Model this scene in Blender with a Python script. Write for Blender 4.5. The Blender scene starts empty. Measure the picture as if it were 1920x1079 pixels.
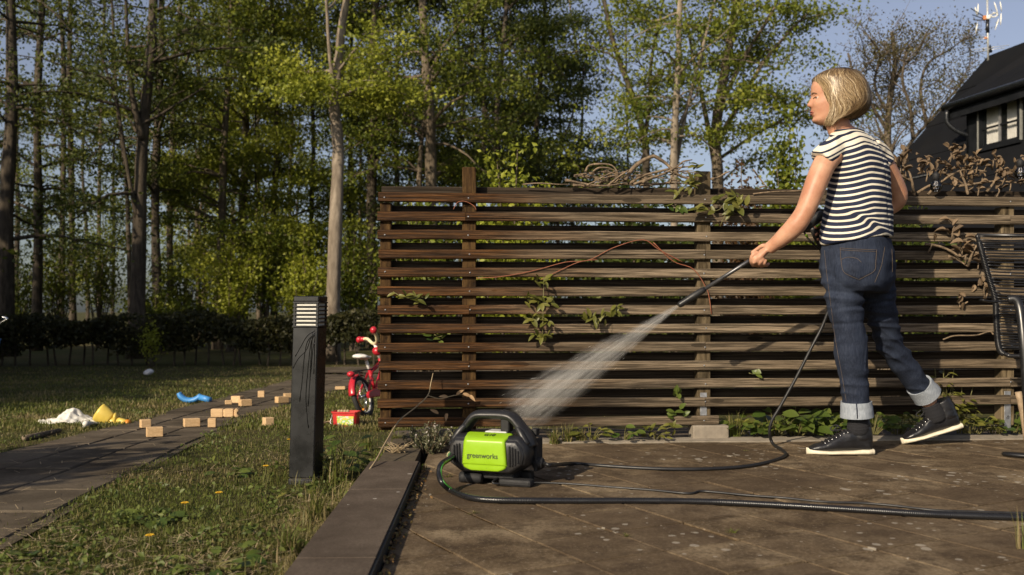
import bpy, bmesh, math, random
import numpy as np
from mathutils import Vector, Matrix, noise as mnoise
from mathutils.bvhtree import BVHTree
R = math.radians
random.seed(7); rng = np.random.default_rng(7)
SC = bpy.context.scene; COL = SC.collection
# ---------------------------------------------------------------- camera, sky, sun, exposure
CAM_H = 0.635; FOC = 1800.0; HY = 583.0
cd = bpy.data.cameras.new('camera'); cam = bpy.data.objects.new('camera', cd); COL.objects.link(cam)
cam.location = (0, 0, CAM_H); cam.rotation_euler = (R(90), 0, 0)
cd.sensor_width = 36.0; cd.lens = 36.0 * FOC / 1920.0; cd.shift_y = (HY - 539.5) / 1920.0
cd.clip_start = 0.05; cd.clip_end = 2000
cd.dof.use_dof = True; cd.dof.focus_distance = 4.25; cd.dof.aperture_fstop = 4.0
SC.camera = cam
SUN_EL = R(27.0); SUN_H = Vector((0.600, 0.800))           # horizontal travel direction of the light
w = bpy.data.worlds.new('World'); SC.world = w; w.use_nodes = True
wn = w.node_tree.nodes; wl = w.node_tree.links
sky = wn.new('ShaderNodeTexSky'); sky.sky_type = 'NISHITA'; sky.sun_disc = False
sky.sun_elevation = SUN_EL; sky.sun_rotation = math.atan2(-SUN_H.x, -SUN_H.y)
sky.air_density = 1.0; sky.dust_density = 2.2; sky.ozone_density = 3.0; sky.altitude = 50
bg = wn['Background']; bg.inputs['Strength'].default_value = 0.070
hs = wn.new('ShaderNodeHueSaturation'); hs.inputs['Hue'].default_value = 0.515; hs.inputs['Saturation'].default_value = 0.66; hs.inputs['Value'].default_value = 1.15
wl.new(sky.outputs['Color'], hs.inputs['Color']); wl.new(hs.outputs['Color'], bg.inputs['Color'])
sl = bpy.data.lights.new('sun', 'SUN'); sl.energy = 4.2; sl.angle = R(0.55); sl.color = (1.0, 0.85, 0.645)
sun = bpy.data.objects.new('sun', sl); COL.objects.link(sun)
sd = Vector((SUN_H.x*math.cos(SUN_EL), SUN_H.y*math.cos(SUN_EL), -math.sin(SUN_EL)))
sun.rotation_euler = sd.to_track_quat('-Z', 'Y').to_euler(); sun.location = (-8, -12, 12)
SC.view_settings.view_transform = 'Standard'; SC.view_settings.look = 'None'
SC.view_settings.gamma = 1.0; SC.view_settings.use_curve_mapping = False
SC.view_settings.exposure = 0.45
SC.cycles.use_denoising = True
SC.cycles.max_bounces = 6; SC.cycles.transparent_max_bounces = 12; SC.cycles.volume_bounces = 1
SC.cycles.caustics_reflective = False; SC.cycles.caustics_refractive = False

# ---------------------------------------------------------------- geometry helpers
def U(px, py, Y):                       # photograph pixel + distance -> point in the place
    return np.array([(px-960.0)/FOC*Y, Y, CAM_H - (py-HY)/FOC*Y])
def zg(y):                              # lawn height: falls gently away from the terrace
    return -0.05 - 0.03*np.clip(np.asarray(y, float)-3.5, 0, 12)
def G(px, py, dz=0.0):                  # pixel -> point on the lawn
    k = (py-HY)/FOC; h = CAM_H+0.05-dz
    Y = h/k
    if Y > 3.5:
        Y = (h-0.105)/(k-0.03) if k > 0.0305 else 99
        if Y > 15.5: Y = (h+0.36)/k
    return np.array([(px-960.0)/FOC*Y, Y, float(zg(Y))+dz])
def P0(px, py, z=0.0):                  # pixel -> point on the terrace
    Y = (CAM_H-z)*FOC/(py-HY)
    return np.array([(px-960.0)/FOC*Y, Y, z])
def catmull(P, n):
    P = np.asarray(P, float)
    if len(P) < 3: 
        t = np.linspace(0, 1, n*(len(P)-1)+1)[:, None]; return P[0]*(1-t)+P[-1]*t
    Q = np.vstack([2*P[0]-P[1], P, 2*P[-1]-P[-2]]); out = []
    for i in range(1, len(Q)-2):
        for k in range(n):
            t = k/n; a, b, c, d = Q[i-1], Q[i], Q[i+1], Q[i+2]
            out.append(0.5*(2*b+(c-a)*t+(2*a-5*b+4*c-d)*t*t+(3*b-a-3*c+d)*t**3))
    out.append(P[-1]); return np.array(out)
def unit(v):
    v = np.asarray(v, float); n = np.linalg.norm(v); return v/n if n > 1e-12 else v
def rotz(a):
    c, s = math.cos(a), math.sin(a); return np.array([[c, -s, 0], [s, c, 0], [0, 0, 1.0]])

class MB:
    def __init__(s): s.v = []; s.f = []; s.n = 0; s.smooth = []
    def add(s, v, f, smooth=False):
        v = np.asarray(v, float).reshape(-1, 3)
        s.v.append(v); s.f += [tuple(int(i)+s.n for i in q) for q in f]; s.smooth += [smooth]*len(f); s.n += len(v); return s
    def box(s, c, size, rot=None, ch=0.0):
        hx, hy, hz = np.asarray(size, float)/2
        if ch <= 0:
            v = np.array([[x, y, z] for z in (-hz, hz) for y in (-hy, hy) for x in (-hx, hx)])
            f = [(0, 2, 3, 1), (4, 5, 7, 6), (0, 1, 5, 4), (2, 6, 7, 3), (0, 4, 6, 2), (1, 3, 7, 5)]
        else:
            bm = bmesh.new(); bmesh.ops.create_cube(bm, size=1)
            for q in bm.verts: q.co = Vector((q.co.x*2*hx, q.co.y*2*hy, q.co.z*2*hz))
            bmesh.ops.bevel(bm, geom=list(bm.edges), offset=ch, segments=2 if ch > 0.004 else 1, affect='EDGES', profile=0.5)
            bm.verts.index_update(); v = np.array([q.co[:] for q in bm.verts]); f = [[q.index for q in fc.verts] for fc in bm.faces]; bm.free()
        if rot is not None: v = v @ np.asarray(rot).T
        return s.add(v+np.asarray(c, float), f)
    def tube(s, P, r, n=8, sub=0, cap=True, flat=None, ref=(0, 0, 1), smooth=True):
        P = np.asarray(P, float); r = np.ones(len(P))*r if np.isscalar(r) else np.asarray(r, float)
        if sub:
            Q = catmull(np.hstack([P, r[:, None]]), sub); P, r = Q[:, :3], np.maximum(Q[:, 3], 1e-5)
        T = np.gradient(P, axis=0); m = len(P)
        a = np.linspace(0, 2*math.pi, n, endpoint=False)
        V = []; prev = None
        for i in range(m):
            t = unit(T[i])
            if prev is None:
                rf = np.asarray(ref, float)
                if abs(np.dot(rf, t)) > 0.95: rf = np.array([1.0, 0, 0])
                u = unit(np.cross(rf, t))
            else: u = unit(prev - t*np.dot(prev, t))
            prev = u; w_ = np.cross(t, u)
            fu, fw = (1, 1) if flat is None else flat
            V.append(P[i]+r[i]*(np.outer(np.cos(a)*fu, u)+np.outer(np.sin(a)*fw, w_)))
        V = np.vstack(V); F = []
        for i in range(m-1):
            for k in range(n):
                k2 = (k+1) % n; F.append((i*n+k, i*n+k2, (i+1)*n+k2, (i+1)*n+k))
        if cap: F.append(tuple(range(n-1, -1, -1))); F.append(tuple((m-1)*n+k for k in range(n)))
        return s.add(V, F, smooth)
    def loft(s, secs, cap=True, smooth=True):          # equal-length rings
        n = len(secs[0]); V = np.vstack(secs); F = []; m = len(secs)
        for i in range(m-1):
            for k in range(n):
                k2 = (k+1) % n; F.append((i*n+k, i*n+k2, (i+1)*n+k2, (i+1)*n+k))
        if cap: F.append(tuple(range(n-1, -1, -1))); F.append(tuple((m-1)*n+k for k in range(n)))
        return s.add(V, F, smooth)
    def lathe(s, prof, n=16, M=None, o=(0, 0, 0), smooth=True):   # prof: (r,z)
        a = np.linspace(0, 2*math.pi, n, endpoint=False)
        secs = [np.stack([max(r, 1e-5)*np.cos(a), max(r, 1e-5)*np.sin(a), np.full(n, z)], 1) for r, z in prof]
        if M is not None: secs = [q @ np.asarray(M).T for q in secs]
        return s.loft([q+np.asarray(o) for q in secs], True, smooth)
    def sphere(s, c, r, n=12, m=8, M=None):
        r = np.ones(3)*r
        prof = [(math.sin(t), -math.cos(t)) for t in np.linspace(0, math.pi, m+1)]
        a = np.linspace(0, 2*math.pi, n, endpoint=False)
        secs = [np.stack([max(q, 1e-4)*np.cos(a)*r[0], max(q, 1e-4)*np.sin(a)*r[1], np.full(n, z*r[2])], 1) for q, z in prof]
        if M is not None: secs = [q @ np.asarray(M).T for q in secs]
        return s.loft([q+np.asarray(c) for q in secs], True, True)
    def prism(s, poly, z0, z1, ch=0.0, T=None, smooth=False):     # poly: CCW 2D; extruded in z
        poly = np.asarray(poly, float); n = len(poly)
        c = poly.mean(0)
        if ch > 0:
            ins = inset(poly, ch)
            rings = [(poly, z0), (poly, z1-ch), (ins, z1)]
        else: rings = [(poly, z0), (poly, z1)]
        V = np.vstack([np.column_stack([p, np.full(n, z)]) for p, z in rings]); m = len(rings); F = []
        for i in range(m-1):
            for k in range(n):
                k2 = (k+1) % n; F.append((i*n+k, i*n+k2, (i+1)*n+k2, (i+1)*n+k))
        F.append(tuple(range(n-1, -1, -1))); F.append(tuple((m-1)*n+k for k in range(n)))
        if T is not None: V = T(V)
        return s.add(V, F, smooth)
    def xf(s, M=None, o=(0, 0, 0)):
        for i in range(len(s.v)):
            if M is not None: s.v[i] = s.v[i] @ np.asarray(M).T
            s.v[i] = s.v[i]+np.asarray(o, float)
        return s
    def mesh(s, name, mat, origin=(0, 0, 0)):
        me = bpy.data.meshes.new(name)
        me.from_pydata((np.vstack(s.v)-np.asarray(origin, float)).tolist(), [], s.f)
        me.polygons.foreach_set('use_smooth', s.smooth)
        if mat: me.materials.append(mat)
        me.update(); return me
    def build(s, name, mat, parent=None, origin=None, bevel=0, bseg=2, subd=0):
        """top-level: origin = where the object's own origin goes; child: world coords minus the parent's chain"""
        if parent is not None:
            o0 = world_of(parent); me = s.mesh(name, mat, o0 if origin is None else origin)
            ob = bpy.data.objects.new(name, me); COL.objects.link(ob); ob.parent = parent
            if origin is not None: ob.location = Vector(np.asarray(origin, float)-o0)
        else:
            o0 = np.zeros(3) if origin is None else np.asarray(origin, float)
            me = s.mesh(name, mat, o0); ob = bpy.data.objects.new(name, me); COL.objects.link(ob); ob.location = Vector(o0)
        if bevel:
            b = ob.modifiers.new('bevel', 'BEVEL'); b.width = bevel; b.segments = bseg; b.limit_method = 'ANGLE'; b.angle_limit = R(35); b.harden_normals = False
        if subd:
            b = ob.modifiers.new('subd', 'SUBSURF'); b.levels = subd; b.render_levels = subd
        return ob
def inset(poly, d):
    n = len(poly); out = []
    for i in range(n):
        a, b, c = poly[i-1], poly[i], poly[(i+1) % n]
        e1, e2 = unit(b-a), unit(c-b); n1 = np.array([-e1[1], e1[0]]); n2 = np.array([-e2[1], e2[0]])
        m = n1+n2; k = d/max(0.3, 0.5*np.dot(m, m)); out.append(b+m*k*0.5*1.0 if np.dot(m, m) < 1e-6 else b+m*(d/max(0.25, 1+np.dot(n1, n2))))
    return np.array(out)
def world_of(o):
    p = np.zeros(3)
    while o is not None: p = p+np.array(o.location); o = o.parent
    return p
def clip_poly(poly, half):               # half-planes (nx,ny,c): keep nx*x+ny*y<=c
    for nx, ny, c in half:
        out = []; n = len(poly)
        for i in range(n):
            a, b = poly[i], poly[(i+1) % n]; da = nx*a[0]+ny*a[1]-c; db = nx*b[0]+ny*b[1]-c
            if da <= 0: out.append(a)
            if da*db < 0: t = da/(da-db); out.append((a[0]+(b[0]-a[0])*t, a[1]+(b[1]-a[1])*t))
        poly = out
        if len(poly) < 3: return []
    return poly
def thing(name, label, cat, loc=(0, 0, 0), group=None):
    o = bpy.data.objects.new(name, None); COL.objects.link(o); o.location = Vector(np.asarray(loc, float)); o.empty_display_size = 0.1
    return tag(o, label, cat, group)
def tag(o, label=None, cat=None, group=None, kind=None):
    if label: o['label'] = label
    if cat: o['category'] = cat
    if group: o['group'] = group
    if kind: o['kind'] = kind
    return o
def inst(name, me, parent, loc, M=None):  # one more object with shared mesh data
    ob = bpy.data.objects.new(name, me); COL.objects.link(ob); ob.parent = parent
    m = Matrix.Identity(4)
    if M is not None:
        for i in range(3):
            for j in range(3): m[i][j] = float(M[i][j])
    loc = np.asarray(loc, float)-(world_of(parent) if parent is not None else 0)
    m.translation = Vector(loc); ob.matrix_basis = m; return ob
def fast_mesh(name, V, F, mat, attrs=None, smooth=False):     # numpy arrays, F (n,3) or (n,4)
    me = bpy.data.meshes.new(name); V = np.ascontiguousarray(V, np.float32); F = np.ascontiguousarray(F, np.int32)
    k = F.shape[1]
    me.vertices.add(len(V)); me.vertices.foreach_set('co', V.ravel())
    me.loops.add(F.size); me.loops.foreach_set('vertex_index', F.ravel())
    me.polygons.add(len(F)); me.polygons.foreach_set('loop_start', np.arange(0, F.size, k, dtype=np.int32))
    if smooth: me.polygons.foreach_set('use_smooth', np.ones(len(F), bool))
    for nm, arr in (attrs or {}).items():
        a = me.attributes.new(nm, 'FLOAT', 'POINT'); a.data.foreach_set('value', np.ascontiguousarray(arr, np.float32))
    me.update(calc_edges=True)
    if mat: me.materials.append(mat)
    return me
def link(name, me, parent=None, loc=(0, 0, 0)):
    ob = bpy.data.objects.new(name, me); COL.objects.link(ob); ob.location = Vector(np.asarray(loc, float)); ob.parent = parent; return ob
def fuse(mb, voxel, smooth_it=4, smooth_f=0.5):                # union of overlapping shapes as one continuous mesh
    me = mb.mesh('tmp', None); ob = bpy.data.objects.new('tmp', me); COL.objects.link(ob)
    m = ob.modifiers.new('r', 'REMESH'); m.mode = 'VOXEL'; m.voxel_size = voxel; m.use_smooth_shade = True
    if smooth_it:
        q = ob.modifiers.new('s', 'SMOOTH'); q.iterations = smooth_it; q.factor = smooth_f
    dg = bpy.context.evaluated_depsgraph_get(); out = bpy.data.meshes.new_from_object(ob.evaluated_get(dg))
    bpy.data.objects.remove(ob); bpy.data.meshes.remove(me); return out
def mesh_arrays(me):
    V = np.empty(len(me.vertices)*3, np.float32); me.vertices.foreach_get('co', V)
    N = np.empty(len(me.vertices)*3, np.float32); me.vertex_normals.foreach_get('vector', N)
    return V.reshape(-1, 3).astype(float), N.reshape(-1, 3).astype(float)
def set_verts(me, V): me.vertices.foreach_set('co', np.ascontiguousarray(V, np.float32).ravel()); me.update()
def vnoise(V, sc, seed=0.0):             # cheap smooth value noise on points, -1..1
    V = np.asarray(V, float)*np.asarray(sc, float)+seed*17.31
    i = np.floor(V).astype(np.int64); f = V-i; f = f*f*(3-2*f)
    def h(ix, iy, iz):
        n = (ix*374761393+iy*668265263+iz*2147483647) & 0xffffffff; n = ((n ^ (n >> 13))*1274126177) & 0xffffffff; n = (n ^ (n >> 16)) & 0xffff
        return n/32767.5-1
    o = 0
    for dx in (0, 1):
        for dy in (0, 1):
            for dz in (0, 1):
                wgt = (f[:, 0] if dx else 1-f[:, 0])*(f[:, 1] if dy else 1-f[:, 1])*(f[:, 2] if dz else 1-f[:, 2])
                o = o+wgt*h(i[:, 0]+dx, i[:, 1]+dy, i[:, 2]+dz)
    return o
# ---------------------------------------------------------------- materials
class MT:
    def __init__(s, name, col=(0.5, 0.5, 0.5), rough=0.6, metal=0.0, spec=0.5):
        s.m = bpy.data.materials.new(name); s.m.use_nodes = True; s.nt = s.m.node_tree; s.b = s.nt.nodes['Principled BSDF']
        s.b.inputs['Base Color'].default_value = (*col, 1); s.b.inputs['Roughness'].default_value = rough
        s.b.inputs['Metallic'].default_value = metal; s.b.inputs['Specular IOR Level'].default_value = spec
    def n(s, t, **kw):
        q = s.nt.nodes.new(t)
        for k, v in kw.items(): setattr(q, k, v)
        return q
    def L(s, a, b): s.nt.links.new(a, b); return s
    def coord(s, kind='Object'):
        if kind == 'Position': return s.n('ShaderNodeNewGeometry').outputs['Position']
        return s.n('ShaderNodeTexCoord').outputs[kind]
    def scale(s, v, sc, rot=(0, 0, 0), loc=(0, 0, 0)):
        q = s.n('ShaderNodeMapping'); q.inputs['Scale'].default_value = sc; q.inputs['Rotation'].default_value = rot; q.inputs['Location'].default_value = loc
        s.L(v, q.inputs['Vector']); return q.outputs['Vector']
    def noise(s, v, sc=5, det=4, ro=0.55, dist=0.0):
        q = s.n('ShaderNodeTexNoise'); q.inputs['Scale'].default_value = sc; q.inputs['Detail'].default_value = det
        q.inputs['Roughness'].default_value = ro; q.inputs['Distortion'].default_value = dist
        if v is not None: s.L(v, q.inputs['Vector'])
        return q.outputs['Fac']
    def vor(s, v, sc=5, feat='F1'):
        q = s.n('ShaderNodeTexVoronoi', feature=feat); q.inputs['Scale'].default_value = sc; s.L(v, q.inputs['Vector']); return q
    def ramp(s, f, stops, interp='LINEAR'):
        q = s.n('ShaderNodeValToRGB'); e = q.color_ramp.elements; q.color_ramp.interpolation = interp
        while len(e) < len(stops): e.new(0.5)
        for el, (p, c) in zip(e, stops): el.position = p; el.color = (*c, 1) if hasattr(c, '__len__') else (c, c, c, 1)
        s.L(f, q.inputs['Fac']); return q.outputs['Color']
    def mix(s, f, a, b, mode='MIX'):
        q = s.n('ShaderNodeMix', data_type='RGBA', blend_type=mode)
        for val, k in ((f, 0), (a, 6), (b, 7)):
            if hasattr(val, 'is_output'): s.L(val, q.inputs[k])
            elif hasattr(val, '__len__'): q.inputs[k].default_value = (*val, 1)
            else: q.inputs[k].default_value = val
        return q.outputs[2]
    def math(s, op, a, b=0.0, c=None):
        q = s.n('ShaderNodeMath', operation=op)
        for i, val in enumerate((a, b) if c is None else (a, b, c)):
            if hasattr(val, 'is_output'): s.L(val, q.inputs[i])
            else: q.inputs[i].default_value = val
        return q.outputs[0]
    def sep(s, v):
        q = s.n('ShaderNodeSeparateXYZ'); s.L(v, q.inputs[0]); return q.outputs
    def attr(s, name): return s.n('ShaderNodeAttribute', attribute_name=name).outputs['Fac']
    def rnd(s): return s.n('ShaderNodeObjectInfo').outputs['Random']
    def col(s, c): s.L(c, s.b.inputs['Base Color']); return s
    def rough(s, c): s.L(c, s.b.inputs['Roughness']); return s
    def bump(s, h, st=0.3, dist=0.01):
        q = s.n('ShaderNodeBump'); q.inputs['Strength'].default_value = st; q.inputs['Distance'].default_value = dist
        s.L(h, q.inputs['Height']); s.L(q.outputs['Normal'], s.b.inputs['Normal']); return s
def plain(name, col, rough=0.5, metal=0.0, var=0.15, sc=20, bump=0.0, spec=0.5, dirt=None):
    t = MT(name, col, rough, metal, spec); v = t.coord(); f = t.noise(v, sc, 5, 0.6)
    c0 = tuple(x*(1-var) for x in col); c1 = tuple(min(1, x*(1+var)) for x in col)
    c = t.ramp(f, [(0.3, c0), (0.7, c1)])
    if dirt: c = t.mix(t.ramp(t.noise(v, sc*0.35, 6, 0.7), [(0.5, 0.0), (0.75, 0.7)]), c, dirt)
    t.col(c); t.rough(t.ramp(f, [(0.3, max(0.03, rough-0.08)), (0.7, min(1, rough+0.1))]))
    if bump: t.bump(t.noise(v, sc*3, 4), bump, 0.004)
    return t.m
def wood_mat(name, dark, light, sx=4.0, sc=55, wetx=None, bumpst=0.5, random_off=True):
    t = MT(name, light, 0.78, 0, 0.12); v = t.coord()
    if random_off:
        q = t.n('ShaderNodeVectorMath', operation='ADD'); t.L(v, q.inputs[0])
        cx = t.n('ShaderNodeCombineXYZ'); t.L(t.math('MULTIPLY', t.rnd(), 37.0), cx.inputs[0]); t.L(t.math('MULTIPLY', t.rnd(), 19.0), cx.inputs[2]); t.L(cx.outputs[0], q.inputs[1]); vv = q.outputs[0]
    else: vv = v
    g = t.noise(t.scale(vv, (sx*0.7, sc*1.25, sc*1.25)), 1.0, 6, 0.66, 0.12)
    g2 = t.noise(t.scale(vv, (sx*0.6, sc*3.2, sc*3.2)), 1.0, 3, 0.6, 0.2)
    big = t.noise(t.scale(vv, (1.3, 6, 6)), 1.0, 4, 0.6)
    c = t.ramp(g, [(0.30, tuple(x*0.8 for x in dark)), (0.46, tuple((a*0.6+b*0.4) for a, b in zip(dark, light))), (0.54, light), (0.72, tuple(x*1.15 for x in light))])
    crack = t.ramp(t.noise(t.scale(vv, (sx*0.35, sc*2.4, sc*2.4)), 1.0, 4, 0.7, 0.1), [(0.30, 1.0), (0.40, 0.0)])
    c = t.mix(t.ramp(g2, [(0.36, 0.75), (0.52, 0.0)]), c, tuple(x*0.35 for x in dark)); c = t.mix(crack, c, (0.010, 0.007, 0.005))
    kv = t.vor(t.scale(vv, (2.3, 9, 9)), 1.0); kd_ = kv.outputs['Distance']; knot = t.math('MULTIPLY', t.math('LESS_THAN', kd_, 0.11), t.math('GREATER_THAN', t.sep(kv.outputs['Color'])[1], 0.45)); c = t.mix(t.math('MULTIPLY', knot, 0.8), c, tuple(x*0.4 for x in dark))
    c = t.mix(t.ramp(big, [(0.35, 0.0), (0.7, 0.45)]), c, tuple(x*1.25 for x in light), 'MULTIPLY')
    c = t.mix(t.math('MULTIPLY', t.rnd(), 0.5), c, dark)
    if wetx is not None:                # freshly rinsed, warm brown boards towards the left end
        x = t.sep(v)[0]; e = t.math('ADD', x, t.math('MULTIPLY', t.math('SUBTRACT', t.noise(t.scale(v, (1.6, 1, 11)), 1.0, 4, 0.6), 0.5), 1.1))
        wet = t.ramp(t.math('DIVIDE', e, wetx), [(0.45, 1.0), (1.0, 0.0)])
        wcol = t.ramp(g, [(0.30, (0.010, 0.0045, 0.002)), (0.45, (0.032, 0.0135, 0.0042)), (0.56, (0.092, 0.037, 0.0090)), (0.75, (0.190, 0.080, 0.020))])
        wcol = t.mix(t.ramp(g2, [(0.35, 0.7), (0.55, 0.0)]), wcol, (0.008, 0.004, 0.002))
        wcol = t.mix(crack, wcol, (0.004, 0.002, 0.001))
        c = t.mix(t.math('MULTIPLY', wet, 0.93), c, wcol)
        t.rough(t.mix(wet, (0.8, 0.8, 0.8), (0.5, 0.5, 0.5)))
        # pale lichen flecks on the oldest board tops
    t.col(c); t.bump(t.math('SUBTRACT', t.math('ADD', g, t.math('MULTIPLY', g2, 0.7)), t.math('MULTIPLY', crack, 0.5)), bumpst, 0.008); return t.m
def leaf_mat(name, c0, c1, c2, trans=0.36, rough=0.5):
    t = MT(name, c1, rough, 0, 0.3); a = t.attr('rnd')
    c = t.ramp(a, [(0.0, c0), (0.5, c1), (1.0, c2)]); t.col(c)
    tr = t.n('ShaderNodeBsdfTranslucent'); mixc = t.mix(0.35, c, tuple(min(1, x*1.5) for x in c2)); t.L(mixc, tr.inputs['Color'])
    ms = t.n('ShaderNodeMixShader'); ms.inputs[0].default_value = trans
    t.L(t.b.outputs[0], ms.inputs[1]); t.L(tr.outputs[0], ms.inputs[2]); t.L(ms.outputs[0], t.nt.nodes['Material Output'].inputs['Surface']); return t.m
def leaf_mat_obj(name, c0, c1, trans=0.35, rough=0.42):   # for single leaves: colour from the object's own random number
    t = MT(name, c1, rough, 0, 0.4); v = t.coord(); f = t.noise(v, 30, 3)
    c = t.mix(t.rnd(), c0, c1); c = t.mix(t.ramp(f, [(0.4, 0.0), (0.75, 0.4)]), c, tuple(x*0.6 for x in c0)); t.col(c)
    tr = t.n('ShaderNodeBsdfTranslucent'); t.L(t.mix(0.3, c, c1), tr.inputs['Color'])
    ms = t.n('ShaderNodeMixShader'); ms.inputs[0].default_value = trans
    t.L(t.b.outputs[0], ms.inputs[1]); t.L(tr.outputs[0], ms.inputs[2]); t.L(ms.outputs[0], t.nt.nodes['Material Output'].inputs['Surface']); return t.m
def bark_mat(name, dark, light, sc=6.0):
    t = MT(name, light, 0.85, 0, 0.2); v = t.coord('Position')
    f = t.noise(t.scale(v, (3, 3, 0.7)), sc*0.5, 6, 0.65, 0.4); f2 = t.noise(t.scale(v, (1, 1, 0.25)), sc*3, 5, 0.6)
    c = t.ramp(f, [(0.3, dark), (0.7, light)]); c = t.mix(t.ramp(f2, [(0.4, 0.5), (0.6, 0.0)]), c, tuple(x*0.6 for x in dark)); t.col(c)
    t.bump(f2, 0.6, 0.03); return t.m
# ================================================================ GROUND
t = MT('lawn_ground', (0.05, 0.06, 0.02), 0.95, 0, 0.1); v = t.coord('Position')
f = t.noise(v, 1.6, 6, 0.65); f2 = t.noise(v, 30, 5, 0.7); f3 = t.noise(v, 0.35, 4, 0.6)
c = t.ramp(f2, [(0.3, (0.026, 0.026, 0.009)), (0.5, (0.066, 0.062, 0.022)), (0.7, (0.125, 0.105, 0.048))])
c = t.mix(t.ramp(f, [(0.45, 0.0), (0.7, 0.75)]), c, (0.120, 0.090, 0.048)); c = t.mix(t.ramp(f3, [(0.4, 0.0), (0.65, 0.5)]), c, (0.045, 0.065, 0.014)); t.col(c)
t.bump(f2, 0.8, 0.03); M_lawn = t.m
def axis(stops):
    out = []
    for a, b, st in stops: out += list(np.arange(a, b, st))
    return np.array(out+[stops[-1][1]])
ax = axis([(-400, -40, 40), (-40, -8, 2), (-8, 4, 0.25), (4, 40, 2), (40, 400, 40)])
ay = axis([(-60, 0, 6), (0, 20, 0.25), (20, 60, 2), (60, 600, 60)])
X, Y = np.meshgrid(ax, ay); Z = zg(Y)
vv = np.column_stack([X.ravel(), Y.ravel(), Z.ravel()])
amp = np.where((vv[:, 0] < -0.8) & (vv[:, 1] < 20) & (vv[:, 1] > 0), 0.018, 0.0); vv[:, 2] += amp*vnoise(vv, (1.4, 1.4, 1))
amp2 = np.where(vv[:, 1] > 30, 0.25, 0); vv[:, 2] += amp2*vnoise(vv, (0.08, 0.08, 1))
nx, ny = len(ax), len(ay); ii = np.arange(nx*ny).reshape(ny, nx)
F = np.stack([ii[:-1, :-1].ravel(), ii[:-1, 1:].ravel(), ii[1:, 1:].ravel(), ii[1:, :-1].ravel()], 1)
lawn = link('lawn', fast_mesh('lawn', vv, F, M_lawn, smooth=True)); tag(lawn, 'patchy green and straw brown lawn falling away from the terrace', kind='structure')

# ---- garden path of grey concrete slabs
t = MT('path_slab', (0.2, 0.19, 0.17), 0.92, 0, 0.04); v = t.coord('Position')
f = t.noise(v, 2.2, 6, 0.65); f2 = t.noise(v, 60, 5, 0.7)
c = t.ramp(f, [(0.38, (0.045, 0.034, 0.023)), (0.62, (0.155, 0.124, 0.090))]); c = t.mix(t.ramp(f2, [(0.35, 0.6), (0.6, 0.0)]), c, (0.07, 0.06, 0.045))
c = t.mix(t.math('MULTIPLY', t.rnd(), 0.35), c, (0.13, 0.11, 0.085)); t.col(c); t.bump(f2, 0.5, 0.006); M_path = t.m
M_dirt = plain('dirt_joint', (0.070, 0.052, 0.028), 0.95, 0, 0.4, 40, 0.6)
LX = [(0, -2.50), (3, -2.50), (5.4, -2.55), (6.9, -2.66), (9, -2.80), (11, -2.95), (13.6, -3.12), (15.6, -3.16)]
RX = [(0, -1.42), (2.8, -1.49), (4, -1.60), (5, -1.75), (6.7, -1.90), (8.6, -1.98), (10.8, -1.97), (13.6, -1.98), (15.6, -1.96)]
pl_ = lambda y: np.interp(y, *zip(*LX)); pr_ = lambda y: np.interp(y, *zip(*RX))
mb = MB(); ys = np.arange(0, 15.61, 0.4); V = []; F = []
for i, y in enumerate(ys):
    for x in (pl_(y)-0.04, pr_(y)+0.04): V.append((x, y, float(zg(y))+0.009))
    if i: F.append((2*i-2, 2*i-1, 2*i+1, 2*i))
path = MB().add(V, F).build('path', M_dirt); tag(path, 'grey slab garden path running straight away across the lawn', kind='structure')
row = 0; y = 1.2
while y < 15.4:
    dy = 0.40
    for k in range(3):
        off = 0.0 if k % 2 == 0 else 0.2
        y0, y1 = y+off, y+off+dy
        q = []
        for (yy, u) in ((y0+0.006, k+0.015), (y0+0.006, k+0.985), (y1-0.006, k+0.985), (y1-0.006, k+0.015)):
            xl, xr = pl_(yy), pr_(yy); q.append((xl+(xr-xl)*u/3, yy))
        dz = random.uniform(-0.002, 0.0025)
        m = MB().prism(q, -0.03, 0.036+dz, 0.006, T=lambda A: np.column_stack([A[:, 0], A[:, 1], A[:, 2]+zg(A[:, 1])-0.020]))
        m.build('slab', M_path, path)
    y += dy
xs = np.arange(-3.6, 3.0, 0.3); V = []; F = []
for i, x in enumerate(xs):
    for yy in (15.75+0.03*math.sin(x*3), 17.4+0.08*math.sin(x*2.1)): V.append((x, yy, float(zg(yy))+0.03))
    if i: F.append((2*i-2, 2*i, 2*i+1, 2*i-1))
cp = MB().add(V, [f_[::-1] for f_ in F]).build('footpath', M_path); tag(cp, 'grey footpath crossing the far end of the lawn before the hedge', kind='structure')

# ---- terrace of small square concrete pavers
t = MT('paver', (0.13, 0.11, 0.09), 0.92, 0, 0.04); v = t.coord('Position')
f = t.noise(v, 1.7, 7, 0.7); f2 = t.noise(v, 90, 5, 0.75); f3 = t.noise(v, 9, 6, 0.7); sx = t.sep(v)
c = t.ramp(f, [(0.36, (0.072, 0.050, 0.029)), (0.50, (0.165, 0.121, 0.074)), (0.62, (0.285, 0.220, 0.140))])
c = t.mix(t.ramp(f3, [(0.38, 0.85), (0.54, 0.0)]), c, (0.055, 0.039, 0.025)); c = t.mix(t.ramp(f2, [(0.3, 0.7), (0.52, 0.0), (0.7, 0.0)]), c, (0.045, 0.034, 0.023))
c = t.mix(t.ramp(f2, [(0.56, 0.0), (0.68, 0.7)]), c, (0.32, 0.262, 0.195))
c = t.mix(t.math('MULTIPLY', t.rnd(), 0.6), c, (0.078, 0.056, 0.038))
wv = t.n('ShaderNodeVectorMath', operation='ADD'); t.L(v, wv.inputs[0]); nn_ = t.n('ShaderNodeTexNoise'); nn_.inputs['Scale'].default_value = 60; t.L(v, nn_.inputs['Vector'])
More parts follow.
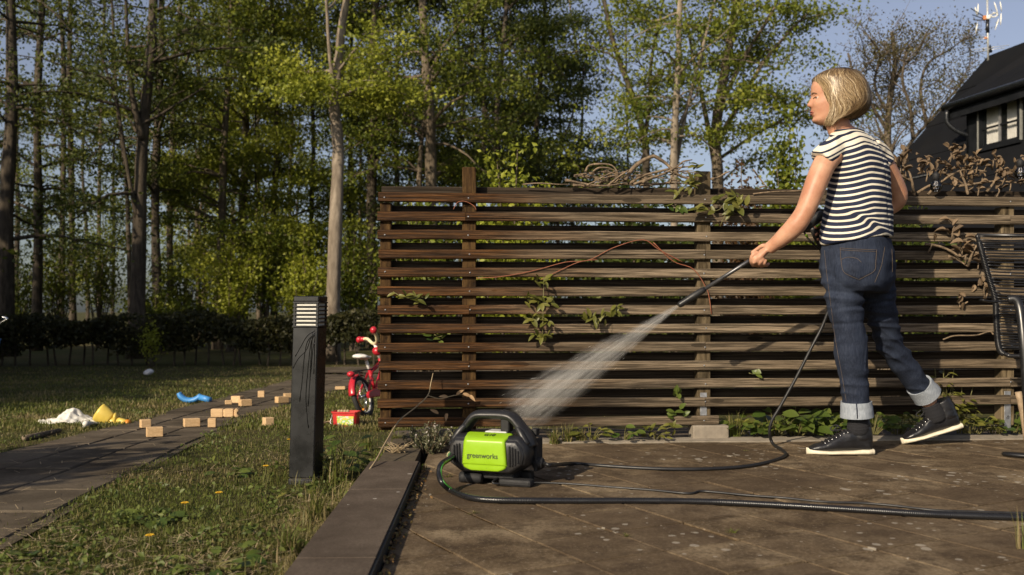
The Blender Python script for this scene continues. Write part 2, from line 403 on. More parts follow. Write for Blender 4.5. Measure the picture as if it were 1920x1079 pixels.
sc_ = t.n('ShaderNodeVectorMath', operation='SCALE'); sc_.inputs['Scale'].default_value = 0.010; t.L(nn_.outputs['Color'], sc_.inputs[0]); t.L(sc_.outputs[0], wv.inputs[1])
vo = t.vor(wv.outputs[0], 26.0); dist = vo.outputs['Distance']; vr = t.sep(vo.outputs['Color'])[0]
patch = t.ramp(t.noise(v, 2.1, 3, 0.5), [(0.44, 0.0), (0.60, 1.0)])
right = t.ramp(t.math('MULTIPLY_ADD', sx[0], 0.4, 0.25), [(0.0, 0.35), (0.5, 1.0)])
size = t.math('MULTIPLY', t.math('MULTIPLY', t.math('POWER', vr, 2.3), 0.46), t.math('MULTIPLY', t.math('ADD', patch, 0.12), right))
spot = t.math('LESS_THAN', dist, size)
c = t.mix(t.math('MULTIPLY', spot, 0.5), c, (0.44, 0.40, 0.33)); t.col(c)
t.bump(t.math('ADD', t.math('ADD', f2, f3), t.math('MULTIPLY', spot, 0.15)), 0.55, 0.006); M_paver = t.m
t = MT('mossy_joint', (0.1, 0.06, 0.02), 1.0, 0, 0.0); v = t.coord('Position')
t.col(t.ramp(t.noise(v, 25, 5, 0.7), [(0.3, (0.014, 0.009, 0.005)), (0.5, (0.034, 0.021, 0.008)), (0.56, (0.095, 0.052, 0.013)), (0.70, (0.050, 0.046, 0.012))])); t.bump(t.noise(v, 120, 3), 0.8, 0.01); M_moss = t.m
FY = lambda x: 4.63+0.0612*(x+0.648)                        # front face of the fence on the ground
KN = unit(np.array([-(3.83-2.177), -(0.372-0.3266)]))        # outward normal of the kerb's inner edge
KA = np.array([-0.372, 3.83]); kc = float(KN @ KA)
fn = unit(np.array([-0.0612, 1.0])); fc_ = float(fn @ np.array([0.0, FY(0.0)-0.10]))
half = [(KN[0], KN[1], kc-0.012), (0, -1, -1.5), (1, 0, 4.4), (fn[0], fn[1], fc_)]
base = clip_poly([(-1, 1.4), (4.5, 1.4), (4.5, 5.5), (-1, 5.5)], half)
patio = MB().prism(base, -0.09, -0.0045).build('patio', M_moss); tag(patio, 'brown terrace of small square concrete pavers with mossy joints', kind='structure')
e1 = np.array([0.883, 0.469]); e2 = np.array([0.469, -0.883]); S = 0.252
for iu in range(-4, 30):
    for iv in range(-24, 14):
        u0 = 1.80+(iu-3)*S; v0 = -1.80+(iv)*0.252
        g = 0.0030+random.random()*0.0022; ja = [random.uniform(-0.002, 0.002) for _ in range(4)]
        q = [(u0+g+ja[0], v0+g+ja[1]), (u0+g+ja[0], v0+0.252-g+ja[2]), (u0+S-g+ja[3], v0+0.252-g+ja[2]), (u0+S-g+ja[3], v0+g+ja[1])]
        W = [tuple(e1*a+e2*b) for a, b in q]
        W = clip_poly(W, half)
        if len(W) < 3: continue
        A = np.array(W); ar = 0.5*abs(np.dot(A[:, 0], np.roll(A[:, 1], -1))-np.dot(A[:, 1], np.roll(A[:, 0], -1)))
        if ar < 0.0012: continue
        if np.cross(A[1]-A[0], A[2]-A[1]) < 0: A = A[::-1]
        # only what the frame can see, plus a margin to each side
        cx, cy = A.mean(0)
        if cy < 1.55 or abs(cx/cy) > 0.80: continue
        tilt = (random.uniform(-0.004, 0.004), random.uniform(-0.004, 0.004)); dz = random.uniform(-0.0016, 0.0016)
        MB().prism(A, -0.03, 0.0+dz, 0.0008, T=lambda B: np.column_stack([B[:, 0], B[:, 1], B[:, 2]+tilt[0]*(B[:, 0]-cx)+tilt[1]*(B[:, 1]-cy)])).build('paver', M_paver, patio)
# narrow cast edge in front of the fence, and the planting soil under it
M_conc = plain('pale_concrete', (0.24, 0.205, 0.16), 0.9, 0, 0.25, 14, 0.5, dirt=(0.10, 0.085, 0.06))
xs = np.arange(-0.30, 4.4, 0.25); V = []; F = []
mb = MB()
for i, x in enumerate(xs):
    a = FY(x)-0.095; b = FY(x)+0.005
    V += [(x, a, -0.05), (x, a, 0.006), (x, b, 0.012), (x, b, -0.05)]
    if i: k = 4*i; F += [(k-4, k, k+1, k-3), (k-3, k+1, k+2, k-2), (k-2, k+2, k+3, k-1)]
edge = mb.add(V, F).build('kerb', M_conc); tag(edge, 'pale concrete edging strip along the foot of the slatted fence', kind='structure')
M_soil = plain('dry_soil', (0.085, 0.062, 0.040), 0.98, 0, 0.5, 30, 0.8)
gx = np.linspace(-0.62, 4.4, 70); gy = np.linspace(0.0, 0.9, 10); V = []; 
for yy in gy:
    for x in gx: V.append((x, FY(x)+0.0+yy, 0.0+0.02*mnoise.noise(Vector((x*4, yy*4, 0)))-(0.06 if yy > 0.6 else 0)))
nx = len(gx); F = [(j*nx+i, j*nx+i+1, (j+1)*nx+i+1, (j+1)*nx+i) for j in range(len(gy)-1) for i in range(nx-1)]
soil = MB().add(V, F, True).build('soil', M_soil); tag(soil, 'dry bare soil of the planting bed under the fence', kind='structure')
# ---- raised edging of flat dark stones between terrace and lawn
t = MT('edging_stone', (0.1, 0.085, 0.075), 0.9, 0, 0.05); v = t.coord('Position')
f = t.noise(v, 5, 6, 0.65); f2 = t.noise(v, 110, 4, 0.7)
c = t.ramp(f, [(0.3, (0.066, 0.051, 0.039)), (0.7, (0.145, 0.115, 0.090))]); c = t.mix(t.ramp(f2, [(0.35, 0.5), (0.6, 0.0)]), c, (0.05, 0.04, 0.032))
vo = t.vor(v, 16); c = t.mix(t.math('MULTIPLY', t.math('LESS_THAN', vo.outputs['Distance'], t.math('MULTIPLY', t.math('POWER', t.sep(vo.outputs['Color'])[0], 8.0), 0.16)), 0.7), c, (0.45, 0.42, 0.38))
t.col(c); t.bump(f2, 0.45, 0.004); M_edge = t.m
t = MT('edging_side', (0.012, 0.014, 0.015), 0.6); M_black_edge = t.m
kd = unit(KA-np.array([-0.3266, 2.177])); kn = np.array([-kd[1], kd[0]]); 
if kn[0] > 0: kn = -kn
kerb = MB()
a, b = KA+kd*0.75, KA-kd*2.6
kerb.prism([a+kn*0.02, a+kn*0.17, b+kn*0.17, b+kn*0.02], -0.12, 0.026)
kerb = kerb.build('kerb', M_dirt); tag(kerb, 'raised edging of flat dark stones between terrace and lawn', kind='structure')
s0 = 0.0; k = 0
while s0 < 2.6:
    L_ = 0.30; a = KA-kd*(s0+0.0006); b = KA-kd*(s0+L_-0.0006); dz = random.uniform(-0.0015, 0.0015)
    MB().prism([a, a+kn*0.192, b+kn*0.192, b], -0.02, 0.036+dz, 0.0012).build('edging_stone', M_edge, kerb)
    a2, b2 = KA-kd*(s0+0.004)-kn*0.0005, KA-kd*(s0+L_-0.004)-kn*0.0005
    MB().prism([a2-kn*0.006, a2-kn*0.0, b2-kn*0.0, b2-kn*0.006], -0.02, 0.031).build('edging_strip', M_black_edge, kerb)
    s0 += L_; k += 1

# ================================================================ SLATTED FENCE
FA = math.atan(0.0612); FO = np.array([-0.648, 4.63, 0.0]); FC, FS = math.cos(FA), math.sin(FA); RF = rotz(FA)
def fence_s(px):                        # along-fence distance seen at a pixel column
    r = (px-960.0)/FOC
    return (r*FO[1]-FO[0])/(FC-r*FS)
def FW(s, off, z): return FO+RF @ np.array([s, off, z])
def FPX(px, py, off=-0.01):             # pixel -> point just in front of the fence
    s = fence_s(px); p = FW(s, off, 0); return U(px, py, p[1])
M_fence = wood_mat('weathered_slat', (0.052, 0.040, 0.027), (0.300, 0.235, 0.163), 4.5, 75, wetx=1.10, bumpst=0.8)
M_post = wood_mat('fence_post_wood', (0.045, 0.033, 0.018), (0.20, 0.155, 0.095), 55, 3.0, wetx=None)
M_post_wet = wood_mat('wet_post_wood', (0.022, 0.011, 0.005), (0.115, 0.066, 0.024), 55, 3.0)
M_rear_shade = wood_mat('rear_slat_shade_wood', (0.020, 0.014, 0.009), (0.085, 0.064, 0.045), 2.0, 60)  # wood colour darkened to paint in the shade of the gaps between front slats
M_steel = plain('galvanised', (0.55, 0.56, 0.58), 0.4, 0.9, 0.15, 40)
fence = thing('fence', 'weathered horizontal slat fence with posts along the back of the terrace', 'fence', FO); fence.rotation_euler = (0, 0, FA)
def fpart(mb, name, mat, bevel=0.0):
    me = mb.mesh(name, mat); ob = bpy.data.objects.new(name, me); COL.objects.link(ob); ob.parent = fence; return ob
PXP = [722.5, 880, 1322.5, 1895]; SP = [fence_s(p) for p in PXP]; SEND = 3.75
def slat(s0, s1, z0, z1, y0, y1, name, mat):
    n = max(2, int((s1-s0)/0.25)); h = (z1-z0); c = 0.004; ring = []
    for i in range(n+1):
        s = s0+(s1-s0)*i/n; j = 0.0012; d = lambda: random.uniform(-j, j); wz = 0.0016*math.sin(s*2.3+z0*40)
        e = 0
        q = np.array([[s, y0+c, z0], [s, y0, z0+c], [s, y0, z1-c], [s, y0+c, z1], [s, y1-c, z1], [s, y1, z1-c], [s, y1, z0+c], [s, y1-c, z0]])
        q[:, 2] += wz+np.array([d() for _ in range(8)]); ring.append(q)
    m = MB().loft(ring, True, False); fpart(m, name, mat)
PITCH = 0.0907
for i in range(13):
    zt = 1.206-PITCH*i; zb = zt-0.0455
    end = fence_s(1348) if i == 12 else SEND
    cuts = [0.0+random.uniform(-0.004, 0.004)]
    opts = [SP[1]-(0.018 if i == 1 else 0.0), SP[2], SP[3]]
    pick = {1: [0, 2], 3: [1], 4: [2], 6: [0, 2], 8: [1], 9: [0], 11: [1, 2], 5: [2], 10: [2]}.get(i, [])
    cuts += [opts[k] for k in pick if opts[k] < end-0.1]+[end]
    for a, b in zip(cuts[:-1], cuts[1:]): slat(a+0.0012, b-0.0012, zb, zt, random.uniform(-0.0015, 0.001), 0.022, 'slat', M_fence)
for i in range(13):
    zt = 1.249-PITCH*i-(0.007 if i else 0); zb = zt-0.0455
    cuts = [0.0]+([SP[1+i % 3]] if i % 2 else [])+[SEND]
    for a, b in zip(cuts[:-1], cuts[1:]): slat(a+0.012, b-0.0012, zb, zt, 0.0925, 0.1145, 'rear_slat', M_rear_shade)
for k, s in enumerate(SP):
    top = [1.16, 1.336, 1.326, 1.16][k]; hw = [0.027, 0.034, 0.034, 0.034][k]
    m = MB(); m.box((s, 0.0573, (top+0.055)/2), (2*hw, 0.0685, top-0.055), ch=0.004); fpart(m, 'post', M_post_wet if k < 2 else M_post)
    for i in range(13):
        if k == 3 and i > 11: continue
        z = 1.206-PITCH*i-0.023
        m = MB().lathe([(0.0001, -0.002), (0.0032, -0.0018), (0.0042, 0.0)], 8, np.array([[1, 0, 0], [0, 0, 1], [0, -1, 0.0]]).T, (0, 0, 0))
        if k == 0 and i == 0: screw_me = m.mesh('screw', M_steel)
        if k in (1, 2) or i % 2 == 0:
            ob = bpy.data.objects.new('screw', screw_me); COL.objects.link(ob); ob.parent = fence
            ob.location = (s+random.uniform(-0.006, 0.006), -0.0016, z+random.uniform(-0.003, 0.003)); ob.rotation_euler = (0, 0, 0)
    if k in (2, 3):                      # galvanised post foot showing in the lowest gaps
        m = MB(); m.box((s-0.004, 0.0205, 0.13), (0.034, 0.003, 0.20), ch=0.001)
        m.lathe([(0.001, -0.006), (0.009, -0.005), (0.010, 0)], 10, np.array([[1, 0, 0], [0, 0, 1], [0, -1, 0.0]]).T, (s-0.004, 0.019, 0.186))
        m.lathe([(0.001, -0.006), (0.009, -0.005), (0.010, 0)], 10, np.array([[1, 0, 0], [0, 0, 1], [0, -1, 0.0]]).T, (s-0.004, 0.019, 0.098)); fpart(m, 'post_bracket', M_steel)
# footing block under the end of the lowest slat
p = FW(fence_s(1331), 0.03, 0.0)
fb = MB().box((0, 0, 0.0), (0.178, 0.11, 0.14), RF, ch=0.006).xf(None, (p[0], p[1], 0.002)).build('footing_block', M_conc, origin=(p[0], p[1], -0.06))
tag(fb, 'rough pale concrete footing block under the end of the lowest slat', 'concrete block')
# ================================================================ TREES
M_bark_dark = bark_mat('bark_dark', (0.035, 0.028, 0.020), (0.125, 0.100, 0.072))
M_bark_pale = bark_mat('bark_pale', (0.14, 0.11, 0.08), (0.36, 0.30, 0.23), 4)
M_bark_mid = bark_mat('bark_mid', (0.07, 0.055, 0.038), (0.24, 0.19, 0.135))
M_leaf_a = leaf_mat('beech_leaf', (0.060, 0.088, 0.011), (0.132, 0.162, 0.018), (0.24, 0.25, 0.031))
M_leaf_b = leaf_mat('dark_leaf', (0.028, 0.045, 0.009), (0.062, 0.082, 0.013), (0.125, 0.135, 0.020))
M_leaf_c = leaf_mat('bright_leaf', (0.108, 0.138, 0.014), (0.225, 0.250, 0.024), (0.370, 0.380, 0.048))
M_leaf_d = leaf_mat('brown_bud_leaf', (0.050, 0.045, 0.018), (0.095, 0.080, 0.028), (0.13, 0.12, 0.035))
def leaves(P, size, g, up=0.22, aspect=0.62):
    """one folded leaf per point: P (n,3) -> V,F,rnd"""
    n = len(P); nr = g.normal(size=(n, 3)); nr[:, 2] = nr[:, 2]*0.8+up*1.6; nr /= np.linalg.norm(nr, axis=1)[:, None]
    a = g.normal(size=(n, 3)); a -= nr*(a*nr).sum(1)[:, None]; a /= np.linalg.norm(a, axis=1)[:, None]
    b = np.cross(nr, a); L = (size*g.uniform(0.65, 1.25, n))[:, None]
    v0 = P-a*L*0.5; v2 = P+a*L*0.5-nr*L*0.08; v1 = P+b*L*aspect*0.5+nr*L*0.10; v3 = P-b*L*aspect*0.5+nr*L*0.10
    V = np.stack([v0, v1, v2, v3], 1).reshape(-1, 3); i = np.arange(n)*4
    F = np.vstack([np.stack([i, i+1, i+2], 1), np.stack([i, i+2, i+3], 1)])
    rnd = np.repeat(np.clip(g.normal(0.5, 0.22, n), 0, 1), 4); return V, F, rnd
def tree(name, label, trunk, radii, spread, zlo, nb, nleaf, seed, bark, leafm, forks=(), size=0.085, asc=0.45, group=None, loc=None, dens_top=1.0, droop=0.25, twig_len=(0.5, 1.15), flat=0.50, cat='tree', bare_twigs=0, side=None, wood='trunk', crown='crown'):
    """trunk: list of 3-D points, forks: list of (points, r0)"""
    g = np.random.default_rng(seed); trunk = np.asarray(trunk, float); O = trunk[0].copy()
    mb = MB(); T = catmull(np.hstack([trunk, np.asarray(radii)[:, None]]), 5)
    rough_ = 1+0.06*g.normal(size=len(T)); flare = 1+0.5*np.exp(-(T[:, 2]-T[0, 2])/0.35)
    mb.tube(T[:, :3], T[:, 3]*rough_*flare, 10)
    limbs = [(T[:, :3], T[:, 3])]
    for pts, r0 in forks:
        q = catmull(pts, 5); rr = np.linspace(r0, 0.02, len(q)); mb.tube(q, rr, 8); limbs.append((q, rr))
    tw0, tw1 = [], []
    lens = np.array([np.linalg.norm(np.diff(q[0], axis=0), axis=1).sum() for q in limbs]); pr = lens/lens.sum()
    ztop = T[-1, 2]
    for _ in range(nb):
        li = g.choice(len(limbs), p=pr); q, rr = limbs[li]; ok = np.where(q[:, 2] > zlo)[0]
        if len(ok) == 0: continue
        i = g.choice(ok); p = q[i]; h = (p[2]-zlo)/max(0.1, ztop-zlo)
        az = g.uniform(0, 2*math.pi) if side is None else g.normal(side, 0.9)
        L = spread*(1-0.55*h)*g.uniform(0.45, 1.15); el = asc*g.uniform(0.4, 1.5)
        d = np.array([math.cos(az)*math.cos(el), math.sin(az)*math.cos(el), math.sin(el)])
        pts = [p]; m = 6; dd = d.copy()
        for k in range(m):
            dd = unit(dd+g.normal(scale=0.16, size=3)+np.array([0, 0, -droop*0.35])); pts.append(pts[-1]+dd*L/m)
        pts = np.array(pts); r0 = min(rr[i]*0.5, 0.012+0.014*L)
        mb.tube(pts, np.linspace(r0, 0.006, m+1), 5, cap=False)
        nt = max(3, int(L*3.2))
        for k in range(nt):
            f = g.uniform(0.22, 1.0)*m; a = int(min(m-1, f)); s0 = pts[a]+(pts[a+1]-pts[a])*(f-a)
            base = pts[a+1]-pts[a]; an = g.uniform(0.5, 1.2)*g.choice([-1, 1]); bd = unit(np.array([base[0]*math.cos(an)-base[1]*math.sin(an), base[0]*math.sin(an)+base[1]*math.cos(an), base[2]*0.6+g.normal(scale=0.12)*np.linalg.norm(base)]))
            tl = g.uniform(*twig_len)*(0.6+0.4*min(1, L)); s1 = s0+bd*tl+np.array([0, 0, -droop*tl*0.3])
            tw0.append(s0); tw1.append(s1)
            if bare_twigs or k % 2 == 0:
                mid = (s0+s1)/2+g.normal(scale=0.06*tl, size=3); mb.tube(np.array([s0, mid, s1]), [0.008, 0.006, 0.003], 3, cap=False)
                for _b in range(bare_twigs):
                    u = g.uniform(0.2, 1); q0 = s0+(s1-s0)*u; q1 = q0+unit(g.normal(size=3)+np.array([0, 0, 0.5]))*tl*g.uniform(0.25, 0.6); mb.tube(np.array([q0, (q0+q1)/2+g.normal(scale=0.02, size=3), q1]), [0.005, 0.004, 0.002], 3, cap=False)
                    tw0.append(q0); tw1.append(q1)
    root = thing(name, label, cat, O, group)
    mb.build(wood, bark, root)
    if nleaf and tw0:
        tw0, tw1 = np.array(tw0), np.array(tw1); wgt = np.linalg.norm(tw1-tw0, axis=1)*g.uniform(0.2, 1.8, len(tw0)); wgt = wgt/wgt.sum()
        k = g.choice(len(tw0), nleaf, p=wgt); u = g.uniform(0.05, 1.1, nleaf)[:, None]
        P = tw0[k]+(tw1[k]-tw0[k])*u; j = g.normal(size=(nleaf, 3))*np.array([1, 1, flat])*0.17*(0.5+np.linalg.norm(tw1[k]-tw0[k], axis=1)[:, None]); P += j
        V, F, rnd = leaves(P-O, size, g); off = np.repeat(g.normal(0, 0.16, len(tw0))[k], 4)
        me = fast_mesh(crown, V, F, leafm, {'rnd': np.clip(rnd+off, 0, 1)}); link(crown, me, root)
    return root
def TP(pts, Y, top, wob=0.0, seed=0):    # pixel trail of a trunk -> 3-D points carried on above the frame
    g = np.random.default_rng(seed); out = []
    for i, (px, py) in enumerate(pts):
        p = U(px, py, Y+(g.normal(scale=wob) if i else 0))
        if i == 0: p[2] = float(zg(Y))-0.05
        out.append(p)
    d = out[-1]-out[-2]; d = d/max(0.3, abs(d[2])); 
    if top > out[-1][2]+0.5:
        out.append(out[-1]+d*(top-out[-1][2])*0.5+g.normal(scale=0.15, size=3)*[1, 1, 0]); out.append(out[-2]+d*(top-out[-2][2])+g.normal(scale=0.3, size=3)*[1, 1, 0])
    return out
def rad(w, Y, n): r = w/FOC*Y/2; return np.linspace(r, r*0.35, n)
GT = 'trees of the wood beyond the lawn'
SPEC = [  # label, Y, pixel trail, width px, top, crown start, spread, branches, leaves, bark, leaf, forks
 ('dark thick trunked tree at the very left edge of the wood', 22, [(14, 600), (12, 400), (22, 200), (20, 0)], 30, 13, 1.6, 3.0, 38, 4200, 'd', 'b', []),
 ('dark straight tree second from the left edge of the wood', 25, [(68, 600), (72, 400), (70, 200), (80, 0)], 19, 13, 1.2, 3.0, 34, 4600, 'd', 'b', []),
 ('slim dark tree on the left of a close pair of slender trunks', 30, [(114, 600), (118, 350), (120, 150), (112, 0)], 12, 13, 1.0, 2.4, 30, 3600, 'd', 'b', []),
 ('slim dark tree on the right of a close pair of slender trunks', 31, [(137, 600), (134, 350), (130, 150), (132, 0)], 13, 13, 0.9, 2.6, 32, 4600, 'd', 'a', []),
 ('tall dark tree whose trunk forks in two at mid height, behind the hedge', 21, [(257, 600), (262, 400), (268, 250), (284, 90), (288, 0)], 27, 13, 3.0, 3.0, 30, 3600, 'd', 'b', [([(267, 262), (250, 190), (240, 90), (234, -60)], 15), ([(258, 420), (236, 300), (218, 190), (185, 90)], 9)]),
 ('spindly dark sapling leaning left in front of the forked tree', 22.5, [(246, 600), (241, 450), (236, 330), (220, 200), (212, 40)], 9, 10, 2.5, 2.2, 18, 2000, 'd', 'b', []),
 ('dark tree with a straight trunk just right of the forked tree', 24, [(298, 600), (291, 400), (295, 250), (302, 100), (303, 0)], 18, 13, 3.2, 2.6, 26, 3800, 'd', 'b', [([(294, 260), (322, 170), (352, 110), (372, 40)], 8)]),
 ('thin tree with a slightly crooked trunk, third right of the forked tree', 27, [(322, 600), (318, 430), (324, 280), (326, 150), (338, 0)], 14, 13, 2.4, 2.4, 24, 4000, 'm', 'a', []),
 ('leafy tree with a brown trunk left of the brightest green foliage', 26, [(408, 600), (416, 420), (420, 280), (430, 120), (436, 0)], 16, 13, 2.2, 3.4, 44, 10000, 'm', 'a', []),
 ('pale stemmed tree in the middle of the brightest green foliage', 29, [(456, 600), (454, 420), (462, 260), (452, 100), (470, 0)], 18, 13, 1.2, 3.3, 56, 13500, 'm', 'c', []),
 ('bright green bushy tree with a thin stem behind the bollard lamp', 28, [(516, 600), (512, 420), (520, 260), (512, 100), (508, 0)], 12, 13, 0.9, 3.2, 56, 13500, 'd', 'c', [([(515, 560), (490, 450), (478, 300), (484, 120)], 5)]),
 ('thin dark tree just left of the pale sunlit trunk', 30, [(586, 600), (583, 430), (588, 260), (580, 100), (584, 0)], 10, 13, 1.6, 2.9, 44, 10000, 'd', 'a', []),
 ('tree with the bare pale sunlit trunk behind the red bicycle', 20, [(621, 600), (629, 430), (634, 280), (626, 190), (634, 120), (650, 0)], 27, 12, 4.9, 2.2, 16, 4600, 'p', 'c', [([(629, 180), (618, 100), (612, 0), (606, -60)], 9)]),
 ('dark tree rising just behind the left end of the fence', 27, [(700, 600), (696, 400), (702, 230), (700, 100), (706, 0)], 20, 13, 2.4, 3.2, 44, 10000, 'd', 'b', [([(699, 330), (730, 230), (745, 120), (752, 20)], 7)]),
 ('thin tree half hidden between the dark one and the double trunk', 33, [(748, 600), (746, 400), (742, 200), (752, 0)], 12, 13, 2.0, 3.0, 40, 9000, 'd', 'b', []),
 ('stout tree with a double trunk above the left fence post', 24, [(806, 600), (808, 330), (806, 220), (798, 120), (792, 0)], 24, 13, 3.6, 3.3, 46, 9500, 'm', 'a', [([(800, 590), (786, 420), (788, 300), (800, 190), (830, 60)], 16)]),
 ('slender dark tree right of the stout double trunk', 30, [(906, 600), (904, 400), (908, 220), (902, 0)], 13, 13, 2.2, 3.2, 48, 12000, 'd', 'b', []),
 ('slender dark tree above the yellow green shrub behind the fence', 27, [(944, 600), (940, 400), (932, 220), (944, 80), (950, 0)], 13, 13, 2.4, 3.2, 48, 11500, 'd', 'b', [([(938, 330), (915, 220), (890, 120), (880, 20)], 5)]),
 ('dark leafy tree on the edge of the gap of open sky', 30, [(1010, 600), (1008, 400), (1006, 240), (1018, 100), (1022, 0)], 13, 13, 1.8, 3.3, 52, 12500, 'd', 'b', [([(1008, 380), (1050, 280), (1085, 180), (1100, 110)], 5)]),
 ('dark thin tree left of the open gap, thinly leaved', 33, [(1050, 600), (1046, 420), (1052, 280), (1046, 160)], 10, 8.6, 1.6, 2.6, 34, 7000, 'd', 'b', []),
 ('tree with a dark trunk forking like a Y above the woody vine', 24, [(1212, 600), (1212, 330), (1206, 250), (1182, 170), (1150, 80), (1132, 0)], 15, 10.5, 3.0, 2.5, 30, 3600, 'd', 'a', [([(1209, 262), (1218, 190), (1222, 110), (1244, 0), (1250, -80)], 9)]),
 ('pale leaning tree with three bare stems between the Y fork and the big crown', 22, [(1266, 600), (1264, 330), (1266, 230), (1272, 120), (1276, 0)], 17, 10.5, 4.4, 2.0, 20, 2200, 'p', 'a', [([(1264, 330), (1284, 220), (1310, 120), (1340, 0), (1356, -60)], 9), ([(1266, 250), (1290, 200), (1312, 160), (1318, 60)], 6)]),
 ('big spreading tree with the broad crown left of the woman', 25, [(1346, 600), (1346, 350), (1342, 250), (1356, 150), (1372, 60), (1392, -60)], 24, 10.8, 3.7, 3.3, 40, 7200, 'm', 'a', [([(1344, 330), (1322, 210), (1300, 110), (1282, 10)], 12), ([(1346, 262), (1390, 190), (1430, 120), (1480, 60), (1520, 20)], 11), ([(1350, 200), (1400, 100), (1450, 20), (1470, -40)], 10), ([(1346, 300), (1420, 250), (1490, 215), (1545, 200)], 7)]),
]
BK = {'d': M_bark_dark, 'm': M_bark_mid, 'p': M_bark_pale}; LF = {'a': M_leaf_a, 'b': M_leaf_b, 'c': M_leaf_c}
made = []
for i, (lab, Yt, pts, wpx, top, zlo, spr, nb, nl, bk, lf, fk) in enumerate(SPEC):
    T3 = TP(pts, Yt, top, 0.12, 100+i); rr = rad(wpx, Yt, len(T3))
    forks = [([U(px, py, Yt+(0.25*k if k else 0.0)*(1 if i % 2 else -1)) for k, (px, py) in enumerate(f)], w_/FOC*Yt/2) for f, w_ in fk]
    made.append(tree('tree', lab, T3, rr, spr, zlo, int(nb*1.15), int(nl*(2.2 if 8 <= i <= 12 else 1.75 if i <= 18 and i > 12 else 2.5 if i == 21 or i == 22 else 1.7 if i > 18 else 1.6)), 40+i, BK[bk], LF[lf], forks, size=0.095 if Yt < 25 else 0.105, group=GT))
THIN = [(186, 33, 8, 'bare thin trunk left of the forked tree, far back'), (372, 32, 9, 'bare thin trunk left of the brown trunked leafy tree'), (388, 36, 7, 'second bare thin trunk left of the brown trunked leafy tree'), (484, 34, 9, 'thin dark trunk inside the brightest foliage, left of the thin stemmed tree'), (547, 35, 8, 'thin dark trunk right above the bollard lamp'), (657, 31, 9, 'thin dark trunk just right of the pale sunlit trunk'), (676, 34, 8, 'thin trunk midway between pale trunk and fence end'), (856, 33, 10, 'thin trunk left of the yellow green shrub behind the fence'), (972, 35, 9, 'thin trunk above the fence middle'), (1078, 34, 8, 'thin trunk left of the gap of open sky'), (1182, 35, 7, 'thin trunk left of the Y forked tree')]
for k, (px, Yt, wpx, lab) in enumerate(THIN):
    g = np.random.default_rng(700+k); pts = [(px+g.normal(0, 3), 600), (px+g.normal(0, 4), 400), (px+g.normal(0, 6), 200), (px+g.normal(0, 9), 0)]
    T3 = TP(pts, Yt, 12 if px < 1050 else 9, 0.1, 720+k); tree('tree', lab, T3, rad(wpx, Yt, len(T3)), 1.8, 3.0, 16, 2600, 740+k, M_bark_dark if k % 3 else M_bark_mid, M_leaf_a if k % 2 else M_leaf_b, [], size=0.10, group=GT)
# farther row: copies, turned and resized
def copy_tree(o, loc, rz, sc, label, group):
    c = o.copy(); COL.objects.link(c); c.location = loc; c.rotation_euler = (0, 0, rz); c.scale = (sc, sc, sc); c['label'] = label; c['group'] = group
    for ch in o.children:
        d = ch.copy(); COL.objects.link(d); d.parent = c
    return c
FAR = [(30, 44, 0, 'hazy far tree seen low between the two leftmost trunks'), (165, 40, 2, 'far tree filling the gap right of the slender pair'), (210, 48, 3, 'far tree seen just left of the forked trunk'), (372, 42, 8, 'far tree in the gap left of the bright foliage'), (350, 52, 7, 'faint far tree behind the crooked thin trunk'),
       (440, 46, 9, 'far tree behind the pale stemmed leafy one'), (560, 44, 11, 'far tree between the bollard lamp and the pale trunk'), (660, 40, 13, 'far tree right of the pale sunlit trunk'), (770, 46, 14, 'far tree behind the stout double trunk'), (860, 42, 16, 'far tree between double trunk and slender dark trees'),
       (975, 44, 18, 'far tree above the middle of the fence'), (1085, 48, 19, 'small far tree under the open gap of sky'), (1165, 46, 17, 'far tree left of the Y forked trunk'), (1300, 50, 9, 'far tree glimpsed behind the pale leaning stems'), (1440, 48, 8, 'far tree low behind the broad crown'), (1530, 46, 3, 'far tree low beside the head of the woman')]
for k, (px, Yf, src, lab) in enumerate(FAR):
    x = (px-960)/FOC*Yf; sc = 0.85 if px < 1050 else 0.42
    copy_tree(made[src], (x, Yf, float(zg(Yf))-0.1), k*1.7, sc, lab, 'far trees of the wood')
# gnarled, almost bare tree behind the woman
bt = [U(px, py, 20.0) for px, py in [(1660, 600), (1668, 330), (1664, 260), (1668, 190), (1678, 120), (1672, 60)]]; bt[0][2] = float(zg(20))-0.1
bf = [[(1672, 320), (1710, 265), (1745, 225), (1775, 190), (1800, 160)], [(1712, 262), (1706, 200), (1692, 150), (1700, 95)], [(1738, 232), (1726, 170), (1740, 120), (1784, 92)], [(1666, 250), (1630, 190), (1604, 150), (1590, 100)], [(1668, 180), (1690, 130), (1720, 100), (1738, 60)], [(1666, 215), (1640, 160), (1650, 105), (1630, 70)], [(1664, 290), (1620, 250), (1580, 230), (1556, 205)], [(1760, 206), (1790, 214), (1812, 190)]]
tree('gnarled_tree', 'gnarled half bare tree with crooked limbs between the woman and the dark roof', bt, rad(18, 20, 6), 1.3, 2.6, 85, 9500, 901, M_bark_mid, M_leaf_d, [([U(px, py, 20+0.28*k*(-1 if j % 2 else 1)) for k, (px, py) in enumerate(f)], (8-0.5*j)/FOC*20/2) for j, f in enumerate(bf)], size=0.054, asc=0.6, droop=-0.2, twig_len=(0.33, 0.8), bare_twigs=3, flat=0.8)

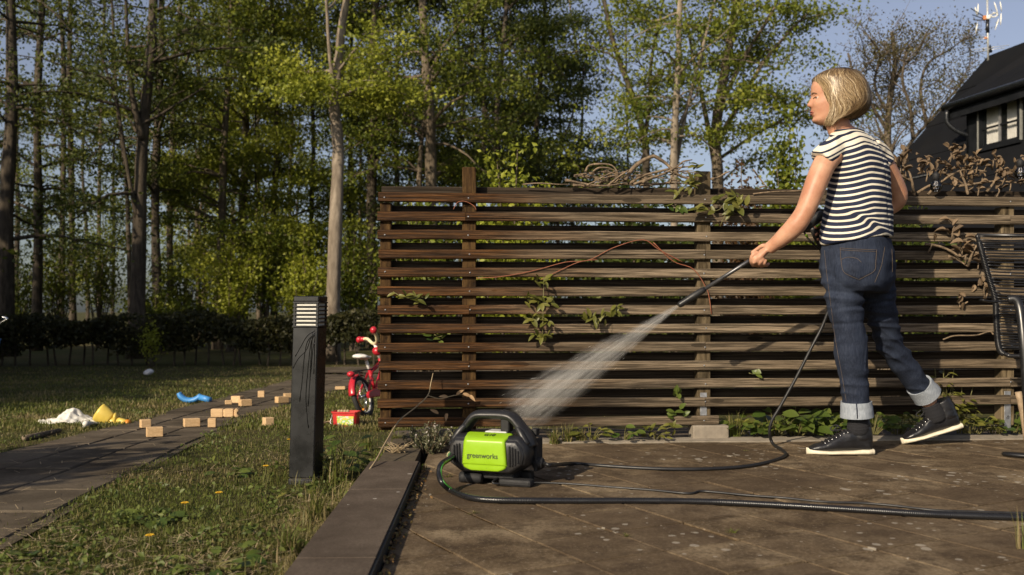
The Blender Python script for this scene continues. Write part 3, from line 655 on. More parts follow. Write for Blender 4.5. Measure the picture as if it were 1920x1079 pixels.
# ---------------------------------------------------------------- shrubs behind the fence
def shrub(label, px0, px1, ytop, Y, n, size, leafm, seed, bark=M_bark_mid, zb=None):
    g = np.random.default_rng(seed); a, b = U(px0, ytop, Y), U(px1, ytop, Y); cx = (a[0]+b[0])/2; w_ = (b[0]-a[0])/2; H = a[2]-float(zg(Y)); g0 = np.array([cx, Y, float(zg(Y))])
    root = thing('shrub', label, 'shrub', g0); mb = MB(); tips = []
    for k in range(26):
        az = g.uniform(0, 2*math.pi); rr_ = math.sqrt(g.uniform(0, 1)); h = H*g.uniform(0.6, 1.0)*(1-0.3*rr_**2)
        tip = g0+np.array([math.cos(az)*rr_*w_, math.sin(az)*rr_*w_*0.6, h]); mid = g0+(tip-g0)*0.5+np.array([0, 0, h*0.1]); mb.tube(np.array([g0+g.normal(scale=0.05, size=3)*[1, 1, 0], mid, tip]), [0.016, 0.010, 0.004], 5, 3, cap=False); tips.append((mid, tip))
    mb.build('stems', bark, root)
    tips = np.array(tips); k = g.integers(0, len(tips), n); u = g.uniform(-0.4, 1.08, n)[:, None]; P = tips[k, 0]+(tips[k, 1]-tips[k, 0])*u+g.normal(size=(n, 3))*np.array([1, 0.8, 0.7])*0.085*w_/0.45
    V, F, rnd = leaves(P-g0, size, g, 0.3); link('foliage', fast_mesh('foliage', V, F, leafm, {'rnd': rnd}), root); return root
UND = [(20, 470, 26, 'b', 'dim leafy bush at the left edge behind the hedge'), (110, 400, 27, 'a', 'leafy bush under the slender pair of trees behind the hedge'), (185, 350, 28, 'a', 'tall loose bush between the slender pair and the forked tree'), (345, 430, 27, 'a', 'olive bush right of the forked tree behind the hedge'), (430, 400, 24.5, 'c', 'bright bush left under the brightest foliage, behind the hedge'), (500, 340, 25.5, 'a', 'tallest leafy bush under the brightest foliage, behind the hedge'), (565, 420, 24, 'c', 'bright bush right of the bollard lamp head, behind the hedge'), (665, 400, 25, 'a', 'bush in the gap between pale trunk and fence'), (760, 330, 28, 'b', 'dark bush under the double trunk behind the fence'), (290, 520, 23, 'a', 'low bush at the foot of the forked tree behind the hedge')]
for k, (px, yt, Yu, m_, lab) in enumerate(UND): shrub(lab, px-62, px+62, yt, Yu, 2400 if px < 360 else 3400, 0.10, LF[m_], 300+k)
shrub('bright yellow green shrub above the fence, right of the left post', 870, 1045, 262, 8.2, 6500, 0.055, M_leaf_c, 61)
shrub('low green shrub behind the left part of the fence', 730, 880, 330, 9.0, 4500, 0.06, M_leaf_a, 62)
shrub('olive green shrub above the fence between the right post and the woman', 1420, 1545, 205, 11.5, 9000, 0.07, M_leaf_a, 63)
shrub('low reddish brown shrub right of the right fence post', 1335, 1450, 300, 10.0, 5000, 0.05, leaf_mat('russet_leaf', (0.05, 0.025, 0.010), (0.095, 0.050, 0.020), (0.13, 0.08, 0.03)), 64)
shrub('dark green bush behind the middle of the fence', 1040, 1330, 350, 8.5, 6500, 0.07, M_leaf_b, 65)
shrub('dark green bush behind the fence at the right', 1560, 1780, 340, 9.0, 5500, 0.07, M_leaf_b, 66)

# ---------------------------------------------------------------- hedge
g = np.random.default_rng(81); mb = MB(); HYY = 18.4
hedge = thing('hedge', 'dark clipped hedge with bare stems below, across the far side of the lawn', 'hedge', (-5, HYY, float(zg(HYY))))
xs = np.arange(-13.5, 6, 0.24); 
for x in xs:
    x = x+g.uniform(-0.06, 0.06); y = HYY+g.uniform(-0.15, 0.15); z0 = float(zg(y)); b = np.array([x, y, z0-0.03])
    if -0.5 < x < 0.5: pass
    mb.tube(np.array([b, b+[g.uniform(-.05, .05), 0, 0.35], b+[g.uniform(-.12, .12), g.uniform(-.1, .1), 0.85]]), [0.022, 0.018, 0.008], 6, cap=False)
mb.build('stems', M_bark_dark, hedge)
n = 42000; x = g.uniform(-13.8, 6.2, n); top = 0.96+0.07*np.sin(x*1.7)+0.05*np.sin(x*4.1+1); low = 0.30+0.10*np.sin(x*2.3+2)+0.06*np.sin(x*5.3)
z = low+(top-low)*g.beta(1.3, 1.1, n); y = HYY+g.normal(scale=0.22, size=n); P = np.column_stack([x, y, z+zg(y)]); keep = vnoise(P, (2.2, 2, 3), 3) > -0.62
P = P[keep]; V, F, rnd = leaves(P-np.array([-5, HYY, float(zg(HYY))]), 0.085, g, 0.2); link('foliage', fast_mesh('foliage', V, F, leaf_mat('hedge_leaf', (0.022, 0.026, 0.009), (0.038, 0.040, 0.013), (0.070, 0.062, 0.018)), {'rnd': rnd}), hedge)
tb = thing('tuft_bush', 'small yellow leaved bush glowing in a gap of the hedge', 'bush', (*U(282, 660, 17.6)[:2], float(zg(17.6))))
p = U(284, 640, 17.6); n = 380; P = p+g.normal(size=(n, 3))*[0.10, 0.1, 0.16]; V, F, rnd = leaves(P-world_of(tb), 0.06, g); link('foliage', fast_mesh('foliage', V, F, M_leaf_c, {'rnd': rnd}), tb)
mb = MB()
for k in range(7):
    b = world_of(tb); q = p+g.normal(size=3)*[0.1, 0.08, 0.14]; mb.tube(np.array([b, (b+q)/2+g.normal(scale=0.03, size=3), q]), [0.008, 0.006, 0.003], 5, 3)
mb.build('stems', M_bark_dark, tb)
p = G(276, 706); m = MB()
for k in range(5): m.sphere(p+[g.normal(scale=0.05), g.normal(scale=0.04), 0.05+0.03*k/5], np.array([0.075, 0.06, 0.05])*g.uniform(0.6, 1.0), 10, 6)
ob = link('crumpled_bag', fuse(m, 0.012, 2), None); ob.data.materials.append(plain('white_plastic', (0.62, 0.62, 0.64), 0.5)); tag(ob, 'crumpled white plastic bag lying in the shade under the hedge', 'bag')

# ---------------------------------------------------------------- trees standing left of the picture, whose shade falls into it
def shade_tree(label, x, y, H, r, n, seed, src=None):
    g = np.random.default_rng(seed); z0 = float(zg(y)); root = thing('tree', label, 'tree', (x, y, z0), 'shade trees left of the lawn'); o = np.array([x, y, z0]); mb = MB()
    mb.tube(np.array([o, o+[0.05, 0, H*0.4], o+[0, 0.1, H*0.85]]), [0.11, 0.08, 0.03], 8, 3)
    tips = []
    for k in range(34):
        h = H*g.uniform(0.12, 0.85); az = g.uniform(0, 6.28); L = r*g.uniform(0.5, 1.05)*(1.15-0.7*h/H); a = o+[0, 0, h]; b = a+np.array([math.cos(az)*L, math.sin(az)*L, L*0.35]); mb.tube(np.array([a, (a+b)/2+[0, 0, 0.1], b]), [0.03, 0.02, 0.006], 5, cap=False); tips.append((a, b))
    mb.build('trunk', M_bark_dark, root); tips = np.array(tips); k = g.integers(0, len(tips), n); u = g.uniform(0.15, 1.1, n)[:, None]
    P = tips[k, 0]+(tips[k, 1]-tips[k, 0])*u+g.normal(size=(n, 3))*[0.28, 0.28, 0.2]*r/1.6; V, F, rnd = leaves(P-o, 0.16, g, 0.3); link('crown', fast_mesh('crown', V, F, M_leaf_b, {'rnd': rnd}), root); return root
sh = shade_tree('bushy tree nearest the terrace in the near row left of the lawn', -9.8, 3.2, 4.6, 1.9, 5200, 71)
for k, (x, y, sc) in enumerate([(-10.2, 5.6, 1.0), (-9.9, 8.2, 1.08), (-10.4, 10.8, 1.0), (-10.2, 13.4, 1.1), (-11.5, 16.0, 1.15), (-13.0, 0.5, 1.5), (-16.0, 5.0, 2.1), (-17, 10, 2.2), (-19, 14.5, 2.3)]):
    copy_tree(sh, (x, y, float(zg(y))), k*1.3, sc, ['second bushy tree left of the lawn out of the frame, counted from the terrace', 'third bushy tree left of the lawn out of the frame, counted from the terrace', 'fourth bushy tree left of the lawn out of the frame, counted from the terrace', 'fifth bushy tree left of the lawn out of the frame, counted from the terrace', 'last bushy tree of the near row, next to the hedge end', 'tall bushy tree nearest the terrace in the outer row', 'second tall tree of the outer row left of the lawn', 'third tall tree of the outer row left of the lawn', 'tall tree of the outer row nearest the wood'][k], 'shade trees left of the lawn')
sb = shade_tree('low dense bush left of the path out of the frame', -4.75, 1.35, 2.2, 1.05, 5200, 72)

# ================================================================ HOUSE WITH THE DARK ROOF
M_felt = plain('roof_felt', (0.009, 0.0095, 0.011), 0.85, 0, 0.2, 2, 0.05, 0.06, dirt=(0.014, 0.013, 0.012))
M_blackwood = plain('black_boards', (0.009, 0.010, 0.012), 0.6, 0, 0.3, 8, 0.1, 0.15)
M_gutter = plain('black_gutter', (0.010, 0.011, 0.013), 0.3, 0.0, 0.2, 20)
M_white = plain('white_paint', (0.74, 0.74, 0.72), 0.5, 0, 0.05, 10)
M_glass = MT('window_glass', (0.03, 0.035, 0.04), 0.04, 0, 0.8)
tr = M_glass.n('ShaderNodeBsdfTransparent'); ms = M_glass.n('ShaderNodeMixShader'); ms.inputs[0].default_value = 0.16
M_glass.L(tr.outputs[0], ms.inputs[1]); M_glass.L(M_glass.b.outputs[0], ms.inputs[2]); M_glass.L(ms.outputs[0], M_glass.nt.nodes['Material Output'].inputs['Surface']); M_glass = M_glass.m
HP = np.array([7.95, 16.0, 4.87]); hr = unit(np.array([0.2, -0.98, 0])); hq = np.array([hr[1], -hr[0], 0])   # along the ridge towards us / outwards to the left
def HW(t_, s, z): return HP+hr*t_+hq*s+np.array([0, 0, z-HP[2]])
house = thing('house', 'black house with a steep felt roof and a dormer behind the fence at the right', 'house', HW(3, 2.5, -0.5))
def quadslab(pts, th, name, mat, par):     # slab from 4 corner points, thickened downwards along its normal
    a = np.array(pts); nn = unit(np.cross(a[1]-a[0], a[3]-a[0])); nn = nn if nn[2] > 0 else -nn; b = a-nn*th
    V = np.vstack([a, b]); F = [(0, 1, 2, 3), (7, 6, 5, 4)]+[(i, i+4, (i+1) % 4+4, (i+1) % 4) for i in range(4)]
    m = MB().add(V, F); bm = bmesh.new(); me = m.mesh(name, mat, world_of(par)); bm.from_mesh(me); bmesh.ops.recalc_face_normals(bm, faces=bm.faces); bm.to_mesh(me); bm.free()
    ob = bpy.data.objects.new(name, me); COL.objects.link(ob); ob.parent = par; return ob
RP = 1.08; rz = lambda s: HP[2]-RP*s
deck = quadslab([HW(0, 0, rz(0)-0.03), HW(7, 0, rz(0)-0.03), HW(7, 3.9, rz(3.9)-0.03), HW(0, 3.9, rz(3.9)-0.03)], 0.12, 'roof', M_blackwood, house)
quadslab([HW(0, 0, rz(0)-0.03), HW(7, 0, rz(0)-0.03), HW(7, -3.6, rz(3.6)-0.03), HW(0, -3.6, rz(3.6)-0.03)], 0.12, 'rear_roof', M_felt, house)
ss = np.linspace(-0.02, 3.95, 8); k = 0
for a, b in zip(ss[:-1], ss[1:]):          # felt laid in overlapping strips
    lift = 0.012
    t0 = -0.05
    cuts = [t0, 1.2+0.5*(k % 2), 2.9+0.4*(k % 2), 7.0]
    for c0_, c1_ in zip(cuts[:-1], cuts[1:]):
        quadslab([HW(c0_, a, rz(a)+0.004), HW(c1_-0.006, a, rz(a)+0.004), HW(c1_-0.006, b+0.03, rz(b+0.03)+lift+0.006), HW(c0_, b+0.03, rz(b+0.03)+lift+0.006)], 0.014, 'felt_strip', M_felt, deck)
    k += 1
def wallbox(t0, t1, s0, s1, z0, z1, name, mat, par=house, ch=0.0):
    c = HW((t0+t1)/2, (s0+s1)/2, (z0+z1)/2); rot = np.column_stack([hr, hq, [0, 0, 1]]); return MB().box(c, (abs(t1-t0), abs(s1-s0), abs(z1-z0)), rot, ch).build(name, mat, par)
wallbox(0.3, 7, -3.0, 3.3, -0.6, 1.25, 'wall', M_blackwood)
gv = [HW(0.28, -3.2, 1.3), HW(0.28, 3.2, 1.3), HW(0.28, 0, 4.6), HW(0.36, -3.2, 1.3), HW(0.36, 3.2, 1.3), HW(0.36, 0, 4.6)]
MB().add(gv, [(0, 2, 1), (3, 4, 5), (0, 1, 4, 3), (1, 2, 5, 4), (2, 0, 3, 5)]).build('gable', M_blackwood, house)
for z in (2.62, 2.0):                       # pale streaks of bent lead flashing lying on the felt
    s = (HP[2]-z)/RP; wallbox(0.62, 1.5, s-0.02, s+0.02, z+0.028, z+0.040, 'flashing', M_steel, deck)
dorm = MB()
td0, td1, sf = 1.9, 4.9, 1.85
dz = lambda s: 4.80-0.60*s
# dormer: cheek wall, front wall built round the window, shallow roof, fascia, gutter
t0w, t1w, z0w, z1w = 2.215, 2.966, 2.92, 3.47
dormer = MB().add([HW(td0, 0.4, dz(0.4)-0.12), HW(td0, sf, dz(sf)-0.12), HW(td0, sf, 2.80), HW(td0+0.05, 0.4, dz(0.4)-0.12), HW(td0+0.05, sf, dz(sf)-0.12), HW(td0+0.05, sf, 2.80)], [(0, 1, 2), (3, 5, 4), (0, 3, 4, 1), (1, 4, 5, 2), (0, 2, 5, 3)]).build('dormer', M_blackwood, house)
for a, b, z0, z1, nm in [(td0, t0w, 2.72, dz(sf)-0.10, 'board'), (t1w, td1, 2.72, dz(sf)-0.10, 'board'), (t0w, t1w, 2.72, z0w, 'board'), (t0w, t1w, z1w, dz(sf)-0.10, 'board')]:
    wallbox(a+0.002, b-0.002, sf-0.06, sf, z0, z1, nm, M_blackwood, dormer)
for a, b in zip(np.linspace(td0-0.18, td1+0.2, 8)[:-1], np.linspace(td0-0.18, td1+0.2, 8)[1:]):
    quadslab([HW(a, -0.02, dz(-0.02)+0.06), HW(b-0.012, -0.02, dz(-0.02)+0.06), HW(b-0.012, sf+0.2, dz(sf+0.2)+0.05), HW(a, sf+0.2, dz(sf+0.2)+0.05)], 0.05, 'roof_sheet', M_felt, dormer)
    wallbox(a-0.016, a+0.010, 0.02, sf+0.19, 0, 0.01, 'x', M_felt) if False else None
wallbox(td0-0.16, td1+0.2, sf+0.15, sf+0.175, dz(sf+0.2)-0.17, dz(sf+0.2)-0.005, 'fascia', M_blackwood, dormer)
wallbox(td0-0.10, td1+0.2, sf+0.002, sf+0.148, dz(sf+0.2)-0.13, dz(sf+0.2)-0.10, 'soffit', M_blackwood, dormer)
gt = MB().tube(np.array([HW(td0-0.2, sf+0.225, dz(sf+0.2)+0.0), HW(td1+0.2, sf+0.225, dz(sf+0.2)-0.0)]), 0.05, 10).build('gutter', M_gutter, dormer)
zt_ = dz(sf+0.2)
MB().tube(np.array([HW(td0-0.12, sf+0.225, zt_-0.04), HW(td0-0.12, sf+0.22, zt_-0.22), HW(td0-0.05, sf+0.1, zt_-0.36), HW(td0+0.03, sf-0.08, zt_-0.46), HW(td0-0.03, sf-0.15, zt_-0.62)]), 0.032, 10, 3).build('downpipe', M_gutter, gt)
wf = wallbox(t0w-0.03, t0w+0.03, sf-0.02, sf+0.02, z0w-0.03, z1w+0.03, 'window', M_blackwood, house)
for q in [(t1w-0.03, t1w+0.03, z0w-0.03, z1w+0.03), (t0w+0.03, t1w-0.03, z0w-0.03, z0w+0.025), (t0w+0.03, t1w-0.03, z1w-0.025, z1w+0.03)]: wallbox(q[0], q[1], sf-0.02, sf+0.021, q[2], q[3], 'frame', M_blackwood, wf)
tm, zm = (t0w+t1w)/2, z0w+0.25
wallbox(tm-0.014, tm+0.014, sf-0.012, sf+0.016, z0w+0.02, z1w-0.02, 'glazing_bar', plain('grey_bar', (0.16, 0.16, 0.16), 0.5), wf); wallbox(t0w+0.03, t1w-0.03, sf-0.012, sf+0.0145, zm-0.012, zm+0.012, 'glazing_bar', M_blackwood, wf)
wallbox(t0w-0.05, t0w-0.031, sf-0.01, sf+0.03, z0w-0.03, z1w+0.05, 'trim', plain('grey_trim', (0.22, 0.22, 0.20), 0.6), wf); wallbox(t1w+0.031, t1w+0.05, sf-0.01, sf+0.03, z0w-0.03, z1w+0.05, 'trim', bpy.data.materials['grey_trim'], wf)
wallbox(t0w-0.08, t1w+0.08, sf+0.0215, sf+0.08, z0w-0.07, z0w-0.032, 'sill', M_blackwood, wf)
for a, b in ((t0w+0.03, tm-0.014), (tm+0.014, t1w-0.03)):
    for z0, z1 in ((z0w+0.025, zm-0.012), (zm+0.012, z1w-0.025)): wallbox(a, b, sf-0.004, sf+0.0, z0, z1, 'pane', M_glass, wf)
M_curt = plain('curtain', (0.78, 0.76, 0.70), 0.9, 0, 0.08, 30)
for a, b in ((t0w+0.03, t0w+0.30), (tm+0.06, t1w-0.04)):
    u = np.linspace(0, 1, 25); V = []; F = []
    for j, z in enumerate(np.linspace(z0w-0.1, z1w+0.02, 5)):
        for uu in u: V.append(HW(a+(b-a)*uu, sf-0.07+0.015*math.sin(uu*40), z))
    F = [(j*25+i, j*25+i+1, (j+1)*25+i+1, (j+1)*25+i) for j in range(4) for i in range(24)]
    MB().add(V, F, True).build('curtain', M_curt, house)
wallbox(td0+0.1, td1, sf-1.0, sf-0.95, 2.6, 3.5, 'room_wall', plain('room_wall', (0.30, 0.28, 0.25), 0.8), dormer)
# aerial on the ridge
M_alu = plain('aerial_alu', (0.70, 0.70, 0.66), 0.4, 0.6, 0.1, 30); M_vane = plain('aerial_vane', (0.74, 0.74, 0.68), 0.5); M_rust = plain('aerial_orange', (0.50, 0.20, 0.08), 0.6)
AY = HP[1]-0.1; A = lambda px, py, dy=0.0: U(px, py, AY+dy)
base = A(1853, 112); aer = thing('aerial', 'white rooftop television aerial with paddle vanes on a mast', 'aerial', base)
mast = MB().tube(np.array([A(1853, 118), A(1852, 60), A(1851, -8)]), 0.016, 8).build('mast', M_alu, aer)
MB().tube(np.array([A(1852, 35), A(1851.5, 50), A(1852, 62)]), 0.030, 8).tube(np.array([A(1855, 88), A(1857, 99)]), 0.032, 8).build('clamp', M_gutter, mast)
MB().box(A(1846, 34), (0.05, 0.05, 0.075), ch=0.008).build('dipole_box', M_rust, aer); MB().box(A(1848, 72), (0.045, 0.04, 0.035), ch=0.006).build('bracket', M_rust, aer)
MB().tube(np.array([A(1846, 32), A(1870, 24)]), 0.012, 6).build('boom', M_alu, aer); MB().lathe([(0.02, -0.02), (0.036, -0.015), (0.036, 0.015), (0.02, 0.02)], 14, np.array([[1, 0, 0], [0, 0, 1], [0, -1, 0]]).T, A(1853.5, 33, -0.04)).build('coil', M_vane, aer)
MB().tube(np.array([A(1856, 28), A(1862, 32.5), A(1869, 30), A(1869, 26), A(1862, 24)]), 0.010, 6, 4).build('loop', M_vane, aer)
for (a, b) in [((1834, 7), (1833, 30)), ((1833, 42), (1829, 63)), ((1828, 14), (1832, 30)), ((1864, 4), (1872, 30)), ((1873, 35), (1865.5, 57)), ((1875, 3), (1878, 22)), ((1877, 25), (1876, 48))]:
    a, b = np.array(a, float), np.array(b, float); m = MB(); c = [a+(b-a)*u for u in (0, 0.25, 0.6, 1.0)]
    m.tube(np.array([A(*q) for q in c]), [0.008, 0.022, 0.02, 0.009], 6, flat=(1, 0.35)); m.build('vane', M_vane, aer)
for (a, b) in [((1820, 16), (1843, 30)), ((1823, 28), (1843, 35)), ((1825, 37.5), (1843, 38))]: MB().tube(np.array([A(*a, -0.1), A(*b)]), 0.008, 5).build('reflector_rod', M_gutter, aer)
for (a, b) in [((1820, 94), (1893, 85)), ((1826, 98), (1884, 90)), ((1834, 70), (1848, 68)), ((1828, 74), (1846, 73))]: MB().tube(np.array([A(*a, 0.15), A(*b, -0.15)]), 0.005, 5).build('element', M_alu, aer)
# ================================================================ THE WOMAN
t = MT('skin', (0.50, 0.27, 0.17), 0.48, 0, 0.4); v = t.coord(); f = t.noise(v, 9, 5, 0.6); f2 = t.noise(v, 180, 3)
t.col(t.ramp(f, [(0.34, (0.40, 0.185, 0.110)), (0.66, (0.58, 0.330, 0.215))])); t.b.inputs['Subsurface Weight'].default_value = 0.12; t.b.inputs['Subsurface Radius'].default_value = (0.6, 0.25, 0.12); t.b.inputs['Subsurface Scale'].default_value = 0.012
t.bump(f2, 0.12, 0.002); M_skin = t.m
t = MT('denim', (0.03, 0.045, 0.09), 0.85, 0, 0.25); v = t.coord()
tw = t.noise(t.scale(v, (260, 260, 30)), 1.0, 3, 0.7); f = t.noise(t.scale(v, (14, 14, 3.5)), 1.0, 6, 0.65); f2 = t.noise(v, 5, 4, 0.6)
c = t.ramp(f, [(0.3, (0.006, 0.009, 0.019)), (0.55, (0.0125, 0.0185, 0.036)), (0.8, (0.036, 0.046, 0.072))]); c = t.mix(t.ramp(tw, [(0.4, 0.0), (0.75, 0.55)]), c, (0.046, 0.058, 0.090)); c = t.mix(t.ramp(f2, [(0.5, 0.0), (0.75, 0.35)]), c, (0.034, 0.045, 0.068)); t.col(c)
t.bump(tw, 0.35, 0.002); M_denim = t.m
t = MT('denim_inside', (0.36, 0.40, 0.46), 0.9, 0, 0.2); v = t.coord(); tw = t.noise(t.scale(v, (220, 220, 40)), 1.0, 3, 0.7)
t.col(t.ramp(tw, [(0.3, (0.19, 0.215, 0.25)), (0.7, (0.33, 0.36, 0.40))])); t.bump(tw, 0.3, 0.002); M_cuff = t.m
t = MT('striped_jersey', (0.5, 0.5, 0.5), 0.85, 0, 0.25); s_ = t.attr('stripe'); z_ = t.attr('upper')
fr = t.math('FRACT', t.math('DIVIDE', s_, 0.0247)); thin = t.math('LESS_THAN', fr, 0.30); wide = t.math('LESS_THAN', fr, 0.66)
nz = t.noise(t.coord(), 12, 5, 0.6)
cream = t.ramp(nz, [(0.3, (0.62, 0.56, 0.45)), (0.7, (0.76, 0.71, 0.60))]); navy = t.ramp(nz, [(0.3, (0.010, 0.014, 0.034)), (0.7, (0.020, 0.027, 0.056))])
t.col(t.mix(z_, t.mix(wide, cream, navy), t.mix(thin, cream, navy))); t.bump(t.noise(t.coord(), 420, 2), 0.2, 0.001); M_shirt = t.m
t = MT('hair_blonde', (0.5, 0.36, 0.18), 0.42, 0, 0.5); a = t.attr('rnd'); rt = t.attr('root')
c = t.ramp(a, [(0.0, (0.085, 0.048, 0.022)), (0.35, (0.20, 0.128, 0.060)), (0.7, (0.40, 0.29, 0.155)), (1.0, (0.62, 0.50, 0.33))]); c = t.mix(rt, c, (0.055, 0.032, 0.016)); t.col(c); t.b.inputs['Anisotropic'].default_value = 0.5; M_hair = t.m
M_thread = plain('orange_thread', (0.125, 0.090, 0.058), 0.8); M_leather = plain('black_leather', (0.012, 0.012, 0.014), 0.36, 0, 0.3, 18, 0.35); M_sock = plain('black_sock', (0.010, 0.010, 0.013), 0.95, 0, 0.2, 90, 0.5)
M_sole = plain('cream_rubber', (0.66, 0.60, 0.46), 0.6, 0, 0.12, 25, 0.1, dirt=(0.35, 0.30, 0.22)); M_lace = plain('black_lace', (0.014, 0.014, 0.016), 0.85); M_eyelet = plain('eyelet', (0.6, 0.6, 0.6), 0.25, 0.9)
PY = 4.22; PF = unit(np.array([-0.77, 0.64, 0])); PL = np.array([-PF[1], PF[0], 0])   # faces away to the left; her own left
O_ = np.array([U(1600, 583, PY)[0], PY, 0.0])
woman = thing('person', 'blonde woman in a striped top and rolled jeans aiming a spray lance', 'person', O_)
AN = np.linspace(0, 2*math.pi, 40, endpoint=False)
def sec(px, py, a, b, Y=PY, e=2.3, dz=None):
    c = U(px, py, Y); ca, sa = np.cos(AN), np.sin(AN); q = lambda x: np.sign(x)*np.abs(x)**(2/e)
    P = c+np.outer(q(ca)*a, PL)+np.outer(q(sa)*b, PF)
    if dz is not None: P[:, 2] += dz(P-c)
    return P
def dense(secs, n):                       # smooth interpolation between rings
    A = np.array(secs).reshape(len(secs), -1); Q = catmull(A, n); return [q.reshape(-1, 3) for q in Q]
# ---- body: head, neck, trunk, arms, hands, legs in one skin
body = MB()
HS = FOC/PY; HX = 1570.0; HF = unit(np.array([-1.0, 0.10, 0])); HL = np.array([-HF[1], HF[0], 0]); HC = U(HX, 232, PY)
def hpt(u, lat, z): return HC+HF*u+HL*lat+np.array([0, 0, z])
za = [-0.004, 0.004, 0.014, 0.026, 0.040, 0.055, 0.070, 0.086, 0.104, 0.120, 0.140, 0.165, 0.190, 0.212, 0.230, 0.238]
fr_ = [0.080, 0.098, 0.105, 0.1035, 0.107, 0.110, 0.1115, 0.1115, 0.109, 0.1085, 0.1125, 0.1115, 0.103, 0.084, 0.048, 0.02]
bk_ = [0.030, 0.015, -0.005, -0.030, -0.050, -0.062, -0.070, -0.078, -0.086, -0.092, -0.096, -0.095, -0.086, -0.068, -0.036, -0.01]
wd_ = [0.022, 0.036, 0.046, 0.053, 0.058, 0.062, 0.065, 0.068, 0.070, 0.071, 0.073, 0.074, 0.070, 0.058, 0.036, 0.015]
zz = np.linspace(-0.004, 0.238, 90); ff, bb, ww = (np.interp(zz, za, q) for q in (fr_, bk_, wd_))
k_ = np.array([1, 2, 3, 2, 1.0])/9; sm = lambda q: np.convolve(np.pad(q, 2, 'edge'), k_, 'valid'); ff, bb, ww = sm(ff), sm(bb), sm(ww)
aa = np.linspace(0, 2*math.pi, 96, endpoint=False); rings = []
for z, f0, b0, w0 in zip(zz, ff, bb, ww):
    c0 = (f0+b0)/2; h0 = (f0-b0)/2; u = c0+h0*np.sign(np.cos(aa))*np.abs(np.cos(aa))**0.86; lat = w0*np.sign(np.sin(aa))*np.abs(np.sin(aa))**0.92
    front = np.clip(np.cos(aa), 0, 1)
    g2 = lambda zc, sz, lc, sl: np.exp(-((z-zc)/sz)**2)*np.exp(-((np.abs(lat)-lc)/sl)**2)*front
    nose = 0.021*np.exp(-(lat/0.0105)**2)*front*np.clip(np.interp(z, [0.070, 0.076, 0.084, 0.092, 0.120, 0.128], [0, 0.75, 1.0, 0.80, 0.12, 0]), 0, 1)
    u = u+nose+0.006*g2(0.078, 0.008, 0.012, 0.006)-0.008*g2(0.110, 0.010, 0.031, 0.013)+0.004*g2(0.127, 0.006, 0.024, 0.016)+0.006*g2(0.084, 0.016, 0.040, 0.016)
    u = u+0.0065*np.exp(-(lat/0.020)**2)*front*np.exp(-((z-0.055)/0.0048)**2)+0.0065*np.exp(-(lat/0.018)**2)*front*np.exp(-((z-0.0405)/0.0055)**2)-0.004*np.exp(-(lat/0.022)**2)*front*np.exp(-((z-0.0475)/0.0025)**2)-0.003*np.exp(-(lat/0.02)**2)*front*np.exp(-((z-0.029)/0.005)**2)+0.005*np.exp(-(lat/0.022)**2)*front*np.exp(-((z-0.014)/0.009)**2)
    rings.append(HC+np.outer(u, HF)+np.outer(lat, HL)+np.array([0, 0, z]))
body.loft(rings)
for sgn in (1, -1): body.sphere(hpt(0.0, 0.072*sgn, 0.095), (0.016, 0.010, 0.03), 12, 8)   # ears under the hair
body.tube(np.array([hpt(0.012, 0, 0.07), hpt(0.004, 0, 0.02), U(1576, 246, PY), U(1590, 262, PY+0.005), U(1598, 285, PY)]), [0.055, 0.052, 0.051, 0.057, 0.07], 24, 4)
TORSO = [(1588, 247, .062, .055), (1593, 256, .110, .066), (1598, 268, .155, .084), (1603, 287, .172, .100), (1607, 312, .165, .112), (1610, 345, .158, .114), (1608, 395, .160, .122), (1606, 440, .168, .135), (1608, 480, .176, .150), (1610, 512, .178, .152), (1610, 540, .172, .135)]
body.loft(dense([sec(px, py, a*0.90, b*0.88) for px, py, a, b in TORSO], 4))
ARM_L = [(1562, 288, 4.11, .050), (1546, 308, 4.095, .049), (1532, 340, 4.085, .0475), (1519, 374, 4.08, .0440), (1507, 401, 4.085, .0410), (1491, 424, 4.10, .0425), (1470, 444, 4.13, .0370), (1453, 458, 4.165, .0300), (1441, 467, 4.186, .0275)]
ARM_R = [(1646, 290, 4.33, .046), (1660, 315, 4.365, .047), (1676, 345, 4.41, .045), (1684, 370, 4.44, .043), (1668, 386, 4.47, .044), (1628, 402, 4.48, .040), (1590, 415, 4.43, .031), (1570, 420, 4.395, .028)]
for arm in (ARM_L, ARM_R):
    q = np.array([np.append(U(a, b, Y), r) for a, b, Y, r in arm]); body.tube(q[:, :3], q[:, 3], 20, 4)
def finger(pts, r0, mb=body):
    q = np.array([U(*p) for p in pts]); mb.tube(q, np.linspace(r0, r0*0.78, len(q)), 12, 4); mb.sphere(q[-1], r0*0.80, 10, 6)
pal = MB()
pal.loft(dense([U(px, py, Y)+np.outer(np.cos(AN)*a, unit(np.array([-0.45, -0.25, -0.80])))+np.outer(np.sin(AN)*b, unit(np.array([-0.30, -0.92, 0.46]))) for px, py, Y, a, b in [(1446, 463, 4.180, .024, .022), (1439, 470, 4.180, .033, .020), (1430, 477, 4.180, .040, .0185), (1421, 481, 4.184, .040, .016), (1416, 483, 4.190, .034, .011)]], 4)); body.v += pal.v; body.f += [tuple(i+body.n for i in q) for q in pal.f]; body.smooth += pal.smooth; body.n += pal.n
finger([(1421, 474, 4.180), (1411.5, 479, 4.178), (1408.5, 490, 4.196), (1412, 498, 4.222)], .0105)
finger([(1426, 480, 4.176), (1416.5, 487, 4.172), (1415.5, 496, 4.200), (1421, 499, 4.232)], .0108)
finger([(1431, 485, 4.176), (1424.5, 493, 4.176), (1427, 499, 4.206), (1433, 497.5, 4.236)], .0102)
finger([(1436, 487, 4.180), (1433, 494, 4.180), (1436.5, 498, 4.206), (1441, 495, 4.230)], .0088)
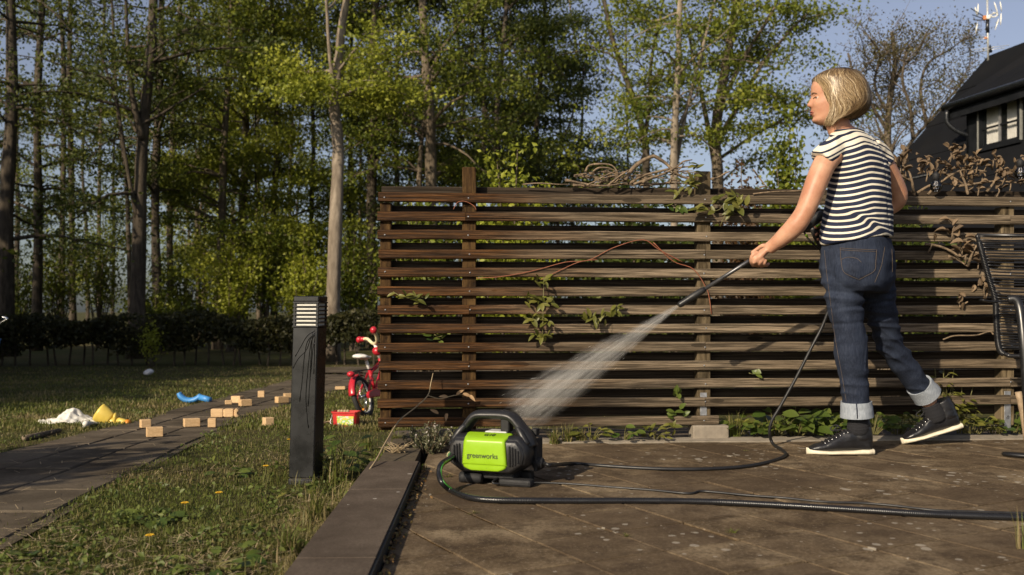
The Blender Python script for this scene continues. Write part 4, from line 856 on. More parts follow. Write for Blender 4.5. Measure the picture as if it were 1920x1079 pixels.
finger([(1440, 463, 4.192), (1430, 461.5, 4.216), (1420, 468, 4.238), (1411, 474, 4.246)], .0115)
# right hand closed on the pistol grip
body.sphere(U(1556, 426, 4.365), (0.040, 0.030, 0.034), 14, 10)
finger([(1553, 418, 4.35), (1542, 421, 4.32), (1533, 425, 4.285), (1530, 427, 4.262)], .0105)
finger([(1555, 425, 4.345), (1545, 431, 4.31), (1534, 437, 4.285), (1530, 440, 4.270)], .0108)
finger([(1558, 431, 4.345), (1549, 440, 4.32), (1538, 447, 4.292), (1534, 449, 4.276)], .0102)
finger([(1561, 436, 4.35), (1554, 447, 4.33), (1544, 454, 4.302), (1540, 456, 4.286)], .0092)
finger([(1560, 416, 4.35), (1554, 412, 4.32), (1548, 411, 4.29), (1540, 412, 4.262)], .0115)
LEG_L = [(1583, 525, 4.165, .090), (1584, 565, 4.165, .086), (1588, 605, 4.17, .080), (1593, 645, 4.18, .074), (1598, 682, 4.195, .067), (1602, 720, 4.21, .063), (1605, 757, 4.22, .062)]
LEG_R = [(1640, 525, 4.28, .090), (1648, 565, 4.31, .083), (1656, 605, 4.355, .073), (1667, 640, 4.395, .066), (1687, 674, 4.44, .061), (1708, 704, 4.485, .058), (1727, 730, 4.52, .058)]
for leg, tail in ((LEG_L, [(1607, 775, 4.225, .038), (1609, 795, 4.23, .032), (1611, 824, 4.235, .024)]), (LEG_R, [(1738, 746, 4.53, .038), (1747, 766, 4.535, .033), (1758, 788, 4.54, .024)])):
    q = np.array([np.append(U(a, b, Y), (r*0.66 if i < len(leg) else r)) for i, (a, b, Y, r) in enumerate(leg+tail)]); body.tube(q[:, :3], q[:, 3], 20, 3)
me = fuse(body, 0.0042, 3, 0.45); me.materials.append(M_skin)
V, _ = mesh_arrays(me); set_verts(me, V-O_); me.name = 'body'; bo = link('body', me, woman)
# face details
M_lip = plain('lips', (0.34, 0.115, 0.085), 0.45); M_brow = plain('brow', (0.10, 0.058, 0.030), 0.8); M_eyew = plain('eye_white', (0.62, 0.58, 0.54), 0.3); M_iris = plain('iris', (0.03, 0.03, 0.03), 0.25)
bvh_b = BVHTree.FromPolygons([tuple(q) for q in V], [tuple(p.vertices) for p in me.polygons])
def onhead(lat, z, lift=0.0):            # point on the face, looking from in front
    o = hpt(0.25, lat, z); h = bvh_b.ray_cast(Vector(o), Vector(-HF)); p = np.array(h[0]) if h[0] is not None else hpt(0.1, lat, z); return p+HF*lift
for sgn in (1, -1):
    m = MB().tube(np.array([onhead(sgn*(0.012+0.006*k), z, 0.0005) for k, z in enumerate([0.1265, 0.1290, 0.1305, 0.1300, 0.1275, 0.1235])]), [0.0016, 0.0030, 0.0030, 0.0026, 0.0020, 0.0010], 8, 3); m.build('eyebrow', M_brow, woman)
    e = onhead(sgn*0.031, 0.109, -0.0090); ey = MB().sphere(e, 0.0120, 16, 10).build('eyeball', M_eyew, woman); MB().sphere(e+HF*0.0065+np.array([0, 0, -0.002]), 0.0064, 12, 8).build('iris', M_iris, ey)
    m = MB().tube(np.array([onhead(sgn*(0.019+0.0052*k), z, 0.0028) for k, z in enumerate([0.1080, 0.1115, 0.1125, 0.1110, 0.1065])]), 0.0017, 6, 3); m.build('eyelid', M_brow, woman)
    lid = MB().tube(np.array([onhead(sgn*(0.019+0.0052*k), z, 0.0006) for k, z in enumerate([0.1105, 0.1145, 0.1158, 0.1142, 0.1090])]), 0.0036, 8, 3); lid.build('upper_lid', M_skin, woman)
m = MB()
for zc, th in ((0.0535, 0.0030), (0.0425, 0.0036)):
    m.tube(np.array([onhead(l, zc+(0.0475-zc)*abs(l/0.022)**2, 0.0002) for l in np.linspace(-0.022, 0.022, 9)]), [th*0.3, th*0.7, th, th*1.05, th*1.0, th*1.05, th, th*0.7, th*0.3], 8, 2)
m.build('lips', M_lip, woman)
# ---- shirt
sh_ = MB(); SHIRT = [(1589, 249, .070, .064), (1594, 256, .118, .076), (1599, 268, .156, .090), (1604, 288, .172, .106), (1608, 313, .170, .120), (1611, 347, .163, .122), (1609, 396, .171, .134), (1606, 438, .178, .145), (1605, 452, .178, .147)]
tilt = lambda D: 0.055*(D @ np.array([-1, 0, 0]))*(-1)
sh_.loft(dense([sec(px, py, a, b, e=2.2, dz=(lambda D: 0.11*D[:, 0]*np.clip((py-380)/60, 0, 1)) if py > 380 else None) for px, py, a, b in SHIRT], 5))
q = np.array([np.append(U(a, b, Y), r) for a, b, Y, r in [(1586, 270, 4.155, .048), (1566, 279, 4.12, .052), (1550, 290, 4.10, .054), (1540, 301, 4.093, .0555)]]); sh_.tube(q[:, :3], q[:, 3], 24, 4, flat=(1, 1))
q = np.array([np.append(U(a, b, Y), r) for a, b, Y, r in [(1630, 276, 4.29, .050), (1646, 289, 4.33, .051), (1656, 306, 4.355, .053)]]); sh_.tube(q[:, :3], q[:, 3], 24, 4)
me = fuse(sh_, 0.0052, 14, 0.5); V, N = mesh_arrays(me); D = V-O_
dl = D @ PL; lowz = np.clip((1.10-D[:, 2])/0.20, 0, 1)
rid = lambda P, sc, sd: 1-np.abs(vnoise(P, sc, sd))*2
wr = 0.0045*rid(D+0.05*vnoise(D, (6, 6, 6), 3)[:, None], (7, 7, 13), 5)*(0.35+0.65*lowz)+0.0022*rid(D, (18, 18, 30), 9)+0.010*vnoise(D, (5, 5, 6), 2)*lowz
dg_ = D[:, 2]-1.035+0.55*(D[:, 0]+0.02)      # long diagonal pull fold across the small of the back
wr += 0.007*np.exp(-(dg_/0.014)**2)*np.clip(1-np.abs(D[:, 0]-0.03)/0.14, 0, 1)-0.004*np.exp(-((dg_+0.022)/0.012)**2)*np.clip(1-np.abs(D[:, 0]-0.03)/0.14, 0, 1)
seam = D @ PL+0.0; bs = np.exp(-((seam)/0.004)**2)*((D @ PF) < 0); wr -= 0.003*bs
V2 = V+N*wr[:, None]; set_verts(me, V2-O_)
lat = np.sqrt(np.clip(np.abs(dl)-0.09, 0, 1)**2+0.03**2)-0.03
st = D[:, 2]+0.55*np.where(dl > 0, lat, lat*0.6)+0.004*vnoise(D, (8, 8, 8), 7)-0.05*D[:, 0]*np.clip((1.12-D[:, 2])/0.1, 0, 1)-0.016*np.exp(-(dg_/0.02)**2)*np.clip(1-np.abs(D[:, 0]-0.03)/0.14, 0, 1)
a = me.attributes.new('stripe', 'FLOAT', 'POINT'); a.data.foreach_set('value', (st+5).astype(np.float32))
a = me.attributes.new('upper', 'FLOAT', 'POINT'); a.data.foreach_set('value', np.clip((st-1.350)/0.006, 0, 1).astype(np.float32))
me.materials.append(M_shirt); me.name = 'shirt'; shirt = link('shirt', me, woman)
# dark bound edges: neckline and sleeve
M_navy = plain('navy_binding', (0.014, 0.019, 0.040), 0.85)
bvh_s = BVHTree.FromPolygons([tuple(q) for q in V2], [tuple(p.vertices) for p in me.polygons])
ring = sec(1588.5, 248.5, .072, .066); MB().tube(np.vstack([ring, ring[:2]]), 0.0040, 6, cap=False).build('neckband', M_navy, shirt)
# ---- jeans
jn = MB(); PEL = [(1606, 448, .166, .134), (1607, 466, .172, .142), (1608, 490, .174, .148), (1608, 512, .176, .150), (1607, 532, .170, .140), (1607, 548, .155, .115)]
jn.loft(dense([sec(px, py, a, b, e=2.4) for px, py, a, b in PEL], 4))
for leg in (LEG_L, LEG_R):
    q = np.array([np.append(U(a, b, Y), r) for a, b, Y, r in leg]); jn.tube(q[:, :3], q[:, 3]*np.interp(q[:, 2], [0.28, 0.55, 0.75], [0.93, 0.87, 0.96]), 24, 5)
for sgn, px, py, Y in ((1, 1597, 508, 4.12), (-1, 1640, 508, 4.195)): jn.sphere(U(px, py, Y), (0.082, 0.080, 0.095), 18, 12)
me = fuse(jn, 0.0055, 5, 0.5); V, N = mesh_arrays(me); D = V-O_
zl = D[:, 2]; knee = np.exp(-((zl-0.50)/0.16)**2); thigh = np.exp(-((zl-0.72)/0.10)**2); hem = np.exp(-((zl-0.27)/0.12)**2)
Pw = D+0.04*vnoise(D, (5, 5, 5), 4)[:, None]; back = (D @ PF) < 0.15
wr = (0.009*rid(Pw, (5, 5, 22), 11)*(knee*0.9+hem*0.6)+0.0075*rid(Pw, (4, 4, 18), 13)*thigh+0.0035*rid(Pw, (10, 10, 22), 15)+0.004*vnoise(D, (9, 9, 12), 6))-0.003
isr = D[:, 0] > 0.02
wr += 0.007*rid(D+np.column_stack([0*zl, 0*zl, 0.6*D[:, 0]]), (2, 2, 28), 21)*np.exp(-((zl-0.47)/0.09)**2)*isr
for z0, dx, amp in ((0.655, 0.12, 0.006), (0.70, -0.15, 0.004), (0.585, 0.10, 0.004)):
    wr -= amp*np.exp(-((zl-z0-dx*D[:, 0])/0.008)**2)
V2 = V+N*wr[:, None]; set_verts(me, V2-O_); me.materials.append(M_denim); me.name = 'jeans'; jeans = link('jeans', me, woman)
bvh_j = BVHTree.FromPolygons([tuple(q) for q in V2], [tuple(p.vertices) for p in me.polygons])
CAMP = Vector((0, 0, CAM_H))
def onsurf(bvh, px, py, lift=0.0):
    d = Vector(U(px, py, 1.0))-CAMP; h = bvh.ray_cast(CAMP, d.normalized())
    return None if h[0] is None else np.array(h[0])+np.array(h[1])*lift
def stitch(bvh, pts, name, mat, par, r=0.0008, n=8, lift=0.0006):
    Q = catmull(np.array(pts, float), n) if len(pts) > 2 else np.array([np.array(pts[0])+(np.array(pts[1])-np.array(pts[0]))*u for u in np.linspace(0, 1, n*2)])
    P = [onsurf(bvh, a, b, lift) for a, b in Q]; P = [p for p in P if p is not None]
    if len(P) > 2: return MB().tube(np.array(P), r, 5).build(name, mat, par)
def patch(bvh, poly, name, mat, par, lift=0.003, n=14):    # a cloth patch lying on a surface, outline given in order (4 sides, rows between left and right chains)
    L_, R_ = poly; Lp = catmull(np.array(L_, float), 6); Rp = catmull(np.array(R_, float), 6); m_ = min(len(Lp), len(Rp)); V = []; F = []
    for i in range(m_):
        for k in range(n+1):
            u = k/n; q = Lp[i]*(1-u)+Rp[i]*u; e = min(1, 6*min(u, 1-u)+0.25)*min(1, (min(i, m_-1-i)+1)/3); p = onsurf(bvh, q[0], q[1], lift*e); V.append(p if p is not None else V[-1])
    for i in range(m_-1):
        for k in range(n): a = i*(n+1)+k; F.append((a, a+n+1, a+n+2, a+1))
    return MB().add(V, F, True).build(name, mat, par)
pk = patch(bvh_j, ([(1576, 465), (1578, 488), (1583, 510), (1608.6, 524)], [(1642.5, 469), (1641, 490), (1637.5, 509), (1609.4, 524.5)]), 'pocket', M_denim, jeans)
for pts in ([(1576, 465), (1578, 488), (1583, 510), (1608.6, 524)], [(1642.5, 469), (1641, 490), (1637.5, 509), (1609.4, 524.5)], [(1576, 465.5), (1610, 468), (1642.5, 469.5)], [(1576.5, 469), (1610, 471.5), (1642, 472.5)], [(1578, 488), (1590, 483.5), (1606, 486), (1614.5, 493)]):
    stitch(bvh_j, pts, 'stitching', M_thread, pk, lift=0.0045)
stitch(bvh_j, [(1672, 468), (1673, 490), (1673, 511)], 'stitching', M_thread, jeans)
stitch(bvh_j, [(1546, 470), (1551, 520), (1559, 580), (1567, 640), (1578, 700), (1587, 753)], 'seam', M_thread, jeans, 0.0007)
stitch(bvh_j, [(1659, 463), (1656, 480), (1652, 500), (1640, 530)], 'seam', M_thread, jeans, 0.0007)
# turned-up cuffs, socks, shoes
for leg, pts in (('l', [(1605.5, 753, 4.22, .066), (1606, 768, 4.222, .0685), (1606.5, 782, 4.224, .0705)]), ('r', [(1723, 722, 4.512, .062), (1731, 732, 4.525, .065), (1738.5, 742, 4.535, .067)])):
    q = np.array([np.append(U(a, b, Y), r) for a, b, Y, r in pts]); q = catmull(q, 5); P_, r_ = q[:, :3], q[:, 3]
    P2 = np.vstack([P_[0]+(P_[1]-P_[0])*0.5, P_, P_[-1]+(P_[-1]-P_[-2])*0.1, P_[-1], P_[0]]); r2 = np.concatenate([[r_[0]-0.008], r_, [r_[-1]-0.004], [r_[-1]-0.009, r_[0]-0.010]])
    m = MB(); m.tube(P_, r_, 48, cap=False); m.tube(np.vstack([P_[-1], P_[-1]-(P_[-1]-P_[-2])*1.5]), [r_[-1], r_[-1]-0.008], 48, cap=False); m.tube(np.vstack([P_[0], P_[0]+(P_[1]-P_[0])*0.3]), [r_[0], r_[0]-0.010], 48, cap=False)
    V = m.v[0]; n_ = vnoise(V-O_, (14, 14, 60), 3); V += (V-np.repeat(P_, 48, 0))*(0.035*n_)[:, None]
    cf = m.build('cuff', M_cuff, jeans)
    cs = MB().tube(np.array([P_[0]+np.array([-0.022, -math.sqrt(max(0, r_[0]**2-0.022**2))-0.002, 0]), P_[-1]+np.array([-0.022, -math.sqrt(max(0, r_[-1]**2-0.022**2))-0.002, 0])]), 0.0025, 6).build('cuff_seam', M_denim, cf)
def shoe(ankle, toe, sole_pitch, yaw, L=0.288, seed=0):
    """ankle: ground point under the heel end of the sole; yaw: toe direction"""
    Rm = rotz(yaw) @ np.array([[math.cos(sole_pitch), 0, math.sin(sole_pitch)], [0, 1, 0], [-math.sin(sole_pitch), 0, math.cos(sole_pitch)]])
    T_ = lambda V: np.asarray(V) @ Rm.T+ankle
    W = lambda x: np.interp(x, [0, .02, .07, .13, .19, .24, .27, .288], [.024, .034, .036, .036, .045, .042, .030, .006])
    sec_ = lambda x, z0, z1, k=1.0: np.column_stack([np.full(20, x), W(x)*k*np.sign(np.cos(a20))*np.abs(np.cos(a20))**0.8, (z0+z1)/2+(z1-z0)/2*np.sign(np.sin(a20))*np.abs(np.sin(a20))**0.75])
    a20 = np.linspace(0, 2*math.pi, 20, endpoint=False)
    up = MB(); top = lambda x: np.interp(x, [0.003, .03, .09, .13, .17, .21, .25, .28], [.09, .10, .115, .104, .078, .056, .044, .030])
    up.loft([sec_(x, 0.014, top(x), 0.98*(0.80 if x < 0.012 else 1)) for x in np.linspace(0.004, 0.281, 40)])
    up.tube(T0 := np.array([[0.050, 0, 0.07], [0.052, 0, 0.105], [0.056, 0, 0.135], [0.060, 0, 0.152]]), [0.046, 0.044, 0.0425, 0.0425], 24, 4, flat=(0.88, 1.08))
    me = fuse(up, 0.0042, 4, 0.5); V, N = mesh_arrays(me)
    V = V+N*(0.0022*rid(V, (30, 30, 55), seed+3)*np.clip((V[:, 2]-0.03)/0.05, 0, 1))[:, None]; V = T_(V)
    root_o = O_; set_verts(me, V-O_); me.materials.append(M_leather); me.name = 'shoe'; so = link('shoe', me, woman)
    sl_ = MB(); z1 = lambda x: np.interp(x, [0, .05, .09, .19, .25, .288], [.026, .026, .020, .018, .024, .030])
    sl_.loft([sec_(x, 0.0, z1(x), 1.07) for x in np.concatenate([[-0.004], np.linspace(0.0, 0.288, 36)])]); sl_.v = [T_(q) for q in sl_.v]; sl_.build('sole', M_sole, so)
    bv = BVHTree.FromPolygons([tuple(q) for q in V], [tuple(p.vertices) for p in me.polygons])
    def drop(x, y, z, lift): 
        o = Vector(T_([[x, y, z]])[0]); n = Vector(Rm @ np.array([0.35, math.copysign(0.0, y), -1.0])); h = bv.ray_cast(o, -Vector(Rm @ np.array([0.5, 0, 0.86]))); return np.array(h[0])+np.array(h[1])*lift if h[0] is not None else None
    for k in range(7):
        x = 0.112+0.016*k; P = [drop(x+0.09, y, top(x)+0.14, 0.002) for y in np.linspace(-0.024, 0.024, 7)]; P = [p for p in P if p is not None]
        if len(P) > 2: MB().tube(np.array(P), 0.0028, 6, 2).build('lace', M_lace, so)
        for y in (-0.027, 0.027):
            p = drop(x+0.09, y, top(x)+0.14, 0.0015)
            if p is not None: MB().sphere(p, 0.0036, 8, 6).build('eyelet', M_eyelet, so)
    kx = drop(0.215, 0, 0.25, 0.008)
    if kx is not None:
        fx = Rm @ np.array([1, 0, 0]); fy = Rm @ np.array([0, 1, 0])
        for sg in (1, -1): MB().tube(np.array([kx, kx+fx*0.018+fy*0.02*sg+[0, 0, .016], kx+fx*0.040+fy*0.030*sg+[0, 0, .002], kx+fx*0.035+fy*0.02*sg-[0, 0, .008], kx+fy*0.004]), 0.0026, 6, 4).build('lace_bow', M_lace, so)
    # raised curved strip sewn on each side
    for sg in (1, -1):
        pl = []
        for (x, z, w_) in [(0.012, .035, .012), (0.045, .036, .014), (0.085, .044, .013), (0.125, .058, .008), (0.15, .072, .004)]:
            for dz_ in (-w_/2, w_/2):
                h = bv.ray_cast(Vector(T_([[x, sg*0.15, z+dz_]])[0]), Vector(Rm @ np.array([0, -sg, 0]))); pl.append(np.array(h[0])+np.array(h[1])*0.0016 if h[0] is not None else None)
        if all(p is not None for p in pl): MB().add(pl, [(2*i, 2*i+1, 2*i+3, 2*i+2) if sg > 0 else (2*i, 2*i+2, 2*i+3, 2*i+1) for i in range(4)], True).build('side_strip', M_leather, so)
    return so
pl0 = P0(1635.5, 855); pl0[1] = 4.235; pl0[0] = U(1635.5, 855, 4.235)[0]; pl0[2] = 0.001
shoe(pl0, None, 0.0, R(180-2), seed=1)
ph = U(1802, 803, 4.545); shoe(ph, None, R(15.5), R(180-1), L=0.288, seed=5)
for a in ([(1607.5, 783, 4.226, .042), (1608.5, 793, 4.23, .045), (1609, 803, 4.232, .047), (1609.5, 812, 4.234, .043)], [(1743, 757, 4.532, .041), (1748, 767, 4.535, .044), (1753, 778, 4.537, .046), (1757, 788, 4.538, .042)]):
    q = np.array([np.append(U(x, y, Y), r) for x, y, Y, r in a]); q = catmull(q, 5); m = MB().tube(q[:, :3], q[:, 3]*(1+0.02*np.sin(np.arange(len(q))*2.1)), 28); m.build('sock', M_sock, woman)
# ---- hair: shell plus strands that follow it
hz = [0.241, 0.236, 0.222, 0.200, 0.180, 0.155, 0.130, 0.100, 0.070, 0.045, 0.022, 0.000, -0.020]
hf = [0.004, 0.032, 0.066, 0.100, 0.098, 0.083, 0.074, 0.062, 0.047, 0.041, 0.042, 0.046, 0.041]
hb = [-0.010, -0.040, -0.076, -0.101, -0.114, -0.123, -0.128, -0.129, -0.125, -0.109, -0.074, -0.010, 0.022]
hw = [0.004, 0.034, 0.064, 0.082, 0.090, 0.095, 0.098, 0.100, 0.099, 0.094, 0.087, 0.078, 0.070]
def shell(phi, s, off):                   # s 0..1 from crown to tip
    z = np.interp(s, np.linspace(0, 1, 13), hz); f0, b0, w0 = (np.interp(s, np.linspace(0, 1, 13), q) for q in (hf, hb, hw))
    c0, h0 = (f0+b0)/2, (f0-b0)/2; cu, su = np.cos(phi), np.sin(phi)
    u = c0+(h0+off)*np.sign(cu)*np.abs(cu)**0.8; l = (w0+off)*np.sign(su)*np.abs(su)**0.8
    return HC+np.multiply.outer(u, HF)+np.multiply.outer(l, HL)+np.multiply.outer(z+off*0.3*(z > 0.2), [0, 0, 1.0])
SS = np.linspace(0, 1, 40); aa = np.linspace(0, 2*math.pi, 64, endpoint=False); hm = MB()
hm.loft([shell(aa, np.full(64, s*0.86), -0.012+0.0015*np.sin(aa*17+4*s)*min(1, s*4)) for s in SS])
me = hm.mesh('hair', M_hair, O_); nv = len(me.vertices); a = me.attributes.new('rnd', 'FLOAT', 'POINT'); a.data.foreach_set('value', (0.30+0.15*np.tile(np.sin(aa*17), 40)).astype(np.float32)); a = me.attributes.new('root', 'FLOAT', 'POINT'); a.data.foreach_set('value', np.repeat(np.clip(0.8-SS*4.0, 0, 1), 64).astype(np.float32)); link('hair', me, woman)
g = np.random.default_rng(5); NS, NP = 5200, 16; phi0 = g.uniform(0, 2*math.pi, NS); cl = np.floor(phi0*23+g.uniform(-.8, .8, NS))/23; s0 = g.uniform(0.0, 0.58, NS)*(g.random(NS) < 0.6); back_ = np.cos(phi0) < -0.2
s1 = np.where(np.cos(phi0) > 0.1, g.uniform(0.80, 1.0, NS), np.where(back_, g.uniform(0.66, 0.89, NS), g.uniform(0.78, 0.97, NS))); u = np.linspace(0, 1, NP)
tint = np.clip(g.normal(0.54, 0.25, NS)+0.17*np.sin(cl*41), 0, 1); offs = g.uniform(-0.006, 0.006, NS); wave = g.uniform(0, 6.28, NS); Vh = []; Rn = []; Rt = []
s = s0[:, None]+(s1-s0)[:, None]*u; ph_ = phi0[:, None]+0.16*np.sin(s*9+(cl*5)[:, None])*s+0.05*np.sin(s*22+wave[:, None]); of = offs[:, None]+0.005*np.sin(s*11+(cl*7)[:, None])*s+(0.024*u[None, :]**2*(g.random(NS)**2.5)[:, None])-0.006*np.clip((u[None, :]-.85)/.15, 0, 1)+0.004*np.sin(s*30+wave[:, None])*(g.random(NS) < 0.12)[:, None]*s
P = shell(ph_, s, of); T = np.gradient(P, axis=1); T /= np.linalg.norm(T, axis=2)[..., None]+1e-9; Cn = P-(HC+np.multiply.outer(np.interp(s, np.linspace(0, 1, 13), hz), [0, 0, 1.0])); Bn = np.cross(T, Cn); Bn /= np.linalg.norm(Bn, axis=2)[..., None]+1e-9
wdt = (0.00115*(1-0.75*u**3))[None, :, None]*g.uniform(0.6, 1.3, NS)[:, None, None]
Vv = np.stack([P-Bn*wdt, P+Bn*wdt], 2).reshape(-1, 3); idx = np.arange(NS*NP*2).reshape(NS, NP, 2)
F = np.stack([idx[:, :-1, 0], idx[:, 1:, 0], idx[:, 1:, 1], idx[:, :-1, 1]], -1).reshape(-1, 4)
root_a = np.repeat(np.clip(1.15-s*2.7+0.30*g.normal(size=(NS, 1)), 0, 1).ravel(), 2); low_ = np.repeat((tint[:, None]-0.55*np.clip((s-0.58)/0.22, 0, 1)*(np.cos(ph_) < 0.0)).ravel(), 2)
me = fast_mesh('strands', Vv-O_, F, M_hair, {'rnd': np.clip(low_, 0, 1), 'root': root_a}, True); tag(link('strands', me, woman), kind='stuff')
# ================================================================ PRESSURE WASHER
M_blk = plain('black_plastic', (0.014, 0.014, 0.015), 0.42, 0, 0.25, 30, 0.15, dirt=(0.05, 0.045, 0.038)); M_blk2 = plain('matt_black', (0.008, 0.008, 0.009), 0.7, 0, 0.2, 40, 0.2)
M_lime = plain('lime_plastic', (0.25, 0.44, 0.014), 0.30, 0, 0.06, 12); M_ink = MT('print_black', (0.012, 0.018, 0.012), 0.5).m
M_grey = plain('grey_plastic', (0.55, 0.55, 0.54), 0.45)
WO = np.array([U(926, 905, 3.56)[0], 3.56, 0.0]); WA = R(-20); WR = rotz(WA)      # turned so that its right flank shows
WW = lambda V: np.asarray(V, float) @ WR.T+WO
washer = thing('pressure_washer', 'black pressure washer with a lime green front panel standing on the terrace', 'pressure washer', WO)
def wbox(c, s, name, mat, par, ch=0.004): return MB().box((0, 0, 0), s, None, ch).xf(None, c).xf(WR, WO).build(name, mat, par)
WD = 0.088
def wshell(poly, v0, v1, bev, name, mat, par):       # poly in (u,z), extruded along depth with rounded rims
    A = np.array(poly, float); n = len(A); rings = []
    for v_, d in ((v0+0.0, bev), (v0+bev*0.35, bev*0.32), (v0+bev, 0), (v1-bev, 0), (v1-bev*0.35, bev*0.32), (v1, bev)):
        q = inset(A, d) if d else A; rings.append(np.column_stack([q[:, 0], np.full(n, v_), q[:, 1]]))
    m = MB().loft(rings, True, False); m.xf(WR, WO); ob = m.build(name, mat, par, bevel=0.006, bseg=3)
    for p in ob.data.polygons: p.use_smooth = True
    return ob
wbody = wshell([(-.100, .043), (.100, .043), (.150, .076), (.158, .118), (.150, .150), (.128, .182), (-.122, .182), (-.146, .150), (-.154, .118), (-.150, .076)], -WD, WD, 0.026, 'body', M_blk, washer)
wshell([(-.092, .050), (.094, .050), (.138, .079), (.145, .118), (.138, .146), (.120, .168), (-.118, .168), (-.136, .146), (-.142, .118), (-.138, .079)], -WD-0.006, -WD+0.03, 0.008, 'front_bezel', M_blk, wbody)
# carrying handle: a broad arch over the top with a flat section
hp = [(-.142, .150), (-.120, .182), (-.092, .222), (-.066, .2455), (-.02, .250), (.045, .250), (.078, .240), (.108, .208), (.138, .172), (.152, .138)]
hq_ = catmull(np.array([(a, 0.0, b) for a, b in hp]), 5)
m = MB().tube(hq_, 0.0185, 16, flat=(2.1, 1.0), ref=(0, 0, 1)); m.xf(WR, WO); m.build('handle', M_blk, washer)
for sg in (-1, 1):                                    # ribs that run from handle to body at both sides
    for vv_ in (-0.045, 0.045):
        P = np.array([(sg*.145, vv_, .148), (sg*.122, vv_*0.9, .186), (sg*.100, vv_*0.6, .212)]); m = MB().tube(P, [0.014, 0.013, 0.010], 10, 3); m.xf(WR, WO); m.build('handle_rib', M_blk, washer)
wbox((.052, 0, .214), (.034, .05, .05), 'trigger_block', M_blk2, washer); wbox((.020, 0.0, .186), (.085, .07, .012), 'tray', M_grey, washer, 0.003)
wbox((.052, 0, .258), (.030, .05, .012), 'switch', M_blk2, washer, 0.004); wbox((.040, 0, .266), (.012, .03, .008), 'switch_tip', M_blk2, washer, 0.003); wbox((.146, .05, .186), (.022, .04, .026), 'rear_clip', M_blk2, washer, 0.005)
wbox((.158, 0.045, .105), (.014, .07, .12), 'side_plate', M_blk2, washer, 0.005)
m = MB().lathe([(0.019, -0.02), (0.022, -0.015), (0.022, 0.012), (0.017, 0.018)], 18, rotz(0) @ np.array([[0, 0, 1], [0, 1, 0], [-1, 0, 0.0]]), (0.166, 0.03, 0.075)); m.xf(WR, WO); m.build('outlet', M_blk2, washer)
# green panel: sheet that climbs the front and bends back over the top
rows = [(.0555, -WD-.0045, .050), (.0570, -WD-.0085, .056), (.0665, -WD-.0105, .080), (.078, -WD-.0110, .0865), (.0815, -WD-.0130, .0870), (.100, -WD-.0135, .0865), (.130, -WD-.0135, .0845), (.158, -WD-.0130, .0825), (.1665, -WD-.0100, .0815), (.1735, -WD+.000, .083), (.1800, -WD+.018, .0880), (.1860, -WD+.040, .0895), (.1885, -WD+.052, .088)]
rq = catmull(np.array(rows), 3); nu = 21; V = []
for z, v_, w_ in rq:
    for k in range(nu):
        uu = -1+2*k/(nu-1); edge_ = max(0, abs(uu)-0.90)/0.10; V.append((uu*w_+0.0, v_+0.006*edge_**2, z-0.003*edge_**2))
V = np.array(V); nr = len(rq); F = [(i*nu+k, i*nu+k+1, (i+1)*nu+k+1, (i+1)*nu+k) for i in range(nr-1) for k in range(nu-1)]
gp = MB().add(V, F, True).xf(WR, WO).build('front_panel', M_lime, washer); so_ = gp.modifiers.new('thick', 'SOLIDIFY'); so_.thickness = 0.004; so_.offset = -1
def text_mesh(txt, width, bold, shear=0.0):
    cu = bpy.data.curves.new('t', 'FONT'); cu.body = txt; cu.size = 1; cu.offset = bold; cu.shear = shear; cu.align_x = 'CENTER'; cu.align_y = 'CENTER'; cu.extrude = 0.01
    ob = bpy.data.objects.new('t', cu); COL.objects.link(ob); dg = bpy.context.evaluated_depsgraph_get(); me = bpy.data.meshes.new_from_object(ob.evaluated_get(dg)); bpy.data.objects.remove(ob); bpy.data.curves.remove(cu)
    V, _ = mesh_arrays(me); V -= (V.max(0)+V.min(0))/2; k = width/(V[:, 0].max()-V[:, 0].min()); V[:, :2] *= k; V[:, 2] *= 0.03; set_verts(me, V); me.materials.append(M_ink); return me
def place_text(me, M, o, name, par):
    V, _ = mesh_arrays(me); V = WW(V @ np.asarray(M).T+np.asarray(o)); set_verts(me, V-world_of(par)); me.name = name; link(name, me, par)
place_text(text_mesh('greenworks', 0.120, 0.009), [[1, 0, 0], [0, 0, -1], [0, 1.06, 0]], (-0.006, -WD-0.0145, .1085), 'wordmark', gp)
tz = unit([0, .040, .0125]); place_text(text_mesh('G10', 0.042, 0.012, 0.15), np.column_stack([[1, 0, 0], tz*1.0, np.cross([1, 0, 0], tz)]), (0.010, -WD+.022, .1830), 'wordmark', gp)
for k in range(4):
    u_ = .097+.0105*k; h_ = [.074, .070, .060, .046][k]; wbox((u_, -WD-.0065, .112), (.0062, .012, h_), 'vent_rib', M_blk2, wbody, 0.0025)
    if k < 3: wbox((-u_-.001, -WD-.0065, .115), (.0062, .012, h_), 'vent_rib', M_blk2, wbody, 0.0025)
# feet
m = MB().lathe([(0.012, -.045), (0.020, -.042), (0.0215, -.02), (0.019, -.018), (0.019, -.010), (0.0215, -.008), (0.0215, .03), (0.018, .036), (0.018, .042), (0.012, .045)], 20, np.array([[0, 0, 1], [0, 1, 0], [-1, 0, 0.0]]), (-.068, -.055, .0217)); m.xf(WR, WO); m.build('foot', M_blk2, washer)
wbox((.108, -.052, .014), (.125, .05, .028), 'foot', M_blk2, washer, 0.010); wbox((-.06, .055, .020), (.09, .04, .040), 'foot', M_blk2, washer, 0.008); wbox((.09, .055, .020), (.09, .04, .040), 'foot', M_blk2, washer, 0.008)
wbox((.0, 0, .035), (.19, .10, .03), 'underframe', M_blk2, washer, 0.006)
